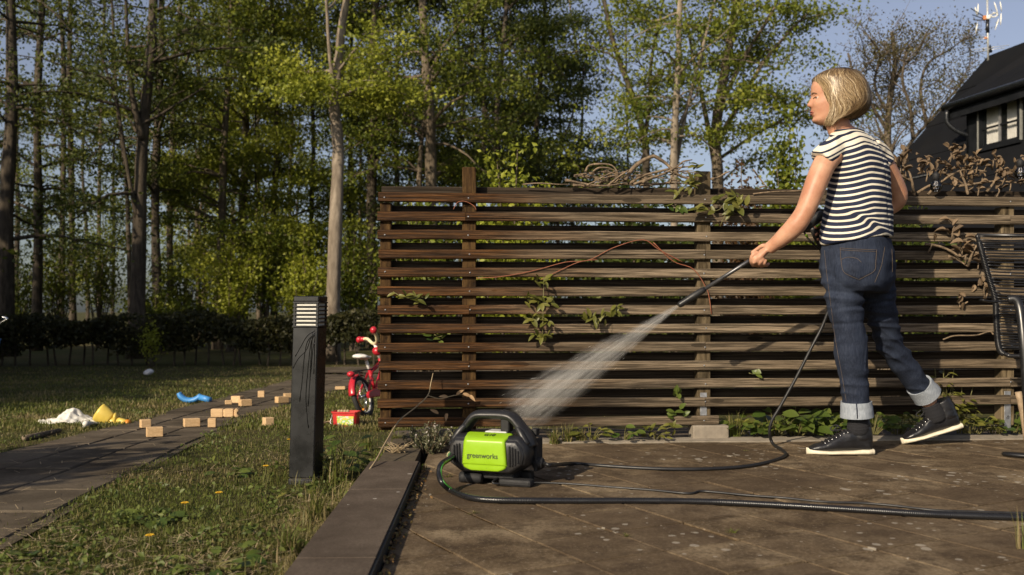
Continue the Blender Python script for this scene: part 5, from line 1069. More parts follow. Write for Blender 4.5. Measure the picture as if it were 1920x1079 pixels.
# hose coupling
M_tan = plain('tan_rubber', (0.36, 0.27, 0.17), 0.6); M_grn = plain('green_rubber', (0.03, 0.11, 0.03), 0.5)
cpo = WW([-.150, -.045, .096]); cdir = unit(U(846, 855, 3.40)-cpo)
cp_ = MB().tube(np.array([cpo, cpo+cdir*0.022]), 0.020, 16).build('coupling', M_grn, washer)
for k, (r_, mt) in enumerate([(0.0185, M_tan), (0.0155, M_grn), (0.0185, M_tan), (0.0155, M_grn)]): MB().tube(np.array([cpo+cdir*(0.023+0.0075*k), cpo+cdir*(0.0300+0.0075*k)]), r_, 16).build('ring', mt, cp_)

# ================================================================ HOSES AND CABLE
t = MT('black_hose', (0.012, 0.012, 0.013), 0.22, 0, 0.5); v = t.coord(); w_ = t.n('ShaderNodeTexWave', wave_type='BANDS', bands_direction='X'); w_.inputs['Scale'].default_value = 60; t.L(v, w_.inputs['Vector']); t.bump(w_.outputs['Fac'], 0.25, 0.001); t.rough(t.ramp(t.noise(v, 14, 4), [(0.3, 0.14), (0.7, 0.34)])); M_hose = t.m
M_hp = plain('pressure_hose', (0.012, 0.012, 0.013), 0.45, 0, 0.2, 40)
M_grnst = plain('hose_green_stripe', (0.04, 0.20, 0.03), 0.4)
r = 0.0105; e0 = cpo+cdir*0.05
hp = [e0, e0+cdir*0.025+[0, 0, -0.006], U(828, 871, 3.385), U(823.5, 888, 3.355), U(829, 905, 3.32)]+[P0(a, b, r) for a, b in [(846, 920), (876, 932), (915, 937.5), (980, 939), (1080, 939.5), (1200, 939.5), (1320, 941), (1450, 947), (1600, 956), (1750, 965), (1920, 971), (2080, 974)]]
hose = MB().tube(np.array(hp), r, 14, 8).build('garden_hose', M_hose, origin=hp[6]); tag(hose, 'thick glossy black garden hose running from the coupling across the terrace', 'hose')
st = catmull(np.array(hp[:6]), 8); MB().tube(st+np.array([0.0072, -0.0066, 0.003]), 0.0022, 6).build('stripe', M_grnst, hose)
r = 0.0072; o_ = WW([.185, 0.03, .075])
hp = [o_, o_+WR @ np.array([.03, 0, -.006]), P0(1072, 869.5, r), P0(1120, 873, r), P0(1190, 877.5, r), P0(1260, 880, r), P0(1330, 879.5, r), P0(1400, 874.5, r), P0(1450, 864, r), P0(1473, 853.5, r), P0(1466, 844, r+.003), U(1449, 832, 4.50), U(1443, 812, 4.49), U(1447, 790, 4.48), U(1462, 764, 4.47), U(1492, 710, 4.455), U(1520, 655, 4.44), U(1545, 605, 4.43), U(1560, 555, 4.41), U(1560, 510, 4.38), U(1545, 474, 4.33)]
ph_ = MB().tube(np.array(hp), r, 12, 8).build('pressure_hose', M_hp, origin=hp[5]); tag(ph_, 'thin black pressure hose curling over the terrace and up to the gun', 'hose')
r = 0.0042
hp = [WW([.04, -.03, .03]), WW([.03, -.085, .012])]+[P0(a, b, r) for a, b in [(975, 907), (1012, 905.5), (1075, 908), (1150, 914), (1220, 919), (1290, 925.5), (1312, 921.5), (1345, 923.5), (1400, 929), (1470, 934), (1540, 941), (1620, 944), (1680, 949), (1750, 957), (1830, 960), (1920, 963), (2060, 969)]]
cb = MB().tube(np.array(hp), r, 8, 6).build('power_cable', M_hp, origin=hp[6]); tag(cb, 'thin black power cable lying behind the garden hose', 'cable')
hp = [P0(a, b, r) for a, b in [(1020, 868.5), (1050, 869.5), (1110, 870.5), (1180, 874.2), (1240, 877.0), (1300, 877.6)]]; 

# ================================================================ SPRAY LANCE
M_wand = plain('wand_metal', (0.10, 0.10, 0.105), 0.35, 0.7, 0.15, 30); M_wht = plain('white_lever', (0.66, 0.66, 0.64), 0.4)
LA = lambda px, py, Y=4.26: U(px, py, Y)
lance = thing('spray_lance', 'black pressure spray lance held by the woman, pointing down at the fence', 'spray lance', LA(1430, 475))
tip, bk = LA(1272, 573.5, 4.29), LA(1540, 404, 4.265); ld = unit(bk-tip); ll = np.linalg.norm(bk-tip); q = lambda d: tip+ld*d
def pxd(px): return ll*(px-1272)/(1540-1272)
MB().tube(np.array([q(0), q(0.006), q(0.012), q(0.05), q(0.07), q(pxd(1318)), q(pxd(1322))]), [0.009, 0.0135, 0.0145, 0.0145, 0.0165, 0.0150, 0.0105], 14).build('nozzle', M_blk, lance)
MB().tube(np.array([q(pxd(1318)), q(pxd(1470))]), 0.0088, 14).build('tube', M_wand, lance)
MB().tube(np.array([q(pxd(1404)), q(pxd(1410)), q(pxd(1445)), q(pxd(1452))]), [0.0095, 0.0115, 0.0115, 0.0095], 14).build('sleeve', M_blk, lance)
gun = MB().tube(np.array([q(pxd(1452)), q(pxd(1458)), q(pxd(1485)), q(pxd(1505)), q(pxd(1525)), q(pxd(1541)), q(pxd(1545))]), [0.010, 0.0145, 0.0165, 0.020, 0.021, 0.0185, 0.010], 16, 3, flat=(0.8, 1.15)).build('gun', M_blk, lance)
MB().tube(np.array([LA(1524, 426, 4.275), LA(1531, 442, 4.285), LA(1541, 462, 4.31), LA(1545, 474, 4.325)]), [0.016, 0.0175, 0.0165, 0.017], 14, 4, flat=(0.8, 1.15)).build('grip', M_blk, gun)
MB().tube(np.array([LA(1505, 430, 4.27), LA(1514, 446, 4.285), LA(1529, 462, 4.30), LA(1542, 472, 4.318)]), 0.0042, 8, 4).build('trigger_guard', M_blk, gun)
MB().tube(np.array([LA(1508, 422, 4.238), LA(1519, 414.5, 4.238)]), [0.006, 0.0045], 8).build('lever', M_wht, gun); 
for a, b in (((1530, 425.5), (1537.5, 421)), ((1511.5, 440), (1514.5, 445.5))): MB().tube(np.array([LA(*a, 4.243), LA(*b, 4.243)]), 0.0042, 8).build('green_clip', M_lime, gun)

# ================================================================ THE SPRAY
tip_ = q(-0.004); tgt = U(978, 772, 4.56); ax_ = tgt-tip_; SL = np.linalg.norm(ax_)*1.06
zx = unit(ax_); xx = unit(np.cross(zx, [0, 1, 0])); yy = np.cross(zx, xx)                 # local: z along the jet, x across (as seen from the terrace)
nseg = 24; secs = []
for i in range(nseg+1):
    z = SL*i/nseg; w1 = 0.012+0.165*(i/nseg); w2 = 0.012+0.085*(i/nseg); a20 = np.linspace(0, 2*math.pi, 20, endpoint=False)
    secs.append(np.column_stack([np.cos(a20)*w1, np.sin(a20)*w2, np.full(20, z)]))
me = MB().loft(secs).mesh('water_spray', None)
t = bpy.data.materials.new('water_mist'); t.use_nodes = True; nt = t.node_tree; nt.nodes.remove(nt.nodes['Principled BSDF']); H = MT.__new__(MT); H.m = t; H.nt = nt; H.b = None
pv = nt.nodes.new('ShaderNodeVolumePrincipled'); pv.inputs['Color'].default_value = (0.96, 0.95, 0.92, 1); pv.inputs['Anisotropy'].default_value = 0.1
v = H.coord('Object'); s3 = H.sep(v); zf = H.math('DIVIDE', s3[2], SL); wx = H.math('MULTIPLY_ADD', zf, 0.165, 0.012); wy = H.math('MULTIPLY_ADD', zf, 0.085, 0.012)
rx = H.math('DIVIDE', s3[0], wx); ry = H.math('DIVIDE', s3[1], wy); rr_ = H.math('SQRT', H.math('ADD', H.math('MULTIPLY', rx, rx), H.math('MULTIPLY', ry, ry)))
en = H.noise(H.scale(v, (9, 9, 5)), 1.0, 4, 0.6, 0.6); soft = H.math('POWER', H.math('MAXIMUM', H.math('SUBTRACT', H.math('MULTIPLY_ADD', en, 0.95, 0.42), H.math('MULTIPLY', rr_, H.math('MULTIPLY_ADD', en, 0.3, 0.9))), 0.0), 1.25)
cx = nt.nodes.new('ShaderNodeCombineXYZ'); H.L(H.math('MULTIPLY', rx, 4.2), cx.inputs[0]); H.L(H.math('MULTIPLY', ry, 2.0), cx.inputs[1]); H.L(H.math('MULTIPLY', zf, 3.4), cx.inputs[2])
st = H.ramp(H.noise(cx.outputs[0], 1.6, 3, 0.65, 0.2), [(0.38, 0.10), (0.54, 0.6), (0.68, 1.6)])
fade = H.ramp(zf, [(0.0, 1.0), (0.12, 0.75), (0.5, 0.62), (0.85, 0.60), (1.0, 0.0)]); inv = H.math('DIVIDE', 0.055, H.math('ADD', wy, 0.012))
H.L(H.math('MULTIPLY', H.math('MULTIPLY', H.math('MULTIPLY', soft, st), H.math('MULTIPLY', fade, inv)), 90.0), pv.inputs['Density']); H.L(pv.outputs[0], nt.nodes['Material Output'].inputs['Volume'])
me.materials.append(t); spray = link('water_spray', me); mm = Matrix(((xx[0], yy[0], zx[0], tip_[0]), (xx[1], yy[1], zx[1], tip_[1]), (xx[2], yy[2], zx[2], tip_[2]), (0, 0, 0, 1))); spray.matrix_world = mm
tag(spray, 'fan of white water mist blowing from the lance nozzle towards the foot of the fence', 'water spray', kind='stuff')
g = np.random.default_rng(12); n = 280; zf_ = g.uniform(0.02, 1.0, n)**0.7; rr2 = np.abs(g.normal(0, 0.42, n)); an = g.uniform(0, 6.28, n); zl_ = zf_*SL
C = np.column_stack([np.cos(an)*rr2*(0.012+.165*zf_), np.sin(an)*rr2*(0.012+.085*zf_), zl_]); D_ = C/np.linalg.norm(C+[0, 0, 0.02], axis=1)[:, None]; L_ = g.uniform(0.004, 0.022, n)[:, None]*(1.2-0.6*zf_[:, None]); w_ = g.uniform(0.0003, 0.0007, n)[:, None]
A = np.array([1.0, 0, 0]); B = np.array([0, 1.0, 0]); V = np.stack([C-D_*L_, C+A*w_, C-A*w_*0.5+B*w_*0.87, C-A*w_*0.5-B*w_*0.87, C+D_*L_], 1).reshape(-1, 3); i5 = np.arange(n)*5
F = np.vstack([np.stack([i5+a, i5+b, i5+c], 1) for a, b, c in ((0, 2, 1), (0, 3, 2), (0, 1, 3), (4, 1, 2), (4, 2, 3), (4, 3, 1))]); M_drop = plain('water_drops', (0.75, 0.74, 0.70), 0.15, 0, 0.02)
dr = link('drops', fast_mesh('drops', V, F, M_drop), spray); tag(dr, kind='stuff')

# ================================================================ BOLLARD LAMP
bo_ = G(573, 906); BR = rotz(R(-9)) ; lean = np.array([[1, 0, 0.028], [0, 1, 0], [0, 0, 1.0]]); k = bo_[1]/FOC; BW = 0.052*bo_[1]/FOC*1000*0.935
M_bol = plain('bollard_black', (0.012, 0.0125, 0.0135), 0.28, 0, 0.3, 9, 0.05, dirt=(0.028, 0.028, 0.03)); M_diff = plain('lamp_diffuser', (0.72, 0.70, 0.62), 0.5, 0, 0.04)
boll = thing('bollard_lamp', 'black square bollard lamp with white louvred head, streaked with water, on the lawn', 'bollard lamp', bo_)
zp = lambda py: (906-py)*k
def bbox(c, s, name, mat, par, ch=0.003): return MB().box((0, 0, 0), s, None, ch).xf(None, c).xf(lean @ BR, bo_).build(name, mat, par)
shaft = bbox((0, 0, (zp(893)+zp(613))/2), (BW, BW, zp(613)-zp(893)), 'shaft', M_bol, boll, 0.004)
bbox((0, 0, zp(904)), (BW*1.05, BW*1.05, 0.045), 'base', M_blk2, boll, 0.008); bbox((0.01, 0, zp(893)-0.004), (BW*0.82, BW*0.90, 0.010), 'footing', M_conc, boll, 0.002)
bbox((0, 0, zp(561)), (BW*1.0, BW*1.0, zp(556)-zp(566)), 'cap', M_bol, boll, 0.003)
bbox((0, 0, zp(589.5)), (BW*0.86, BW*0.86, zp(566)-zp(613)), 'diffuser', M_diff, boll, 0.002)
for sx in (-1, 1):
    for sy in (-1, 1): bbox((sx*BW*0.45, sy*BW*0.45, zp(589.5)), (BW*0.085, BW*0.085, zp(566)-zp(613)-0.001), 'corner_post', M_bol, boll, 0.001)
for i in range(7):
    z = zp(567.5+7.35*i); wv_ = BW*1.02; m = MB()
    for (c, s) in (((0, -BW*0.475, z), (wv_, BW*0.09, 0.0056)), ((0, BW*0.475, z), (wv_, BW*0.09, 0.0056)), ((-BW*0.475, 0, z), (BW*0.13, BW*0.85, 0.0054)), ((BW*0.475, 0, z), (BW*0.13, BW*0.85, 0.0054))): m.box(c, s)
    m.xf(lean @ BR, bo_).build('louvre', M_bol, boll)
M_wet = MT('wet_streak', (0.003, 0.003, 0.0035), 0.08).m; g = random.Random(4)
m = 0
for pts in ([(601, 618), (583, 630), (571, 650), (560, 668)], [(600, 622), (590, 634), (582, 655), (566, 672), (556, 690)], [(598, 624), (584, 640), (578, 668), (574, 710), (569, 752)], [(600, 622), (590, 645), (585, 690), (581, 735), (583, 775), (586, 800)], [(603, 625), (595, 650), (591, 690), (589, 705)], [(602, 640), (599, 668), (600, 700)], [(594, 622), (591, 660), (588, 720), (585, 760)]):
    P = []
    for (px, py) in catmull(np.array(pts, float), 6):
        u_ = (px-(573+(906-py)*0.028*1.0))*k; u_ = max(-BW*0.47, min(BW*0.40, u_/math.cos(R(9))+0.004)); P.append((u_+g.uniform(-.0006, .0006), -BW/2-0.0005, zp(py)))
    rr_ = np.linspace(0.0019, 0.0013, len(P)); rr_[-2] = 0.0022
    MB().tube(np.array(P), rr_, 8, flat=(1.0, 0.35), ref=(0, 1, 0)).xf(lean @ BR, bo_).build('water_streak', M_wet, shaft)

# ================================================================ CORD CHAIR AT THE RIGHT EDGE
M_cord = plain('black_cord', (0.011, 0.011, 0.012), 0.32, 0, 0.2, 60); M_fr = plain('black_frame', (0.012, 0.012, 0.013), 0.3)
CY = 4.33; ch = thing('garden_chair', 'black garden chair strung with cords, half out of the frame at the right', 'chair', P0(1985, 868))
def CP(px, py, Y=CY): return U(px, py, Y)
lft = catmull(np.array([CP(1832, 441), CP(1840, 470), CP(1852, 515), CP(1866, 562), CP(1868, 600), CP(1871, 640), CP(1877, 660), CP(1890, 666, CY-0.01)]), 8)
rgt = lft+np.array([0.47, -0.08, 0.0]); rgt[-9:] = np.linspace(rgt[-9], rgt[-9]+np.array([-0.02, 0, -0.015]), 9)
frm = MB().tube(np.vstack([lft, catmull(np.array([lft[-1], CP(1905, 668, CY-0.02), CP(2040, 668, CY-0.09), rgt[-10]]), 6)[1:]]), 0.0095, 12).build('back_frame', M_fr, ch)
MB().tube(rgt[:-8], 0.0095, 12).build('back_frame', M_fr, ch); MB().tube(np.array([lft[0], lft[0]+(rgt[0]-lft[0])*0.5+[0, 0, -0.008], rgt[0]]), 0.0085, 10).build('top_bar', M_fr, ch)
# cord lashing round the frame tube, and the strings across
for i in range(4, len(lft)-6): 
    if i % 1 == 0:
        a, b = lft[i], lft[min(i+1, len(lft)-1)]
        for f in (0.0, 0.5):
            c = a+(b-a)*f; d = unit(b-a); u1 = unit(np.cross(d, [0, 1, 0])); u2 = np.cross(d, u1); an = np.linspace(0, 2*math.pi, 13)
            m = MB().tube(c+np.outer(np.cos(an), u1)*0.0112+np.outer(np.sin(an), u2)*0.0112+np.outer(an/6.28, d)*0.004, 0.0032, 5, cap=False)
            if i == 4 and f == 0: lash = True
            m.build('lashing', M_cord, frm)
g = random.Random(9); nst = 44
for i in range(nst):
    f = 0.015+0.94*i/nst; kf = f*(len(lft)-9); a = int(kf); p = lft[a]+(lft[a+1]-lft[a])*(kf-a); p2 = rgt[a]+(rgt[a+1]-rgt[a])*(kf-a)
    sag = 0.004+0.012*math.sin(math.pi*f)*g.uniform(0.6, 1.2)
    if g.random() < 0.06: continue
    off_ = np.array([0, (0.007 if i % 2 else -0.007), 0])
    MB().tube(np.array([p+off_, p*0.7+p2*0.3+[0, sag, -sag*0.4+g.uniform(-.002, .002)], p*0.3+p2*0.7+[0, sag, -sag*0.4], p2+off_]), 0.0036, 5, 4).build('cord', M_cord, ch)
MB().tube(np.array([CP(1839, 563, 4.20), CP(1860, 566, 4.21), CP(1900, 565, 4.22), CP(1985, 566, 4.2)]), 0.010, 10, 4, flat=(1.6, 0.5)).build('armrest', M_fr, ch)
MB().tube(np.array([CP(1890, 563, 4.19), CP(1903, 562, 4.18), CP(1911, 575, 4.17), CP(1916, 610, 4.15), CP(1920, 660, 4.13), CP(1927, 760, 4.12), CP(1930, 848, 4.12)]), 0.013, 12, 5, flat=(1.0, 1.4)).build('leg', M_fr, ch)
M_birch = plain('pale_wood_leg', (0.30, 0.22, 0.14), 0.6, 0, 0.2, 30); MB().tube(np.array([CP(1909, 735, 4.2), CP(1918, 775, 4.2), CP(1928, 840, 4.19)]), 0.014, 10, 3).build('leg', M_birch, ch)
MB().tube(np.array([P0(1882, 851, .012), P0(1900, 853, .013), P0(1960, 858, .013), P0(2080, 866, .012)]), [0.010, 0.014, 0.014, 0.012], 12, 4, flat=(1.4, 0.85)).build('runner', M_fr, ch)
sp_ = CP(1900, 668, CY); MB().box(sp_+np.array([0.26, -0.22, -0.01]), (0.46, 0.42, 0.02), rotz(R(-9)), 0.008).build('seat', M_cord, ch)
# ================================================================ TOYS ON THE LAWN AND PATH
t = MT('toy_wood', (0.55, 0.36, 0.18), 0.55, 0, 0.3); v = t.coord(); g_ = t.noise(t.scale(v, (6, 90, 90)), 1.0, 4, 0.6); c = t.ramp(g_, [(0.3, (0.42, 0.26, 0.12)), (0.7, (0.66, 0.46, 0.25))]); c = t.mix(t.math('MULTIPLY', t.rnd(), 0.5), c, (0.62, 0.44, 0.26)); t.col(c); M_toy = t.m
def block(label, px, py, L_, W_, H_, yaw, name='toy_block', cat='toy block', group='wooden throwing blocks on the path'):
    o = G(px, py, 0.018); o = o+np.array([0, W_/2*0.8, 0]); slope = np.array([[1, 0, 0], [0, 1, 0], [0, -0.03, 1.0]]); m = MB().box((0, 0, H_/2), (L_, W_, H_), None, 0.003).xf(slope @ rotz(R(yaw)), o)
    ob = m.build(name, M_toy, origin=o); return tag(ob, label, cat, group)
block('wooden block lying beside the orange tip of the yellow toy, farthest left on the path', 270, 803, .062, .055, .052, 32)
block('wooden block nearest the viewer, a little in front of the one beside the yellow toy', 287, 820, .090, .06, .056, 25)
block('long wooden block left of the upright cube, in the row before the king', 357, 801, .098, .06, .053, 28)
block('wooden block standing on end, showing a square face, below the king', 396, 802, .050, .055, .058, 12)
block('wooden block lying alone at the right edge of the path, left of the bollard lamp', 501, 799, .058, .06, .053, 35)
block('small reddish wooden block touching the leaning pair on the far path', 427, 759, .055, .05, .036, 20)
block('wooden block tilted behind its neighbour in the far pair', 444, 756, .095, .07, .060, -18)
block('wooden block in front of the far leaning pair', 458, 762, .095, .07, .055, 35)
block('wooden block lying alone highest up the path', 489, 745.5, .062, .06, .062, 8)
block('wooden block at the bollard side with one pale square end facing us', 527, 756, .105, .065, .055, 42)
block('wooden block half hidden behind its neighbour by the bollard lamp', 542, 746, .11, .06, .040, 30)
block('low pale wooden block lying on the path edge right of the bollard lamp', 637, 731, .11, .07, .035, 10)
# the king: a lying post with a carved crown
o = G(421, 783, 0.018)+np.array([0, 0.03, 0]); prof = [(-.10, .028), (-.098, .030), (-.02, .030), (-.015, .026), (-.008, .026), (-.003, .030), (.055, .030), (.060, .022), (.066, .022), (.071, .031), (.083, .031)]
m = MB(); sq = lambda x, r_: np.array([[x, s1 * r_*k1, s2*r_*k2] for s1, s2, k1, k2 in ((1, -1, 1, .85), (1, 1, 1, .85), (1, 1, .85, 1), (-1, 1, .85, 1), (-1, 1, 1, .85), (-1, -1, 1, .85), (-1, -1, .85, 1), (1, -1, .85, 1))])
m.loft([sq(x, r_) for x, r_ in prof], True, False)
for a in (-1, 1):
    for b in (-1, 1): m.loft([sq(x, 0.011*s_)+np.array([0, a*.019, b*.019]) for x, s_ in ((.081, 1), (.090, .8), (.097, .25))], True, False)
king = m.xf(rotz(R(6)), o+np.array([0, 0, .030])).build('toy_king', M_toy, origin=o); tag(king, 'long wooden king piece with a notched crown end lying on the path', 'toy')
st = MB().tube(np.array([G(598, 797, .02), G(612, 793, .02), G(622, 791, .024)]), 0.010, 8, 3).build('wooden_stick', M_toy, origin=G(612, 795)); tag(st, 'short wooden stick lying against the left side of the red tub', 'stick')
st = MB().tube(np.array([G(45, 822, .015), G(80, 815, .018), G(112, 808, .016)]), [0.016, 0.018, 0.015], 8, 3).build('fallen_branch', M_bark_mid, origin=G(80, 815)); tag(st, 'dull brown branch lying in the dim grass below the white cloth', 'branch')
# white cloth bag, flung down
gx, gy = np.meshgrid(np.linspace(-1, 1, 60), np.linspace(-1, 1, 34)); cl0 = G(64, 795, .01); cl1 = G(176, 797, .01); cc = (cl0+cl1)/2; hw_ = (cl1[0]-cl0[0])/2
X = gx*hw_*(1-0.16*np.abs(gy)); Yc = gy*0.15*(1-0.55*gx**2)+0.10; pk_ = np.exp(-((gx-0.05)/0.42)**2)*np.exp(-(gy/0.7)**2); Q = np.column_stack([gx.ravel()*1.0, gy.ravel(), 0*gx.ravel()])
Zc = 0.085*pk_.ravel()+0.018*(1-np.abs(vnoise(Q, (4, 3.5, 1), 3))*2)*np.exp(-(Q[:, 1]/0.9)**4)+0.012*vnoise(Q, (9, 7, 1), 5)+0.016
ny_, nx_ = gx.shape; P = np.column_stack([X.ravel()+cc[0], Yc.ravel()+cc[1], zg(cc[1]+Yc.ravel())+np.maximum(0.006, Zc)]); F = [(j*nx_+i, j*nx_+i+1, (j+1)*nx_+i+1, (j+1)*nx_+i) for j in range(ny_-1) for i in range(nx_-1)]
M_cloth = plain('white_cloth', (0.66, 0.64, 0.58), 0.9, 0, 0.08, 14, 0.3, dirt=(0.42, 0.38, 0.30)); bag = MB().add(P, F, True).build('cloth_bag', M_cloth, origin=cc); tag(bag, 'white cloth bag crumpled on the grass left of the yellow toy', 'bag')
s_ = bag.modifiers.new('thick', 'SOLIDIFY'); s_.thickness = 0.006
MB().tube(np.array([G(160, 795, .05), G(172, 794, .035), G(184, 795, .015), G(196, 793, .012)]), [0.018, 0.011, 0.008, 0.008], 8, 4).build('drawstring', M_cloth, bag)
MB().tube(np.array([G(165, 795, .03), G(166, 799, .02), G(160, 802, .01), G(156, 802, .012)]), 0.010, 8, 4).build('drawstring', M_cloth, bag)
# yellow toy: flared cup, bulb and handle
M_yel = plain('yellow_plastic', (0.62, 0.46, 0.085), 0.4, 0, 0.08, 10); M_or = plain('orange_plastic', (0.60, 0.22, 0.02), 0.4); M_blu = plain('blue_plastic', (0.055, 0.24, 0.56), 0.4, 0, 0.06, 10)
Yy = G(215, 797)[1]; a_, b_, c_, d_ = U(194, 779, Yy), U(208, 788, Yy), U(222, 789, Yy-.02), U(242, 794, Yy-.05); yt = thing('yellow_toy', 'yellow plastic toy club with a flared cup and orange handle tip on the grass', 'toy', G(215, 797))
ax1 = unit(b_-a_); MB().tube(np.array([a_-ax1*.04, a_+ax1*0.005, a_+ax1*0.05, b_, b_+ax1*.02]), [0.066, 0.063, 0.052, 0.044, 0.02], 20, 3, flat=(0.75, 1.0)).build('cup', M_yel, yt)
m = MB(); m.sphere(b_+ax1*0.015+np.array([.004, 0, -.004]), (0.040, 0.036, 0.034), 16, 10); m.sphere(c_+np.array([-.018, 0, .020]), (0.016, 0.03, 0.034), 12, 8); m.build('bulb', M_yel, yt)
hd = MB().tube(np.array([b_+ax1*0.05, c_, d_-(d_-c_)*0.2]), 0.022, 14).build('handle', M_yel, yt); MB().tube(np.array([d_-(d_-c_)*0.22, d_+(d_-c_)*0.05]), 0.0235, 14).build('tip', M_or, hd)
# blue toy
bt = thing('blue_toy', 'blue plastic toy bent like a hook lying on the grass edge of the path', 'toy', G(365, 755))
Yb2 = G(365, 756)[1]; pts = [U(335.5, 737, Yb2), U(339.5, 744, Yb2), U(348.5, 750, Yb2), U(360, 751, Yb2), U(370, 747.5, Yb2), U(376.5, 741, Yb2)]; MB().tube(np.array(pts), [0.030, 0.037, 0.037, 0.036, 0.036, 0.028], 16, 5, flat=(1, 0.7)).build('hook', M_blu, bt)
MB().tube(np.array([U(375, 745.5, Yb2-.03), U(385, 748, Yb2-.05), U(394, 750.5, Yb2-.07)]), 0.027, 14).build('handle', M_blu, bt)
# red tub with a printed picture
M_red = plain('red_plastic', (0.50, 0.030, 0.028), 0.4, 0, 0.08, 10); tb_ = G(645, 803); tub = thing('red_tub', 'red plastic tub with a colourful picture on its side, on the grass by the fence', 'tub', tb_)
TR = rotz(R(-8)); w0, w1, d0, d1, hh = .074, .084, .045, .052, .098
def tp(u, v_, z): return tb_+TR @ np.array([u, v_+0.05, z])
ring = lambda w_, d_, z: np.array([tp(s1*w_*k1, s2*d_*k2, z) for s1, s2, k1, k2 in ((1, -1, 1, .75), (1, 1, 1, .75), (1, 1, .86, 1), (-1, 1, .86, 1), (-1, 1, 1, .75), (-1, -1, 1, .75), (-1, -1, .86, 1), (1, -1, .86, 1))])
MB().loft([ring(w0, d0, 0.002), ring(w0*1.0, d0, .006), ring(w1, d1, hh), ring(w1+.005, d1+.005, hh), ring(w1+.005, d1+.005, hh+.008), ring(w1-.005, d1-.005, hh+.008), ring(w0-.005, d0-.005, .012)], True, False).build('body', M_red, tub)
t = MT('picture_print', (0.5, 0.5, 0.5), 0.5); v = t.coord(); f = t.noise(v, 34, 2, 0.5); t.col(t.ramp(f, [(0.30, (0.60, 0.62, 0.55)), (0.42, (0.25, 0.50, 0.10)), (0.50, (0.62, 0.55, 0.10)), (0.58, (0.55, 0.60, 0.55)), (0.68, (0.45, 0.45, 0.42)), (0.78, (0.55, 0.12, 0.08))], 'CONSTANT')); M_pic = t.m
pa = [tp(-.045, -d0-.0035, .018), tp(.062, -d0-.0035, .018), tp(.066, -d1-.0005, .078), tp(-.048, -d1-.0005, .078)]; qd = np.array(pa); nrm = unit(np.cross(qd[1]-qd[0], qd[3]-qd[0])); MB().add(np.vstack([qd+nrm*0.002, qd-nrm*0.003]), [(0, 1, 2, 3), (7, 6, 5, 4)]+[(i, i+4, (i+1) % 4+4, (i+1) % 4) for i in range(4)]).build('picture', M_pic, tub)
MB().tube(np.array([tp(-w1-.004, 0, hh-.005), tp(-w1-.020, 0, .055), tp(-w1-.022, -.01, .03), tp(-w1-.006, -.02, .015)]), 0.0028, 6, 5).build('wire_handle', M_steel, tub)
# sand toys heaped in it
m = MB()
for k in range(4): m.sphere(tp(-.05+.02*k, .0, hh+.006), (.012, .012, .012), 8, 6)
tag(m.build('contents', plain('sandy_toys', (0.35, 0.27, 0.16), 0.8), tub), kind='stuff')

# ---------------------------------------------------------------- child's bicycle
BO = G(686, 786)+np.array([0, 0.10, 0]); BA = math.atan2(0.95, 0.27); BRm = rotz(BA) @ np.array([[1, 0, 0], [0, math.cos(R(-16)), -math.sin(R(-16))], [0, math.sin(R(-16)), math.cos(R(-16))]])
BP = lambda x, y, z: BO+BRm @ np.array([x, y, z]); wr_ = 0.158
bike = thing('bicycle', 'small red child bicycle with a white saddle parked beyond the left end of the fence', 'bicycle', BO)
M_tyre = plain('tyre', (0.020, 0.019, 0.018), 0.8); M_chrome = plain('chrome', (0.6, 0.6, 0.6), 0.18, 1.0, 0.05); M_wsad = plain('white_saddle', (0.66, 0.64, 0.60), 0.45); M_cream = plain('cream_plastic', (0.66, 0.58, 0.36), 0.45); M_redp = plain('red_paint', (0.42, 0.018, 0.030), 0.3)
def circ(cx, cz, r, y=0.0, n=40, a0=0, a1=2*math.pi): return np.array([BP(cx+r*math.cos(a), y, cz+r*math.sin(a)) for a in np.linspace(a0, a1, n)])
for cx in (0.0, 0.62):
    wh = MB().tube(circ(cx, wr_, wr_-.018), 0.0185, 10, cap=False).build('wheel', M_tyre, bike)
    MB().tube(circ(cx, wr_, wr_-.036), 0.008, 8, cap=False).build('rim', M_wsad, wh)
    MB().tube(np.array([BP(cx, -.03, wr_), BP(cx, .03, wr_)]), 0.014, 10).build('hub', M_chrome, wh)
    m = MB()
    for k in range(14):
        a = k*2*math.pi/14; m.tube(np.array([BP(cx+.012*math.cos(a+.4), (.015 if k % 2 else -.015), wr_+.012*math.sin(a+.4)), BP(cx+(wr_-.04)*math.cos(a), 0, wr_+(wr_-.04)*math.sin(a))]), 0.0016, 4, cap=False)
    m.build('spokes', M_chrome, wh)
    MB().tube(circ(cx, wr_, .085, 0.004, 9, R(190), R(245)), 0.014, 8, flat=(1, 0.35)).build('reflector', M_or, wh)
def guard(cx, a0, a1, name='mudguard'):
    aa = np.linspace(R(a0), R(a1), 22); V = []
    for a in aa:
        for k in range(7):
            b = -1+2*k/6; r_ = wr_+.016-.010*b*b; V.append(BP(cx+r_*math.cos(a), .027*b, wr_+r_*math.sin(a)))
    F = [(i*7+k, i*7+k+1, (i+1)*7+k+1, (i+1)*7+k) for i in range(21) for k in range(6)]; ob = MB().add(V, F, True).build(name, M_redp, bike); q_ = ob.modifiers.new('t', 'SOLIDIFY'); q_.thickness = 0.003
guard(0, 62, 172); guard(.62, 20, 150)
fr2 = MB()
for a, b, r_ in [((.24, 0, .36), (.235, 0, .17), .014), ((.24, 0, .33), (.50, 0, .40), .016), ((.235, 0, .17), (.50, 0, .36), .018), ((.235, .02, .17), (0, .045, wr_), .009), ((.235, -.02, .17), (0, -.045, wr_), .009), ((.24, .02, .33), (0, .045, wr_), .009), ((.24, -.02, .33), (0, -.045, wr_), .009), ((.49, 0, .43), (.51, 0, .33), .019)]: fr2.tube(np.array([BP(*a), BP(*b)]), r_, 10)
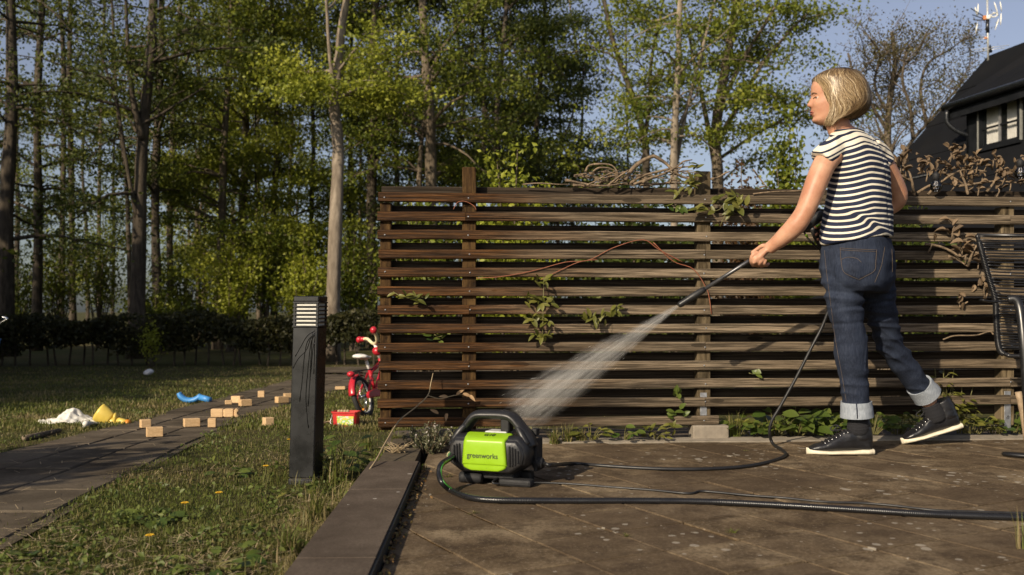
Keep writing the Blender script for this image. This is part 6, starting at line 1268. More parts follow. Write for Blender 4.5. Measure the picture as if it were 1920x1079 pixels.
fr2.build('frame', M_redp, bike)
for s_ in (-1, 1): MB().tube(np.array([BP(.515, s_*.035, .33), BP(.57, s_*.04, .24), BP(.62, s_*.045, wr_)]), .010, 8).build('fork', M_chrome, bike)
V = []; 
m = MB(); cgp = [(-.035, .135), (.23, .130), (.275, .155), (.27, .200), (.23, .212), (-.02, .182), (-.045, .158)]
m.prism(cgp, 0, .022, 0.004, T=lambda A: np.array([BP(a[0], -.052-a[2], a[1]) for a in A])); m.build('chain_guard', M_redp, bike)
m = MB(); m.tube(np.array([BP(.235, -.085, .165), BP(.235, .085, .165)]), .010, 8); m.tube(np.array([BP(.235, .08, .165), BP(.20, .085, .07)]), .007, 8); m.tube(np.array([BP(.235, -.08, .165), BP(.27, -.085, .26)]), .007, 8); m.build('cranks', M_chrome, bike)
MB().box((0, 0, 0), (.075, .05, .018), None, .004).xf(BRm, BP(.20, .115, .068)).build('pedal', M_or, bike); MB().box((0, 0, 0), (.075, .05, .018), None, .004).xf(BRm, BP(.27, -.115, .262)).build('pedal', M_or, bike)
MB().tube(np.array([BP(.24, 0, .34), BP(.225, 0, .44)]), .0125, 10).build('seat_post', M_wsad, bike)
MB().tube(np.array([BP(.10, 0, .463), BP(.13, 0, .462), BP(.19, 0, .452), BP(.26, 0, .450), BP(.315, 0, .452)]), [.030, .062, .058, .030, .014], 14, 4, flat=(1.0, .33), ref=(0, 0, 1)).build('saddle', M_wsad, bike)
m = MB()
for y_ in (-.045, .045): m.tube(np.array([BP(.20, y_, .345), BP(-.13, y_, .352)]), .005, 6); m.tube(np.array([BP(0, y_, wr_), BP(-.06, y_, .35)]), .004, 6)
for x_ in (-.12, -.05, .02, .09): m.tube(np.array([BP(x_, -.045, .35), BP(x_, .045, .35)]), .004, 6)
m.build('carrier', M_blk2, bike); MB().sphere(BP(-.135, -.02, .335), (.03, .03, .022), 12, 8).build('rear_light', M_redp, bike)
MB().tube(np.array([BP(.49, 0, .43), BP(.475, 0, .50), BP(.47, 0, .545)]), .015, 10).build('stem', M_wsad, bike)
MB().sphere(BP(.478, 0, .49), (.042, .042, .036), 14, 10).build('bar_pad', M_redp, bike)
SA = R(-52); ST = lambda x, y, z: BP(.468+(x-.468)*math.cos(SA)-y*math.sin(SA), (x-.468)*math.sin(SA)+y*math.cos(SA), z)
hb_ = [ST(.43, .20, .625), ST(.455, .15, .615), ST(.47, .08, .565), ST(.468, 0, .55), ST(.47, -.08, .565), ST(.455, -.15, .615), ST(.43, -.20, .625)]; hbar = MB().tube(np.array(hb_), .013, 10, 4).build('handlebar', M_cream, bike)
for s_ in (-1, 1):
    MB().tube(np.array([ST(.435, s_*.18, .623), ST(.42, s_*.25, .632)]), .019, 12).build('grip', M_redp, hbar); MB().sphere(ST(.418, s_*.26, .633), .028, 12, 8).build('grip_end', M_redp, hbar)
MB().tube(np.array([BP(.455, -.15, .60), BP(.50, -.17, .55), BP(.55, -.12, .40), BP(.60, -.05, .25)]), .0035, 6, 5).build('brake_cable', M_steel, bike)
for s_ in (-1, 1):
    pass
# blue barrow cut by the left edge
q0 = G(-34, 742); brw = thing('toy_barrow', 'blue toy barrow with a bent chrome handle cut off by the left edge', 'toy barrow', q0); Yb = q0[1]; B_ = lambda px, py, dy=0: U(px, py, Yb+dy)
m = MB(); ringb = lambda py, a, b: np.array([B_(-60+a*math.cos(t_)*(1 if True else 1), py)+np.array([0, b*math.sin(t_), 0]) for t_ in np.linspace(0, 2*math.pi, 20, endpoint=False)])
m.loft([ringb(722, 36, .16), ringb(716, 46, .20), ringb(640, 56, .25), ringb(636, 58, .26), ringb(640, 52, .235), ringb(712, 40, .17)]).build('tub', M_blu, brw)
MB().tube(np.array([B_(-60, 716), B_(-30, 650, -.27), B_(-14, 620, -.27), B_(2, 606, -.27), B_(12, 600, -.27), B_(11, 596.5, -.27), B_(4, 595.5, -.27)]), 0.013, 10, 5).build('handle', M_chrome, brw)
for dy in (-.15, .15): MB().tube(np.array([B_(-36, 715, dy), B_(-20, 742, dy)]), .012, 8).build('leg', M_chrome, brw)
MB().tube(np.array([B_(-90, 722)+[.07*math.cos(a), 0, .07*math.sin(a)] for a in np.linspace(0, 6.283, 24)]), .018, 8, cap=False).build('wheel', M_tyre, brw)
# ================================================================ PLANTS ON AND BY THE FENCE
def leaf_mesh(name, w=0.55, fold=0.10, curl=0.12, mat=None, n=5, notch=0.0):
    m = MB(); V = []; 
    for i in range(n+1):
        u = i/n; ww = w*0.5*math.sin(math.pi*min(1, u*0.93+0.07))**0.8*(1.0 if u < 0.98 else 0.05); zc = -curl*u*u; V += [(u-(notch if i == 0 else 0), -ww, zc+fold*ww*2), (u, 0, zc), (u-(notch if i == 0 else 0), ww, zc+fold*ww*2)]
    F = []
    for i in range(n): F += [(3*i, 3*i+3, 3*i+4, 3*i+1), (3*i+1, 3*i+4, 3*i+5, 3*i+2)]
    return m.add(V, F, True).mesh(name, mat)
M_lf_y = leaf_mat_obj('young_leaf', (0.095, 0.105, 0.018), (0.210, 0.200, 0.045)); M_lf_g = leaf_mat_obj('ground_leaf', (0.050, 0.088, 0.015), (0.155, 0.190, 0.038)); M_lf_r = leaf_mat_obj('brown_leaf', (0.085, 0.055, 0.030), (0.225, 0.155, 0.090), 0.12, 0.7); M_lf_d = leaf_mat_obj('dry_leaf', (0.26, 0.15, 0.07), (0.42, 0.28, 0.15), 0.2, 0.7)
LY = [leaf_mesh('leaf', .50, .14, .15, M_lf_y), leaf_mesh('leaf', .42, .2, .3, M_lf_y)]; LG = [leaf_mesh('leaf', .72, .10, .15, M_lf_g, notch=.10), leaf_mesh('leaf', .60, .16, .25, M_lf_g, notch=.05)]; LR = [leaf_mesh('leaf', .62, .50, .45, M_lf_r), leaf_mesh('leaf', .55, .7, -.30, M_lf_r)]; LD = [leaf_mesh('leaf', .4, .4, .4, M_lf_d)]
M_stem_g = plain('green_stem', (0.12, 0.11, 0.035), 0.6); M_stem_r = plain('red_runner', (0.24, 0.080, 0.040), 0.6); M_stem_b = plain('woody_stem', (0.165, 0.118, 0.073), 0.85, 0, 0.6, 45, 0.9); M_straw = plain('dry_straw', (0.34, 0.26, 0.15), 0.7)
def frame_from(d, up):
    x = unit(d); z = unit(up-x*np.dot(up, x)); y = np.cross(z, x); return np.column_stack([x, y, z])
PR = random.Random(33)
def put_leaf(par, meshes, p, d, up, s):
    inst('leaf', PR.choice(meshes), par, p, frame_from(np.asarray(d, float), np.asarray(up, float))*s)
rv = lambda s: np.array([PR.gauss(0, s), PR.gauss(0, s), PR.gauss(0, s)])
def sprig(label, trails, leafs, size, name='climber_shoot', meshes=LY, stem=M_stem_g, r=0.0028, cat='plant', spread=1.0, off=-0.03):
    p0 = FPX(*trails[0][0], off); root = thing(name, label, cat, p0, 'leafy shoots growing through the fence')
    for tr in trails:
        P = np.array([FPX(a, b, off-0.012*math.sin(i)) for i, (a, b) in enumerate(tr)])
        P[0] = FPX(tr[0][0], tr[0][1], 0.05); P = np.vstack([P[0], FPX(tr[0][0], tr[0][1], off*0.3), P[1:]]) if len(P) > 1 else P
        MB().tube(P, np.linspace(r, r*0.5, len(P)), 6, 4).build('stem', stem, root)
    for (px, py, n) in leafs:
        c = FPX(px, py, off-0.01)
        for k in range(n):
            a = PR.uniform(0, 6.28); d = np.array([math.cos(a), PR.uniform(-.9, .1), math.sin(a)*0.8+0.1]); up = np.array([PR.gauss(0, .4), -0.7, 0.8+PR.gauss(0, .2)])
            put_leaf(root, meshes, c+rv(0.008*spread), d, up, size*PR.uniform(.7, 1.2))
    return root
sprig('small yellow green shoot poking out of the fence near its left end', [[(738, 548), (752, 556), (770, 560), (794, 562)]], [(745, 552, 3), (762, 557, 3), (778, 562, 4), (791, 563, 5)], .040)
sprig('long hanging leafy shoot crossing several slats in the middle of the fence', [[(1020, 522), (1019, 560), (1018, 600), (1017, 640)]], [(1008, 527, 4), (1024, 527, 3), (985, 562, 5), (1003, 561, 7), (1017, 568, 4), (1036, 566, 5), (1000, 598, 6), (1012, 596, 5), (1028, 600, 4), (1006, 634, 4), (1018, 634, 6), (1028, 630, 2)], .046)
sprig('short yellow green shoot just above the water spray', [[(1160, 575), (1145, 588), (1125, 597), (1100, 598)]], [(1100, 600, 4), (1115, 597, 4), (1130, 597, 4), (1148, 590, 5), (1155, 578, 5)], .044)
sprig('bushy yellow green shoot hanging from the top slat right of the right post', [[(1362, 372), (1355, 385), (1345, 395), (1310, 400)], [(1365, 370), (1360, 400), (1350, 425)]], [(1312, 393, 4), (1328, 392, 4), (1345, 378, 6), (1358, 388, 7), (1372, 376, 8), (1385, 372, 8), (1388, 386, 7), (1375, 392, 6)], .056, spread=1.8)
sprig('green leaf tuft clinging to the left side of the right post', [[(1300, 348), (1292, 352), (1280, 350)]], [(1285, 348, 7), (1296, 342, 6), (1275, 356, 4), (1304, 352, 5), (1300, 318, 5)], .05, off=-0.01, spread=1.6)
sprig('tiny green shoot in the lower gap left of the hanging shoot', [[(815, 628), (822, 632), (830, 630)]], [(822, 634, 5), (812, 632, 3)], .035, meshes=LG, off=0.03)
sprig('dark green leaves in the second gap under the top slat', [[(1255, 386), (1265, 388), (1275, 385)]], [(1262, 388, 5), (1275, 386, 4), (1250, 390, 3)], .045, meshes=LG, off=0.04)
sprig('small green shoot low in the fence right of the right post', [[(1405, 700), (1412, 702), (1420, 700)]], [(1412, 702, 4)], .04, meshes=LG, off=0.02)
sprig('green shoot standing on the lowest slat beside the right post', [[(1268, 745), (1272, 738), (1278, 735)]], [(1272, 738, 4), (1264, 778, 4), (1280, 775, 3)], .042, meshes=LG, off=0.0)
sprig('green leaves at the foot of the fence left of the footing block', [[(1250, 812), (1250, 805), (1262, 800)]], [(1246, 802, 4), (1262, 804, 4), (1215, 810, 3)], .042, meshes=LY, off=-0.02)
def runner(label, pts, mat, r=0.0022, off=-0.008, name='plant_stem', cat='stem'):
    P = np.array([FPX(a, b, off if len(q_) == 0 else q_[0]) for a, b, *q_ in pts]); ob = MB().tube(P, r, 6, 5).build(name, mat, origin=P[0]); return tag(ob, label, cat)
runner('reddish bare runner stem bowed across the middle slats, rising to the right', [(893, 522), (940, 519), (1000, 508), (1060, 492), (1104, 488), (1150, 465), (1205, 450), (1235, 468), (1280, 492)], M_stem_r)
runner('second reddish runner stem crossing below the first one', [(1014, 525), (1040, 512), (1085, 492), (1120, 487)], M_stem_r, 0.002)
runner('thin reddish stem hooked from the top gap near the right post', [(1225, 455), (1262, 490), (1300, 505), (1324, 540), (1330, 560), (1334, 590)], M_stem_r)
runner('short arched reddish stem over the left fence post near the top', [(850, 393), (858, 380), (872, 378), (888, 386), (893, 394)], M_stem_r, 0.0018)
runner('pale twig lying along the top slat behind the arm of the woman', [(1412, 364), (1450, 360), (1500, 358), (1540, 352)], M_stem_b, 0.004)
runner('pale broken twig on the lower slats left of the garden chair', [(1768, 637), (1790, 630), (1830, 629), (1855, 622), (1863, 628)], M_stem_b, 0.004, -0.02)
# straw stalk leaning from the fence to the lawn edge
P = np.array([U(812, 700, 4.60), U(808, 718, 4.58), U(802, 742, 4.54), U(778, 765, 4.44), U(748, 790, 4.25), U(722, 832, 3.95), U(706, 862, 3.75), U(688, 888, 3.6)]); stw = MB().tube(P, [.0018, .0022, .003, .003, .0034, .0038, .004, .004], 6, 5).build('dry_stalk', M_straw, origin=P[-1]); tag(stw, 'long pale dry stalk leaning from the fence down to the edging stones', 'stalk')
MB().tube(np.array([U(802, 742, 4.54), U(825, 748, 4.55), U(850, 742, 4.56), U(872, 740, 4.57)]), [.0024, .002, .002, .0012], 6, 4).build('side_stem', M_straw, stw)
for k, (px, py) in enumerate([(840, 745), (856, 741), (868, 739), (880, 742), (822, 776), (838, 776)]):
    put_leaf(stw, LD, U(px, py, 4.56), [PR.uniform(-1, 1), -.3, PR.uniform(-.2, .8)], [0, -1, .5], .042)
# woody vine heaped along the top of the fence
vine = thing('woody_vine', 'heap of bare woody vine stems on top of the fence left of a post', 'vine', FPX(1180, 345, .06))
FT = lambda px, py, off=0.06: FPX(px, py, off)
for pts, r in [([(1074, 347), (1110, 349), (1160, 346), (1220, 345), (1290, 344)], .008), ([(1060, 338), (1090, 344), (1130, 349), (1170, 344)], .007), ([(1172, 338), (1182, 322), (1198, 306), (1222, 294), (1232, 296), (1250, 308), (1264, 322), (1280, 332), (1302, 336)], .011), ([(1098, 322), (1104, 311), (1122, 308), (1146, 310), (1157, 322), (1160, 335), (1150, 345)], .0065), ([(1112, 322), (1124, 315), (1146, 317), (1160, 330), (1158, 342)], .006), ([(1180, 345), (1205, 330), (1235, 322), (1262, 316), (1298, 312)], .008), ([(1188, 346), (1210, 338), (1245, 326), (1270, 312), (1282, 303), (1298, 300)], .007), ([(1255, 345), (1264, 326), (1276, 316), (1284, 305)], .0045), ([(1140, 348), (1160, 332), (1178, 320), (1164, 330), (1150, 342)], .006), ([(1200, 348), (1240, 345), (1268, 338), (1276, 345)], .006), ([(1258, 330), (1268, 340), (1280, 353)], .004), ([(1335, 336), (1346, 333), (1360, 325), (1368, 322)], .007), ([(1335, 343), (1345, 344), (1352, 350)], .004), ([(1412, 318), (1424, 334), (1434, 347), (1442, 354)], .0045), ([(1424, 352), (1436, 350), (1446, 357)], .005), ([(1100, 348), (1120, 338), (1142, 326), (1165, 318)], .005), ([(1120, 350), (1135, 336), (1155, 330), (1175, 336)], .0055), ([(980, 346), (1010, 344), (1050, 346), (1090, 345)], .004)]:
    o1 = PR.uniform(0.02, 0.11); P = np.array([FT(a, b, o1+PR.uniform(-.015, .015)) for a, b in pts]); MB().tube(P, np.linspace(r, r*0.45, len(P))*np.array([PR.uniform(.7, 1.15) for _ in P]), 8, 4).build('branch', M_stem_b, vine)
for k in range(60):
    px = PR.uniform(1070, 1300); py = PR.uniform(322, 347); a = PR.uniform(-.6, .6); L = PR.uniform(15, 45); P = np.array([FT(px, py, PR.uniform(.02, .11)), FT(px+L*.5*math.cos(a), py+L*.5*math.sin(a)*.5-2, .07), FT(px+L*math.cos(a), py+L*math.sin(a)*.5, .06)]); MB().tube(P, [.0034, .0026, .0012], 6, 4).build('twig', M_stem_b, vine)
# climber with curled brown leaves at the right
def brown(label, stems, tips, n, size=.038, off=0.05):
    root = thing('climbing_plant', label, 'climbing plant', FT(*stems[0][0], off), 'brown leaved climber over the right of the fence')
    for tr in stems:
        P = np.array([FT(a, b, off+PR.uniform(-.03, .02)) for a, b in tr]); MB().tube(P, np.linspace(.0075, .0035, len(P)), 7, 5).build('stem', M_stem_b, root)
    for (px, py, k) in tips:
        c = FT(px, py, off-.01); MB().tube(np.array([c+[0, .01, -.05], c+rv(.01)-[0, 0, .02], c]), [.004, .0035, .002], 6, 3).build('twig', M_stem_b, root)
        for _ in range(int(k*1.7)):
            a = PR.uniform(-.4, 3.5); d = np.array([math.cos(a), PR.uniform(-.6, .5), math.sin(a)*.7+.1]); put_leaf(root, LR, c+rv(.020), d, [PR.gauss(0, .5), -.5, .8], size*PR.uniform(.65, 1.15))
    return root
brown('climber with curled brown leaves spilling over the fence below the dormer window', [[(1740, 365), (1760, 345), (1790, 325), (1815, 318), (1850, 322)], [(1815, 365), (1810, 345), (1800, 320), (1795, 290)], [(1795, 350), (1830, 345), (1870, 340), (1925, 345)], [(1720, 362), (1745, 348), (1775, 345), (1810, 350)], [(1760, 320), (1790, 335), (1815, 352)], [(1850, 360), (1865, 340), (1870, 318)]],
      [(1735, 305, 4), (1745, 312, 4), (1738, 322, 4), (1755, 316, 3), (1775, 306, 4), (1783, 287, 4), (1795, 282, 3), (1800, 295, 5), (1812, 296, 5), (1822, 300, 4), (1832, 306, 4), (1790, 312, 4), (1805, 318, 4), (1826, 322, 3), (1842, 332, 3), (1760, 340, 3), (1785, 340, 4), (1815, 340, 4), (1850, 312, 4), (1862, 300, 3), (1868, 318, 4), (1878, 332, 4), (1890, 322, 3), (1895, 340, 4), (1908, 312, 4), (1915, 330, 4), (1835, 350, 3), (1870, 352, 3)], 0)
brown('small stem of the brown leaved climber beside the elbow of the woman', [[(1713, 362), (1710, 340), (1704, 322), (1692, 310)], [(1710, 340), (1690, 330), (1676, 322)]], [(1694, 296, 3), (1702, 302, 3), (1688, 314, 3), (1698, 322, 2), (1684, 330, 3)], 0, .05)
brown('brown stemmed shoot in front of the slats beside the garden chair', [[(1735, 458), (1760, 462), (1785, 472), (1800, 482), (1815, 478)], [(1800, 482), (1798, 462), (1796, 446), (1792, 434)], [(1778, 481), (1795, 487), (1815, 500)], [(1815, 500), (1822, 478), (1836, 452)]], [(1786, 433, 3), (1800, 448, 3), (1802, 465, 3), (1812, 477, 3), (1832, 468, 3), (1742, 455, 1), (1835, 487, 2)], 0, .05, -.03)
brown('short brown leafed shoot low on the fence left of the chair frame', [[(1800, 562), (1806, 570), (1815, 566)], [(1846, 560), (1852, 548), (1846, 536)]], [(1802, 558, 3), (1848, 540, 3), (1845, 532, 2)], 0, .042, -.02)
# festoon bulbs
t = MT('bulb_glass', (0.9, 0.9, 0.9), 0.03, 0, 0.6); tr_ = t.n('ShaderNodeBsdfTransparent'); gl = t.n('ShaderNodeBsdfGlossy'); gl.inputs['Roughness'].default_value = 0.03; lw = t.n('ShaderNodeLayerWeight'); lw.inputs[0].default_value = 0.45; ms = t.n('ShaderNodeMixShader'); t.L(lw.outputs['Fresnel'], ms.inputs[0]); t.L(tr_.outputs[0], ms.inputs[1]); t.L(gl.outputs[0], ms.inputs[2]); t.L(ms.outputs[0], t.nt.nodes['Material Output'].inputs['Surface']); M_bulb = t.m
for px, py, lab in ((1755, 350, 'clear glass festoon bulb hanging on the fence between brown leaves'), (1913, 325, 'clear glass festoon bulb among brown leaves at the right edge')):
    o = FT(px, py, -.035); b_ = thing('light_bulb', lab, 'light bulb', o, 'festoon bulbs on the fence'); MB().lathe([(.001, -.030), (.014, -.027), (.026, -.014), (.029, 0), (.025, .014), (.015, .026), (.012, .034)], 20, None, o).build('glass', M_bulb, b_)
    MB().lathe([(.013, .032), (.016, .034), (.017, .060), (.012, .066), (.006, .072)], 14, None, o).build('socket', M_blk2, b_); MB().tube(np.array([o+[-.003, 0, .03], o+[-.006, 0, .005], o+[.006, 0, .005], o+[.003, 0, .03]]), .0012, 5, 3).build('filament', M_steel, b_); MB().tube(np.array([o+[0, 0, .07], o+[.02, .02, .085], o+[.08, .05, .09]]), .003, 6, 3).build('flex', M_blk2, b_)
# ---------------------------------------------------------------- ground plants in the bed
def herb(label, px, py, n, h, rad_, size, meshes=LG, name='ground_plant', upright=False, group='low leafy plants along the foot of the fence', Yoff=0.06):
    s = fence_s(px); o = FW(s, Yoff, 0.0); o[2] = 0.012; root = thing(name, label, 'plant', o, group); m = MB()
    for k in range(int(n*1.7)):
        a = PR.uniform(0, 6.28); rr_ = rad_*1.1*math.sqrt(PR.random()); z = h*PR.uniform(.25, 1.0)*(1-.4*rr_/rad_); tip = o+np.array([math.cos(a)*rr_, math.sin(a)*rr_*0.6-.02, z]); b0 = o+np.array([math.cos(a)*rr_*.35, math.sin(a)*rr_*.25, 0])
        if upright: b0 = o+np.array([PR.uniform(-.02, .02), 0, z*PR.uniform(.5, .9)]); 
        m.tube(np.array([b0, (b0+tip)/2+[0, 0, .01], tip]), [.0022, .0018, .0012], 5, 2, cap=False); d = np.array([math.cos(a), math.sin(a)-.5, PR.uniform(-.3, .35)]); put_leaf(root, meshes, tip, d, [PR.gauss(0, .35), -.55, .85], size*PR.uniform(.6, 1.25))
    if upright:
        for q_ in (-.03, .0, .035): m.tube(np.array([o+[q_*.4, 0, 0], o+[q_, -.01, h*.55], o+[q_*1.6, -.02, h]]), [.004, .003, .002], 6, 3)
    m.build('stems', M_stem_g, root); return root
for (px, n, h, rd, sz, lab, ms_) in [(1392, 12, .11, .09, .05, 'low plant just right of the footing block', LG), (1425, 14, .13, .10, .055, 'low plant with pale leaves left of the rising hose', LY), (1462, 18, .15, .11, .075, 'broad leaved plant right behind the rising hose', LG), (1500, 20, .16, .12, .085, 'largest broad leaved plant, right of the rising hose', LG), (1545, 18, .14, .11, .065, 'leafy plant behind the toe of the standing shoe', LG), (1580, 14, .14, .10, .06, 'leafy plant behind the laces of the standing shoe', LG), (1645, 16, .15, .09, .06, 'leafy plant directly right of the standing ankle', LG), (1695, 14, .12, .10, .05, 'shaded leafy plant left of the lifted shoe', LG), (1735, 12, .12, .10, .05, 'leafy plant behind the lifted shoe', LY), (1835, 18, .13, .11, .055, 'bushy low plant right of the lifted heel', LY), (1880, 14, .10, .10, .045, 'small plant with reddish dry leaves below the garden chair', LG), (1915, 12, .11, .09, .05, 'low plant at the right edge below the garden chair', LG)]: herb(lab, px, 0, n, h, rd, sz, ms_)
herb('tall upright leafy plant right of the lifted shoe', 1778, 0, 46, .36, .085, .05, LY, 'upright_plant', True); herb('second upright leafy plant beside the taller one', 1812, 0, 26, .24, .08, .05, LY, 'upright_plant', True)
herb('low weed with pale leaves behind the washer at the fence foot', 1105, 0, 12, .09, .08, .045, LY, 'weed', False, 'weeds behind the pressure washer', -.06); herb('small weed at the fence foot right of the washer', 1165, 0, 9, .07, .08, .04, LG, 'weed', False, 'weeds behind the pressure washer', -.05); herb('tiny weed at the fence foot left of the footing block', 1225, 0, 8, .06, .06, .035, LY, 'weed', False, 'weeds behind the pressure washer', -.05)
def grass_tuft(label, o, n, h, spread, mat, name='grass_tuft', group=None, w=.004, seed=1, cat='grass tuft'):
    g = np.random.default_rng(seed); a = g.uniform(0, 6.283, n); L = h*g.uniform(.5, 1.1, n); out = spread*g.uniform(.2, 1.0, n); bx = g.normal(0, spread*.14, (n, 2)); V = []; F = []
    for k in range(n):
        d = np.array([math.cos(a[k]), math.sin(a[k]), 0]); s_ = np.array([-d[1], d[0], 0])*w*g.uniform(.5, 1.2); b = o+np.array([bx[k, 0], bx[k, 1], -.005]); i0 = len(V)
        for u in (0, .35, .7, 1.0):
            p = b+d*out[k]*u*u+np.array([0, 0, L[k]*(u-.32*u*u*out[k]/max(spread, 1e-3))]); wv = s_*(1-u*.9); V += [p-wv, p+wv]
        F += [(i0+2*i, i0+2*i+1, i0+2*i+3, i0+2*i+2) for i in range(3)]
    F_ = np.array(F); V = np.array(V); rn = np.repeat(g.uniform(0, 1, n), 8); me = fast_mesh(name, V-o, F_, mat, {'rnd': rn}); ob = link(name, me, None, o); return tag(ob, label, cat, group)
M_blade = leaf_mat('grass_blade', (0.290, 0.220, 0.110), (0.105, 0.108, 0.026), (0.130, 0.165, 0.029), 0.3, 0.55)
o = FW(fence_s(1378), .03, .01); grass_tuft('tuft of long arching grass right of the footing block', o, 40, .17, .11, M_blade, seed=3)
for k, (px, off, h, lab) in enumerate([(1036, -.10, .09, 'tuft of dry grass behind the right flank of the washer'), (1062, -.07, .11, 'taller tuft of dry grass behind the washer, by the fence'), (1085, -.05, .08, 'short tuft of dry grass at the fence foot right of the washer'), (745, -.02, .06, 'short grass tuft at the left fence corner')]): grass_tuft(lab, FW(fence_s(px), off, .005), 90, h, .07, M_blade, group='dry grass tufts at the fence foot', w=.003, seed=20+k)
# grey green bushy herb left of the washer
lo = U(803, 848, 4.30); lo[2] = 0.0; lav = thing('lavender_plant', 'bushy grey green herb with pale tips growing left of the washer', 'plant', lo); g = np.random.default_rng(44); mb = MB(); tips = []
for k in range(70):
    a = g.uniform(0, 6.28); rr_ = math.sqrt(g.random()); t_ = lo+np.array([math.cos(a)*rr_*.115, math.sin(a)*rr_*.09, .15*g.uniform(.45, 1)*(1-.35*rr_)]); b = lo+np.array([math.cos(a)*rr_*.05, math.sin(a)*rr_*.04, 0]); mb.tube(np.array([b, (b+t_)/2+g.normal(scale=.006, size=3), t_]), [.0022, .0018, .001], 5, cap=False); tips.append((b, t_))
mb.build('stems', M_stem_b, lav); tips = np.array(tips); n = 2600; k = g.integers(0, 70, n); u = g.uniform(.15, 1.05, n)[:, None]; P = tips[k, 0]+(tips[k, 1]-tips[k, 0])*u+g.normal(scale=.007, size=(n, 3)); V, F, rnd = leaves(P-lo, .017, g, .1, .30); tag(link('foliage', fast_mesh('foliage', V, F, leaf_mat('sage_leaf', (0.055, 0.062, 0.030), (0.120, 0.125, 0.062), (0.26, 0.25, 0.16), .25), {'rnd': rnd}), lav), kind='stuff')
n = 130; k = g.integers(0, 70, n); P = tips[k, 1]+g.normal(scale=.008, size=(n, 3)); V, F, rnd = leaves(P-lo, .011, g, .1, .7); tag(link('flowers', fast_mesh('flowers', V, F, leaf_mat('pale_petal', (0.28, 0.25, 0.23), (0.36, 0.33, 0.30), (0.44, 0.40, 0.36), .3), {'rnd': rnd}), lav), kind='stuff')
d_ = P0(745, 846, .012); d_[1] += 0.0
dh = thing('dried_herb', 'small clump of dried brown stems on the end of the edging', 'dried plant', P0(745, 848, .03)); mb = MB()
for k in range(60): b = world_of(dh)+np.array([g.normal(0, .012), g.normal(0, .01), 0]); t_ = b+np.array([g.normal(0, .03), g.normal(0, .02), g.uniform(.01, .045)]); mb.tube(np.array([b, (b+t_)/2+[0, 0, .008], t_]), [.0018, .0014, .0008], 4, cap=False)
mb.build('stems', M_straw, dh)
# weeds in the paver joints
for k, (px, py, h, lab) in enumerate([(1372, 1000, .022, 'tiny green weed in a paver joint in the right foreground'), (888, 962, .016, 'tiny weed in the joint left of centre in the foreground'), (1175, 1005, .014, 'tiny yellowish weed in the middle foreground joint'), (1920-6, 1030, .16, 'thin tall weed at the lower right edge of the frame'), (838, 895, .022, 'small green weed inside the loop of the hose'), (1398, 846, .014, 'tiny weed at the edging below the footing block'), (795, 880, .03, 'low weed in the corner where edging and pavers meet'), (735, 985, .03, 'sparse weed along the dark side of the edging stones')]):
    grass_tuft(lab, P0(px, py, .0), 22 if h < .1 else 9, h, .03 if h < .1 else .05, M_blade, 'weed', 'weeds in the paver joints', .003, 60+k, 'weed')
# litter along the inner side of the edging
n = 260; s_ = g.uniform(0, 1.7, n); off_ = np.abs(g.normal(0, .02, n))+.008; K2 = KA[None, :]-np.outer(s_, kd)-np.outer(off_, kn); P = np.column_stack([K2, np.full(n, .004)+g.uniform(0, .006, n)]); V, F, rnd = leaves(P, .013, g, .5); tag(link('leaf_litter', fast_mesh('leaf_litter', V, F, leaf_mat('litter', (0.10, 0.05, 0.02), (0.22, 0.13, 0.05), (0.12, 0.12, 0.03), .1), {'rnd': rnd})), 'crumbs of dry leaves and moss along the dark side of the edging', kind='stuff')

# ================================================================ GRASS
g = np.random.default_rng(90)
def in_path(x, y, m=0.0): return (x > pl_(y)+m) & (x < pr_(y)-m) & (y < 15.6)
def blades(n, ymin, ymax, hmin, hmax, wid, keepf, lay=0.5, seed=0, pw=2.0):
    g = np.random.default_rng(seed); u = g.random(n); y = 1/((1-u)/ymin+u/ymax) if pw == 2 else ymin*(ymax/ymin)**u; x = g.uniform(-0.60, 0.02, n)*y; x = np.where(g.random(n) < 0.08, g.uniform(-0.75, 0.1, n)*y, x)
    k = keepf(x, y, g); x, y = x[k], y[k]; n = len(x); z = zg(y)+0.018*vnoise(np.column_stack([x, y, zg(y)]), (1.4, 1.4, 1))-0.004
    q = np.column_stack([x, y, 0*x]); pat = vnoise(q, (1.6, 1.6, 1), 2)*.6+vnoise(q, (5, 5, 1), 4)*.4; h = g.uniform(hmin, hmax, n)*(1+.35*pat); a = g.uniform(0, 6.283, n); d = np.stack([np.cos(a), np.sin(a), 0*a], 1); s_ = np.stack([-np.sin(a), np.cos(a), 0*a], 1)*(wid*(0.7+y/7))[:, None]*g.uniform(.6, 1.2, n)[:, None]
    B = np.column_stack([x, y, z]); ln = (g.random(n)**.7*lay)[:, None]; hh = h[:, None]; up = np.array([0, 0, 1.0])
    M = B+up*hh*.55*np.sqrt(1-ln*.6)+d*hh*ln*.3; Tp = B+up*hh*(1-.75*ln)+d*hh*ln*1.0
    V = np.stack([B-s_, B+s_, M+s_*.75, M-s_*.75, Tp], 1).reshape(-1, 3); i = np.arange(n)*5; F = np.vstack([np.stack([i, i+1, i+2], 1), np.stack([i, i+2, i+3], 1), np.stack([i+3, i+2, i+4], 1)])
    rn = np.clip(0.60-.55*np.clip(pat+.16, -1, 1)+g.normal(0, .18, n), 0, 1); return V, F, np.repeat(rn, 5)
kp = lambda x, y, g: (~in_path(x, y, 0.05+0.05*np.sin(y*3))) & (x < np.interp(y, [1.5, 2.2, 3.9, 4.65, 4.9], [-.50, -.52, -.575, -.62, 9])) & ~((y > 4.4) & (x > -0.62) & (y < 6))
parts_ = [blades(140000, 1.7, 9, .014, .034, .0015, kp, .92, 1), blades(46000, 6, 17.8, .025, .05, .0026, kp, .7, 2)]
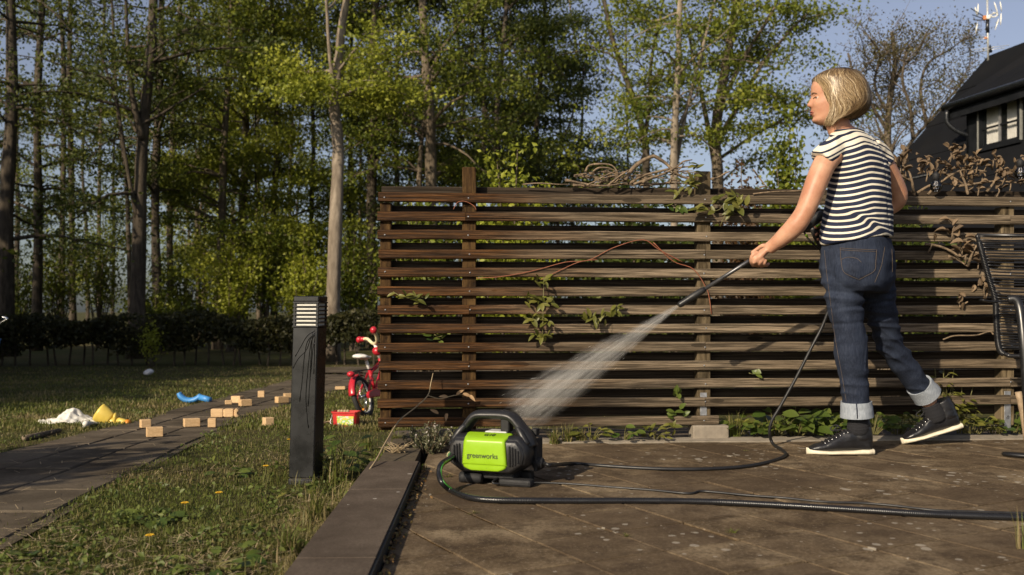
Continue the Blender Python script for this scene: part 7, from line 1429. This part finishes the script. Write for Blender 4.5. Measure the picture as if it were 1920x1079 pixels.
near = lambda x, y, g: kp(x, y, g) & ((x > -.535-.045*(y-2.2)-.16*g.random(len(x))**2) | ((np.abs(x-bo_[0]) < .16) & (np.abs(y-bo_[1]) < .18)))
parts_.append(blades(34000, 1.75, 5.2, .035, .095, .0018, near, .95, 3)); 
pathy = lambda x, y, g: in_path(x, y, -.02) & ((vnoise(np.column_stack([x*1.0, y, 0*x]), (2.5, 2.5, 1), 8) > .35) | (np.minimum(x-pl_(y), pr_(y)-x) < .05+.10*np.abs(vnoise(np.column_stack([x*0, y, 0*x]), (3, 3, 1), 5)))) & (g.random(len(x)) < .55)
parts_.append(blades(52000, 2.5, 13, .012, .03, .0018, pathy, .95, 4))
V = []; F = []; RN = []; o_ = 0
for v_, f_, r_ in parts_: V.append(v_); F.append(f_+o_); RN.append(r_); o_ += len(v_)
tag(link('grass', fast_mesh('grass', np.vstack(V), np.vstack(F), M_blade, {'rnd': np.concatenate(RN)})), 'short patchy lawn grass with straw brown and green blades', kind='stuff')
# straw lying flat, clover and weeds
n = 3600; u = g.random(n); y = 1/((1-u)/1.8+u/8.0); x = g.uniform(-.56, -.06, n)*y; k = (x < -.58) & ((vnoise(np.column_stack([x, y, 0*x]), (1.6, 1.6, 1), 2) > -.05) | in_path(x, y)) & ~(in_path(x, y) & (g.random(n) < .8)); x, y = x[k], y[k]; n = len(x); a = g.uniform(0, 6.28, n); L_ = g.uniform(.02, .075, n); d = np.stack([np.cos(a)*L_, np.sin(a)*L_, g.normal(0, .006, n)], 1); s_ = np.stack([-np.sin(a), np.cos(a), 0*a], 1)*.0012; B = np.column_stack([x, y, zg(y)+.018+g.uniform(0, .015, n)])
V = np.stack([B-s_, B+s_, B+d+s_, B+d-s_], 1).reshape(-1, 3); i = np.arange(n)*4; tag(link('straw', fast_mesh('straw', V, np.stack([i, i+1, i+2, i+3], 1), M_straw)), 'dry straw clippings scattered over lawn and path', kind='stuff')
n = 2600; cxy = np.column_stack([g.uniform(-.56, -.09, 220)*(yy_ := 1/((1-(uu_ := g.random(220)))/1.9+uu_/7.5)), yy_]); cxy = cxy[(~in_path(cxy[:, 0], cxy[:, 1], -.03)) & (cxy[:, 0] < -.56)]; k = g.integers(0, len(cxy), n); sp = g.uniform(.02, .07, len(cxy))[k]; x = cxy[k, 0]+g.normal(size=n)*sp; y = cxy[k, 1]+g.normal(size=n)*sp; kk = (x < -.55) & ~in_path(x, y); x, y = x[kk], y[kk]; P = np.column_stack([x, y, zg(y)+.018*vnoise(np.column_stack([x, y, zg(y)]), (1.4, 1.4, 1))+g.uniform(.012, .042, len(x))])
V, F, rnd = leaves(P, .021, g, .6, .6); tag(link('lawn_weeds', fast_mesh('lawn_weeds', V, F, leaf_mat('clover', (0.042, 0.060, 0.013), (0.082, 0.108, 0.022), (0.15, 0.17, 0.04), .25), {'rnd': rnd})), 'clover and small broad leaved weeds between the grass', kind='stuff')
# dandelions
M_dand = plain('dandelion_yellow', (0.70, 0.42, 0.02), 0.7)
for px, py, lab in ((345, 969, 'open yellow dandelion lowest on the lawn, in the middle of the grass'), (409, 948, 'yellow dandelion a little right of and behind the lowest one'), (497, 893, 'yellow dandelion close to the left side of the bollard lamp'), (542, 838, 'small yellow flower beside the bollard shaft, half way up'), (279, 1035, 'faded yellow dandelion in the lower left grass')):
    o = G(px, py+6, 0.0); fl = thing('dandelion', lab, 'flower', o, 'dandelions in the lawn'); MB().tube(np.array([o, o+[.003, 0, .03], o+[.004, -.002, .052]]), .0018, 6, 3).build('stem', M_stem_g, fl); c = o+np.array([.004, -.002, .053]); m = MB(); 
    for k in range(26): a = k*2.4; r_ = .0125*math.sqrt((k+1)/26); p = c+np.array([math.cos(a)*r_, math.sin(a)*r_, .007-.005*r_/.0155]); m.tube(np.array([c, (c+p)/2+[0, 0, .003], p]), [.001, .0022, .0016], 4, cap=False)
    m.build('flower_head', M_dand, fl)
# larger weeds at the edge
def weed(label, o, n, h, rd, size, meshes, seed):
    root = thing('weed', label, 'weed', o, 'larger weeds in the lawn'); m = MB()
    for k in range(n):
        a = PR.uniform(0, 6.28); t_ = o+np.array([math.cos(a)*rd, math.sin(a)*rd, h*PR.uniform(.2, 1)]); m.tube(np.array([o, (o+t_)/2+[0, 0, h*.2], t_]), [.003, .002, .0015], 5, 2, cap=False); put_leaf(root, meshes, t_, [math.cos(a), math.sin(a), PR.uniform(-.2, .5)], [0, -.3, 1], size*PR.uniform(.7, 1.2))
    m.build('stems', M_stem_g, root)
weed('dark leafy weed between the bollard lamp and the edging', G(652, 885), 20, .17, .06, .05, LG, 1); weed('pale round leaf against the edging, in front of the bollard', G(628, 962), 4, .06, .03, .055, LY, 2); weed('bright leaf lying at the foot of the bollard lamp', G(562, 934), 4, .03, .03, .05, LY, 3); weed('dark thistle like weed right behind the bollard foot', G(622, 900), 14, .12, .06, .06, LG, 4); weed('broad leaved weed in the middle of the near lawn', G(290, 982), 12, .035, .05, .055, LG, 5); weed('flat rosette of leaves in the lower left corner of the lawn', G(70, 1045), 12, .03, .06, .06, LG, 6); weed('clump of lush leaves at the bottom of the lawn', G(400, 1072), 18, .05, .09, .05, LG, 7); weed('low rosette of leaves left of the bollard lamp', G(425, 895), 12, .03, .06, .05, LG, 8)
grass_tuft('tuft of long grass leaning over the edging by the bollard', G(632, 905), 60, .22, .16, M_blade, group='long grass tufts by the edging', w=.0035, seed=71); grass_tuft('long grass tuft against the near edging', G(590, 985), 80, .16, .10, M_blade, group='long grass tufts by the edging', w=.003, seed=72); grass_tuft('lush grass tuft at the bottom corner of the edging', G(540, 1050), 110, .13, .09, M_blade, group='long grass tufts by the edging', w=.003, seed=73); grass_tuft('thin tall grass stems left of the bollard lamp', G(505, 895), 14, .16, .07, M_blade, group='long grass tufts by the edging', w=.0022, seed=74); grass_tuft('tuft of grass in the gap behind the edging and the tub', G(690, 845), 70, .12, .08, M_blade, group='long grass tufts by the edging', w=.003, seed=75)
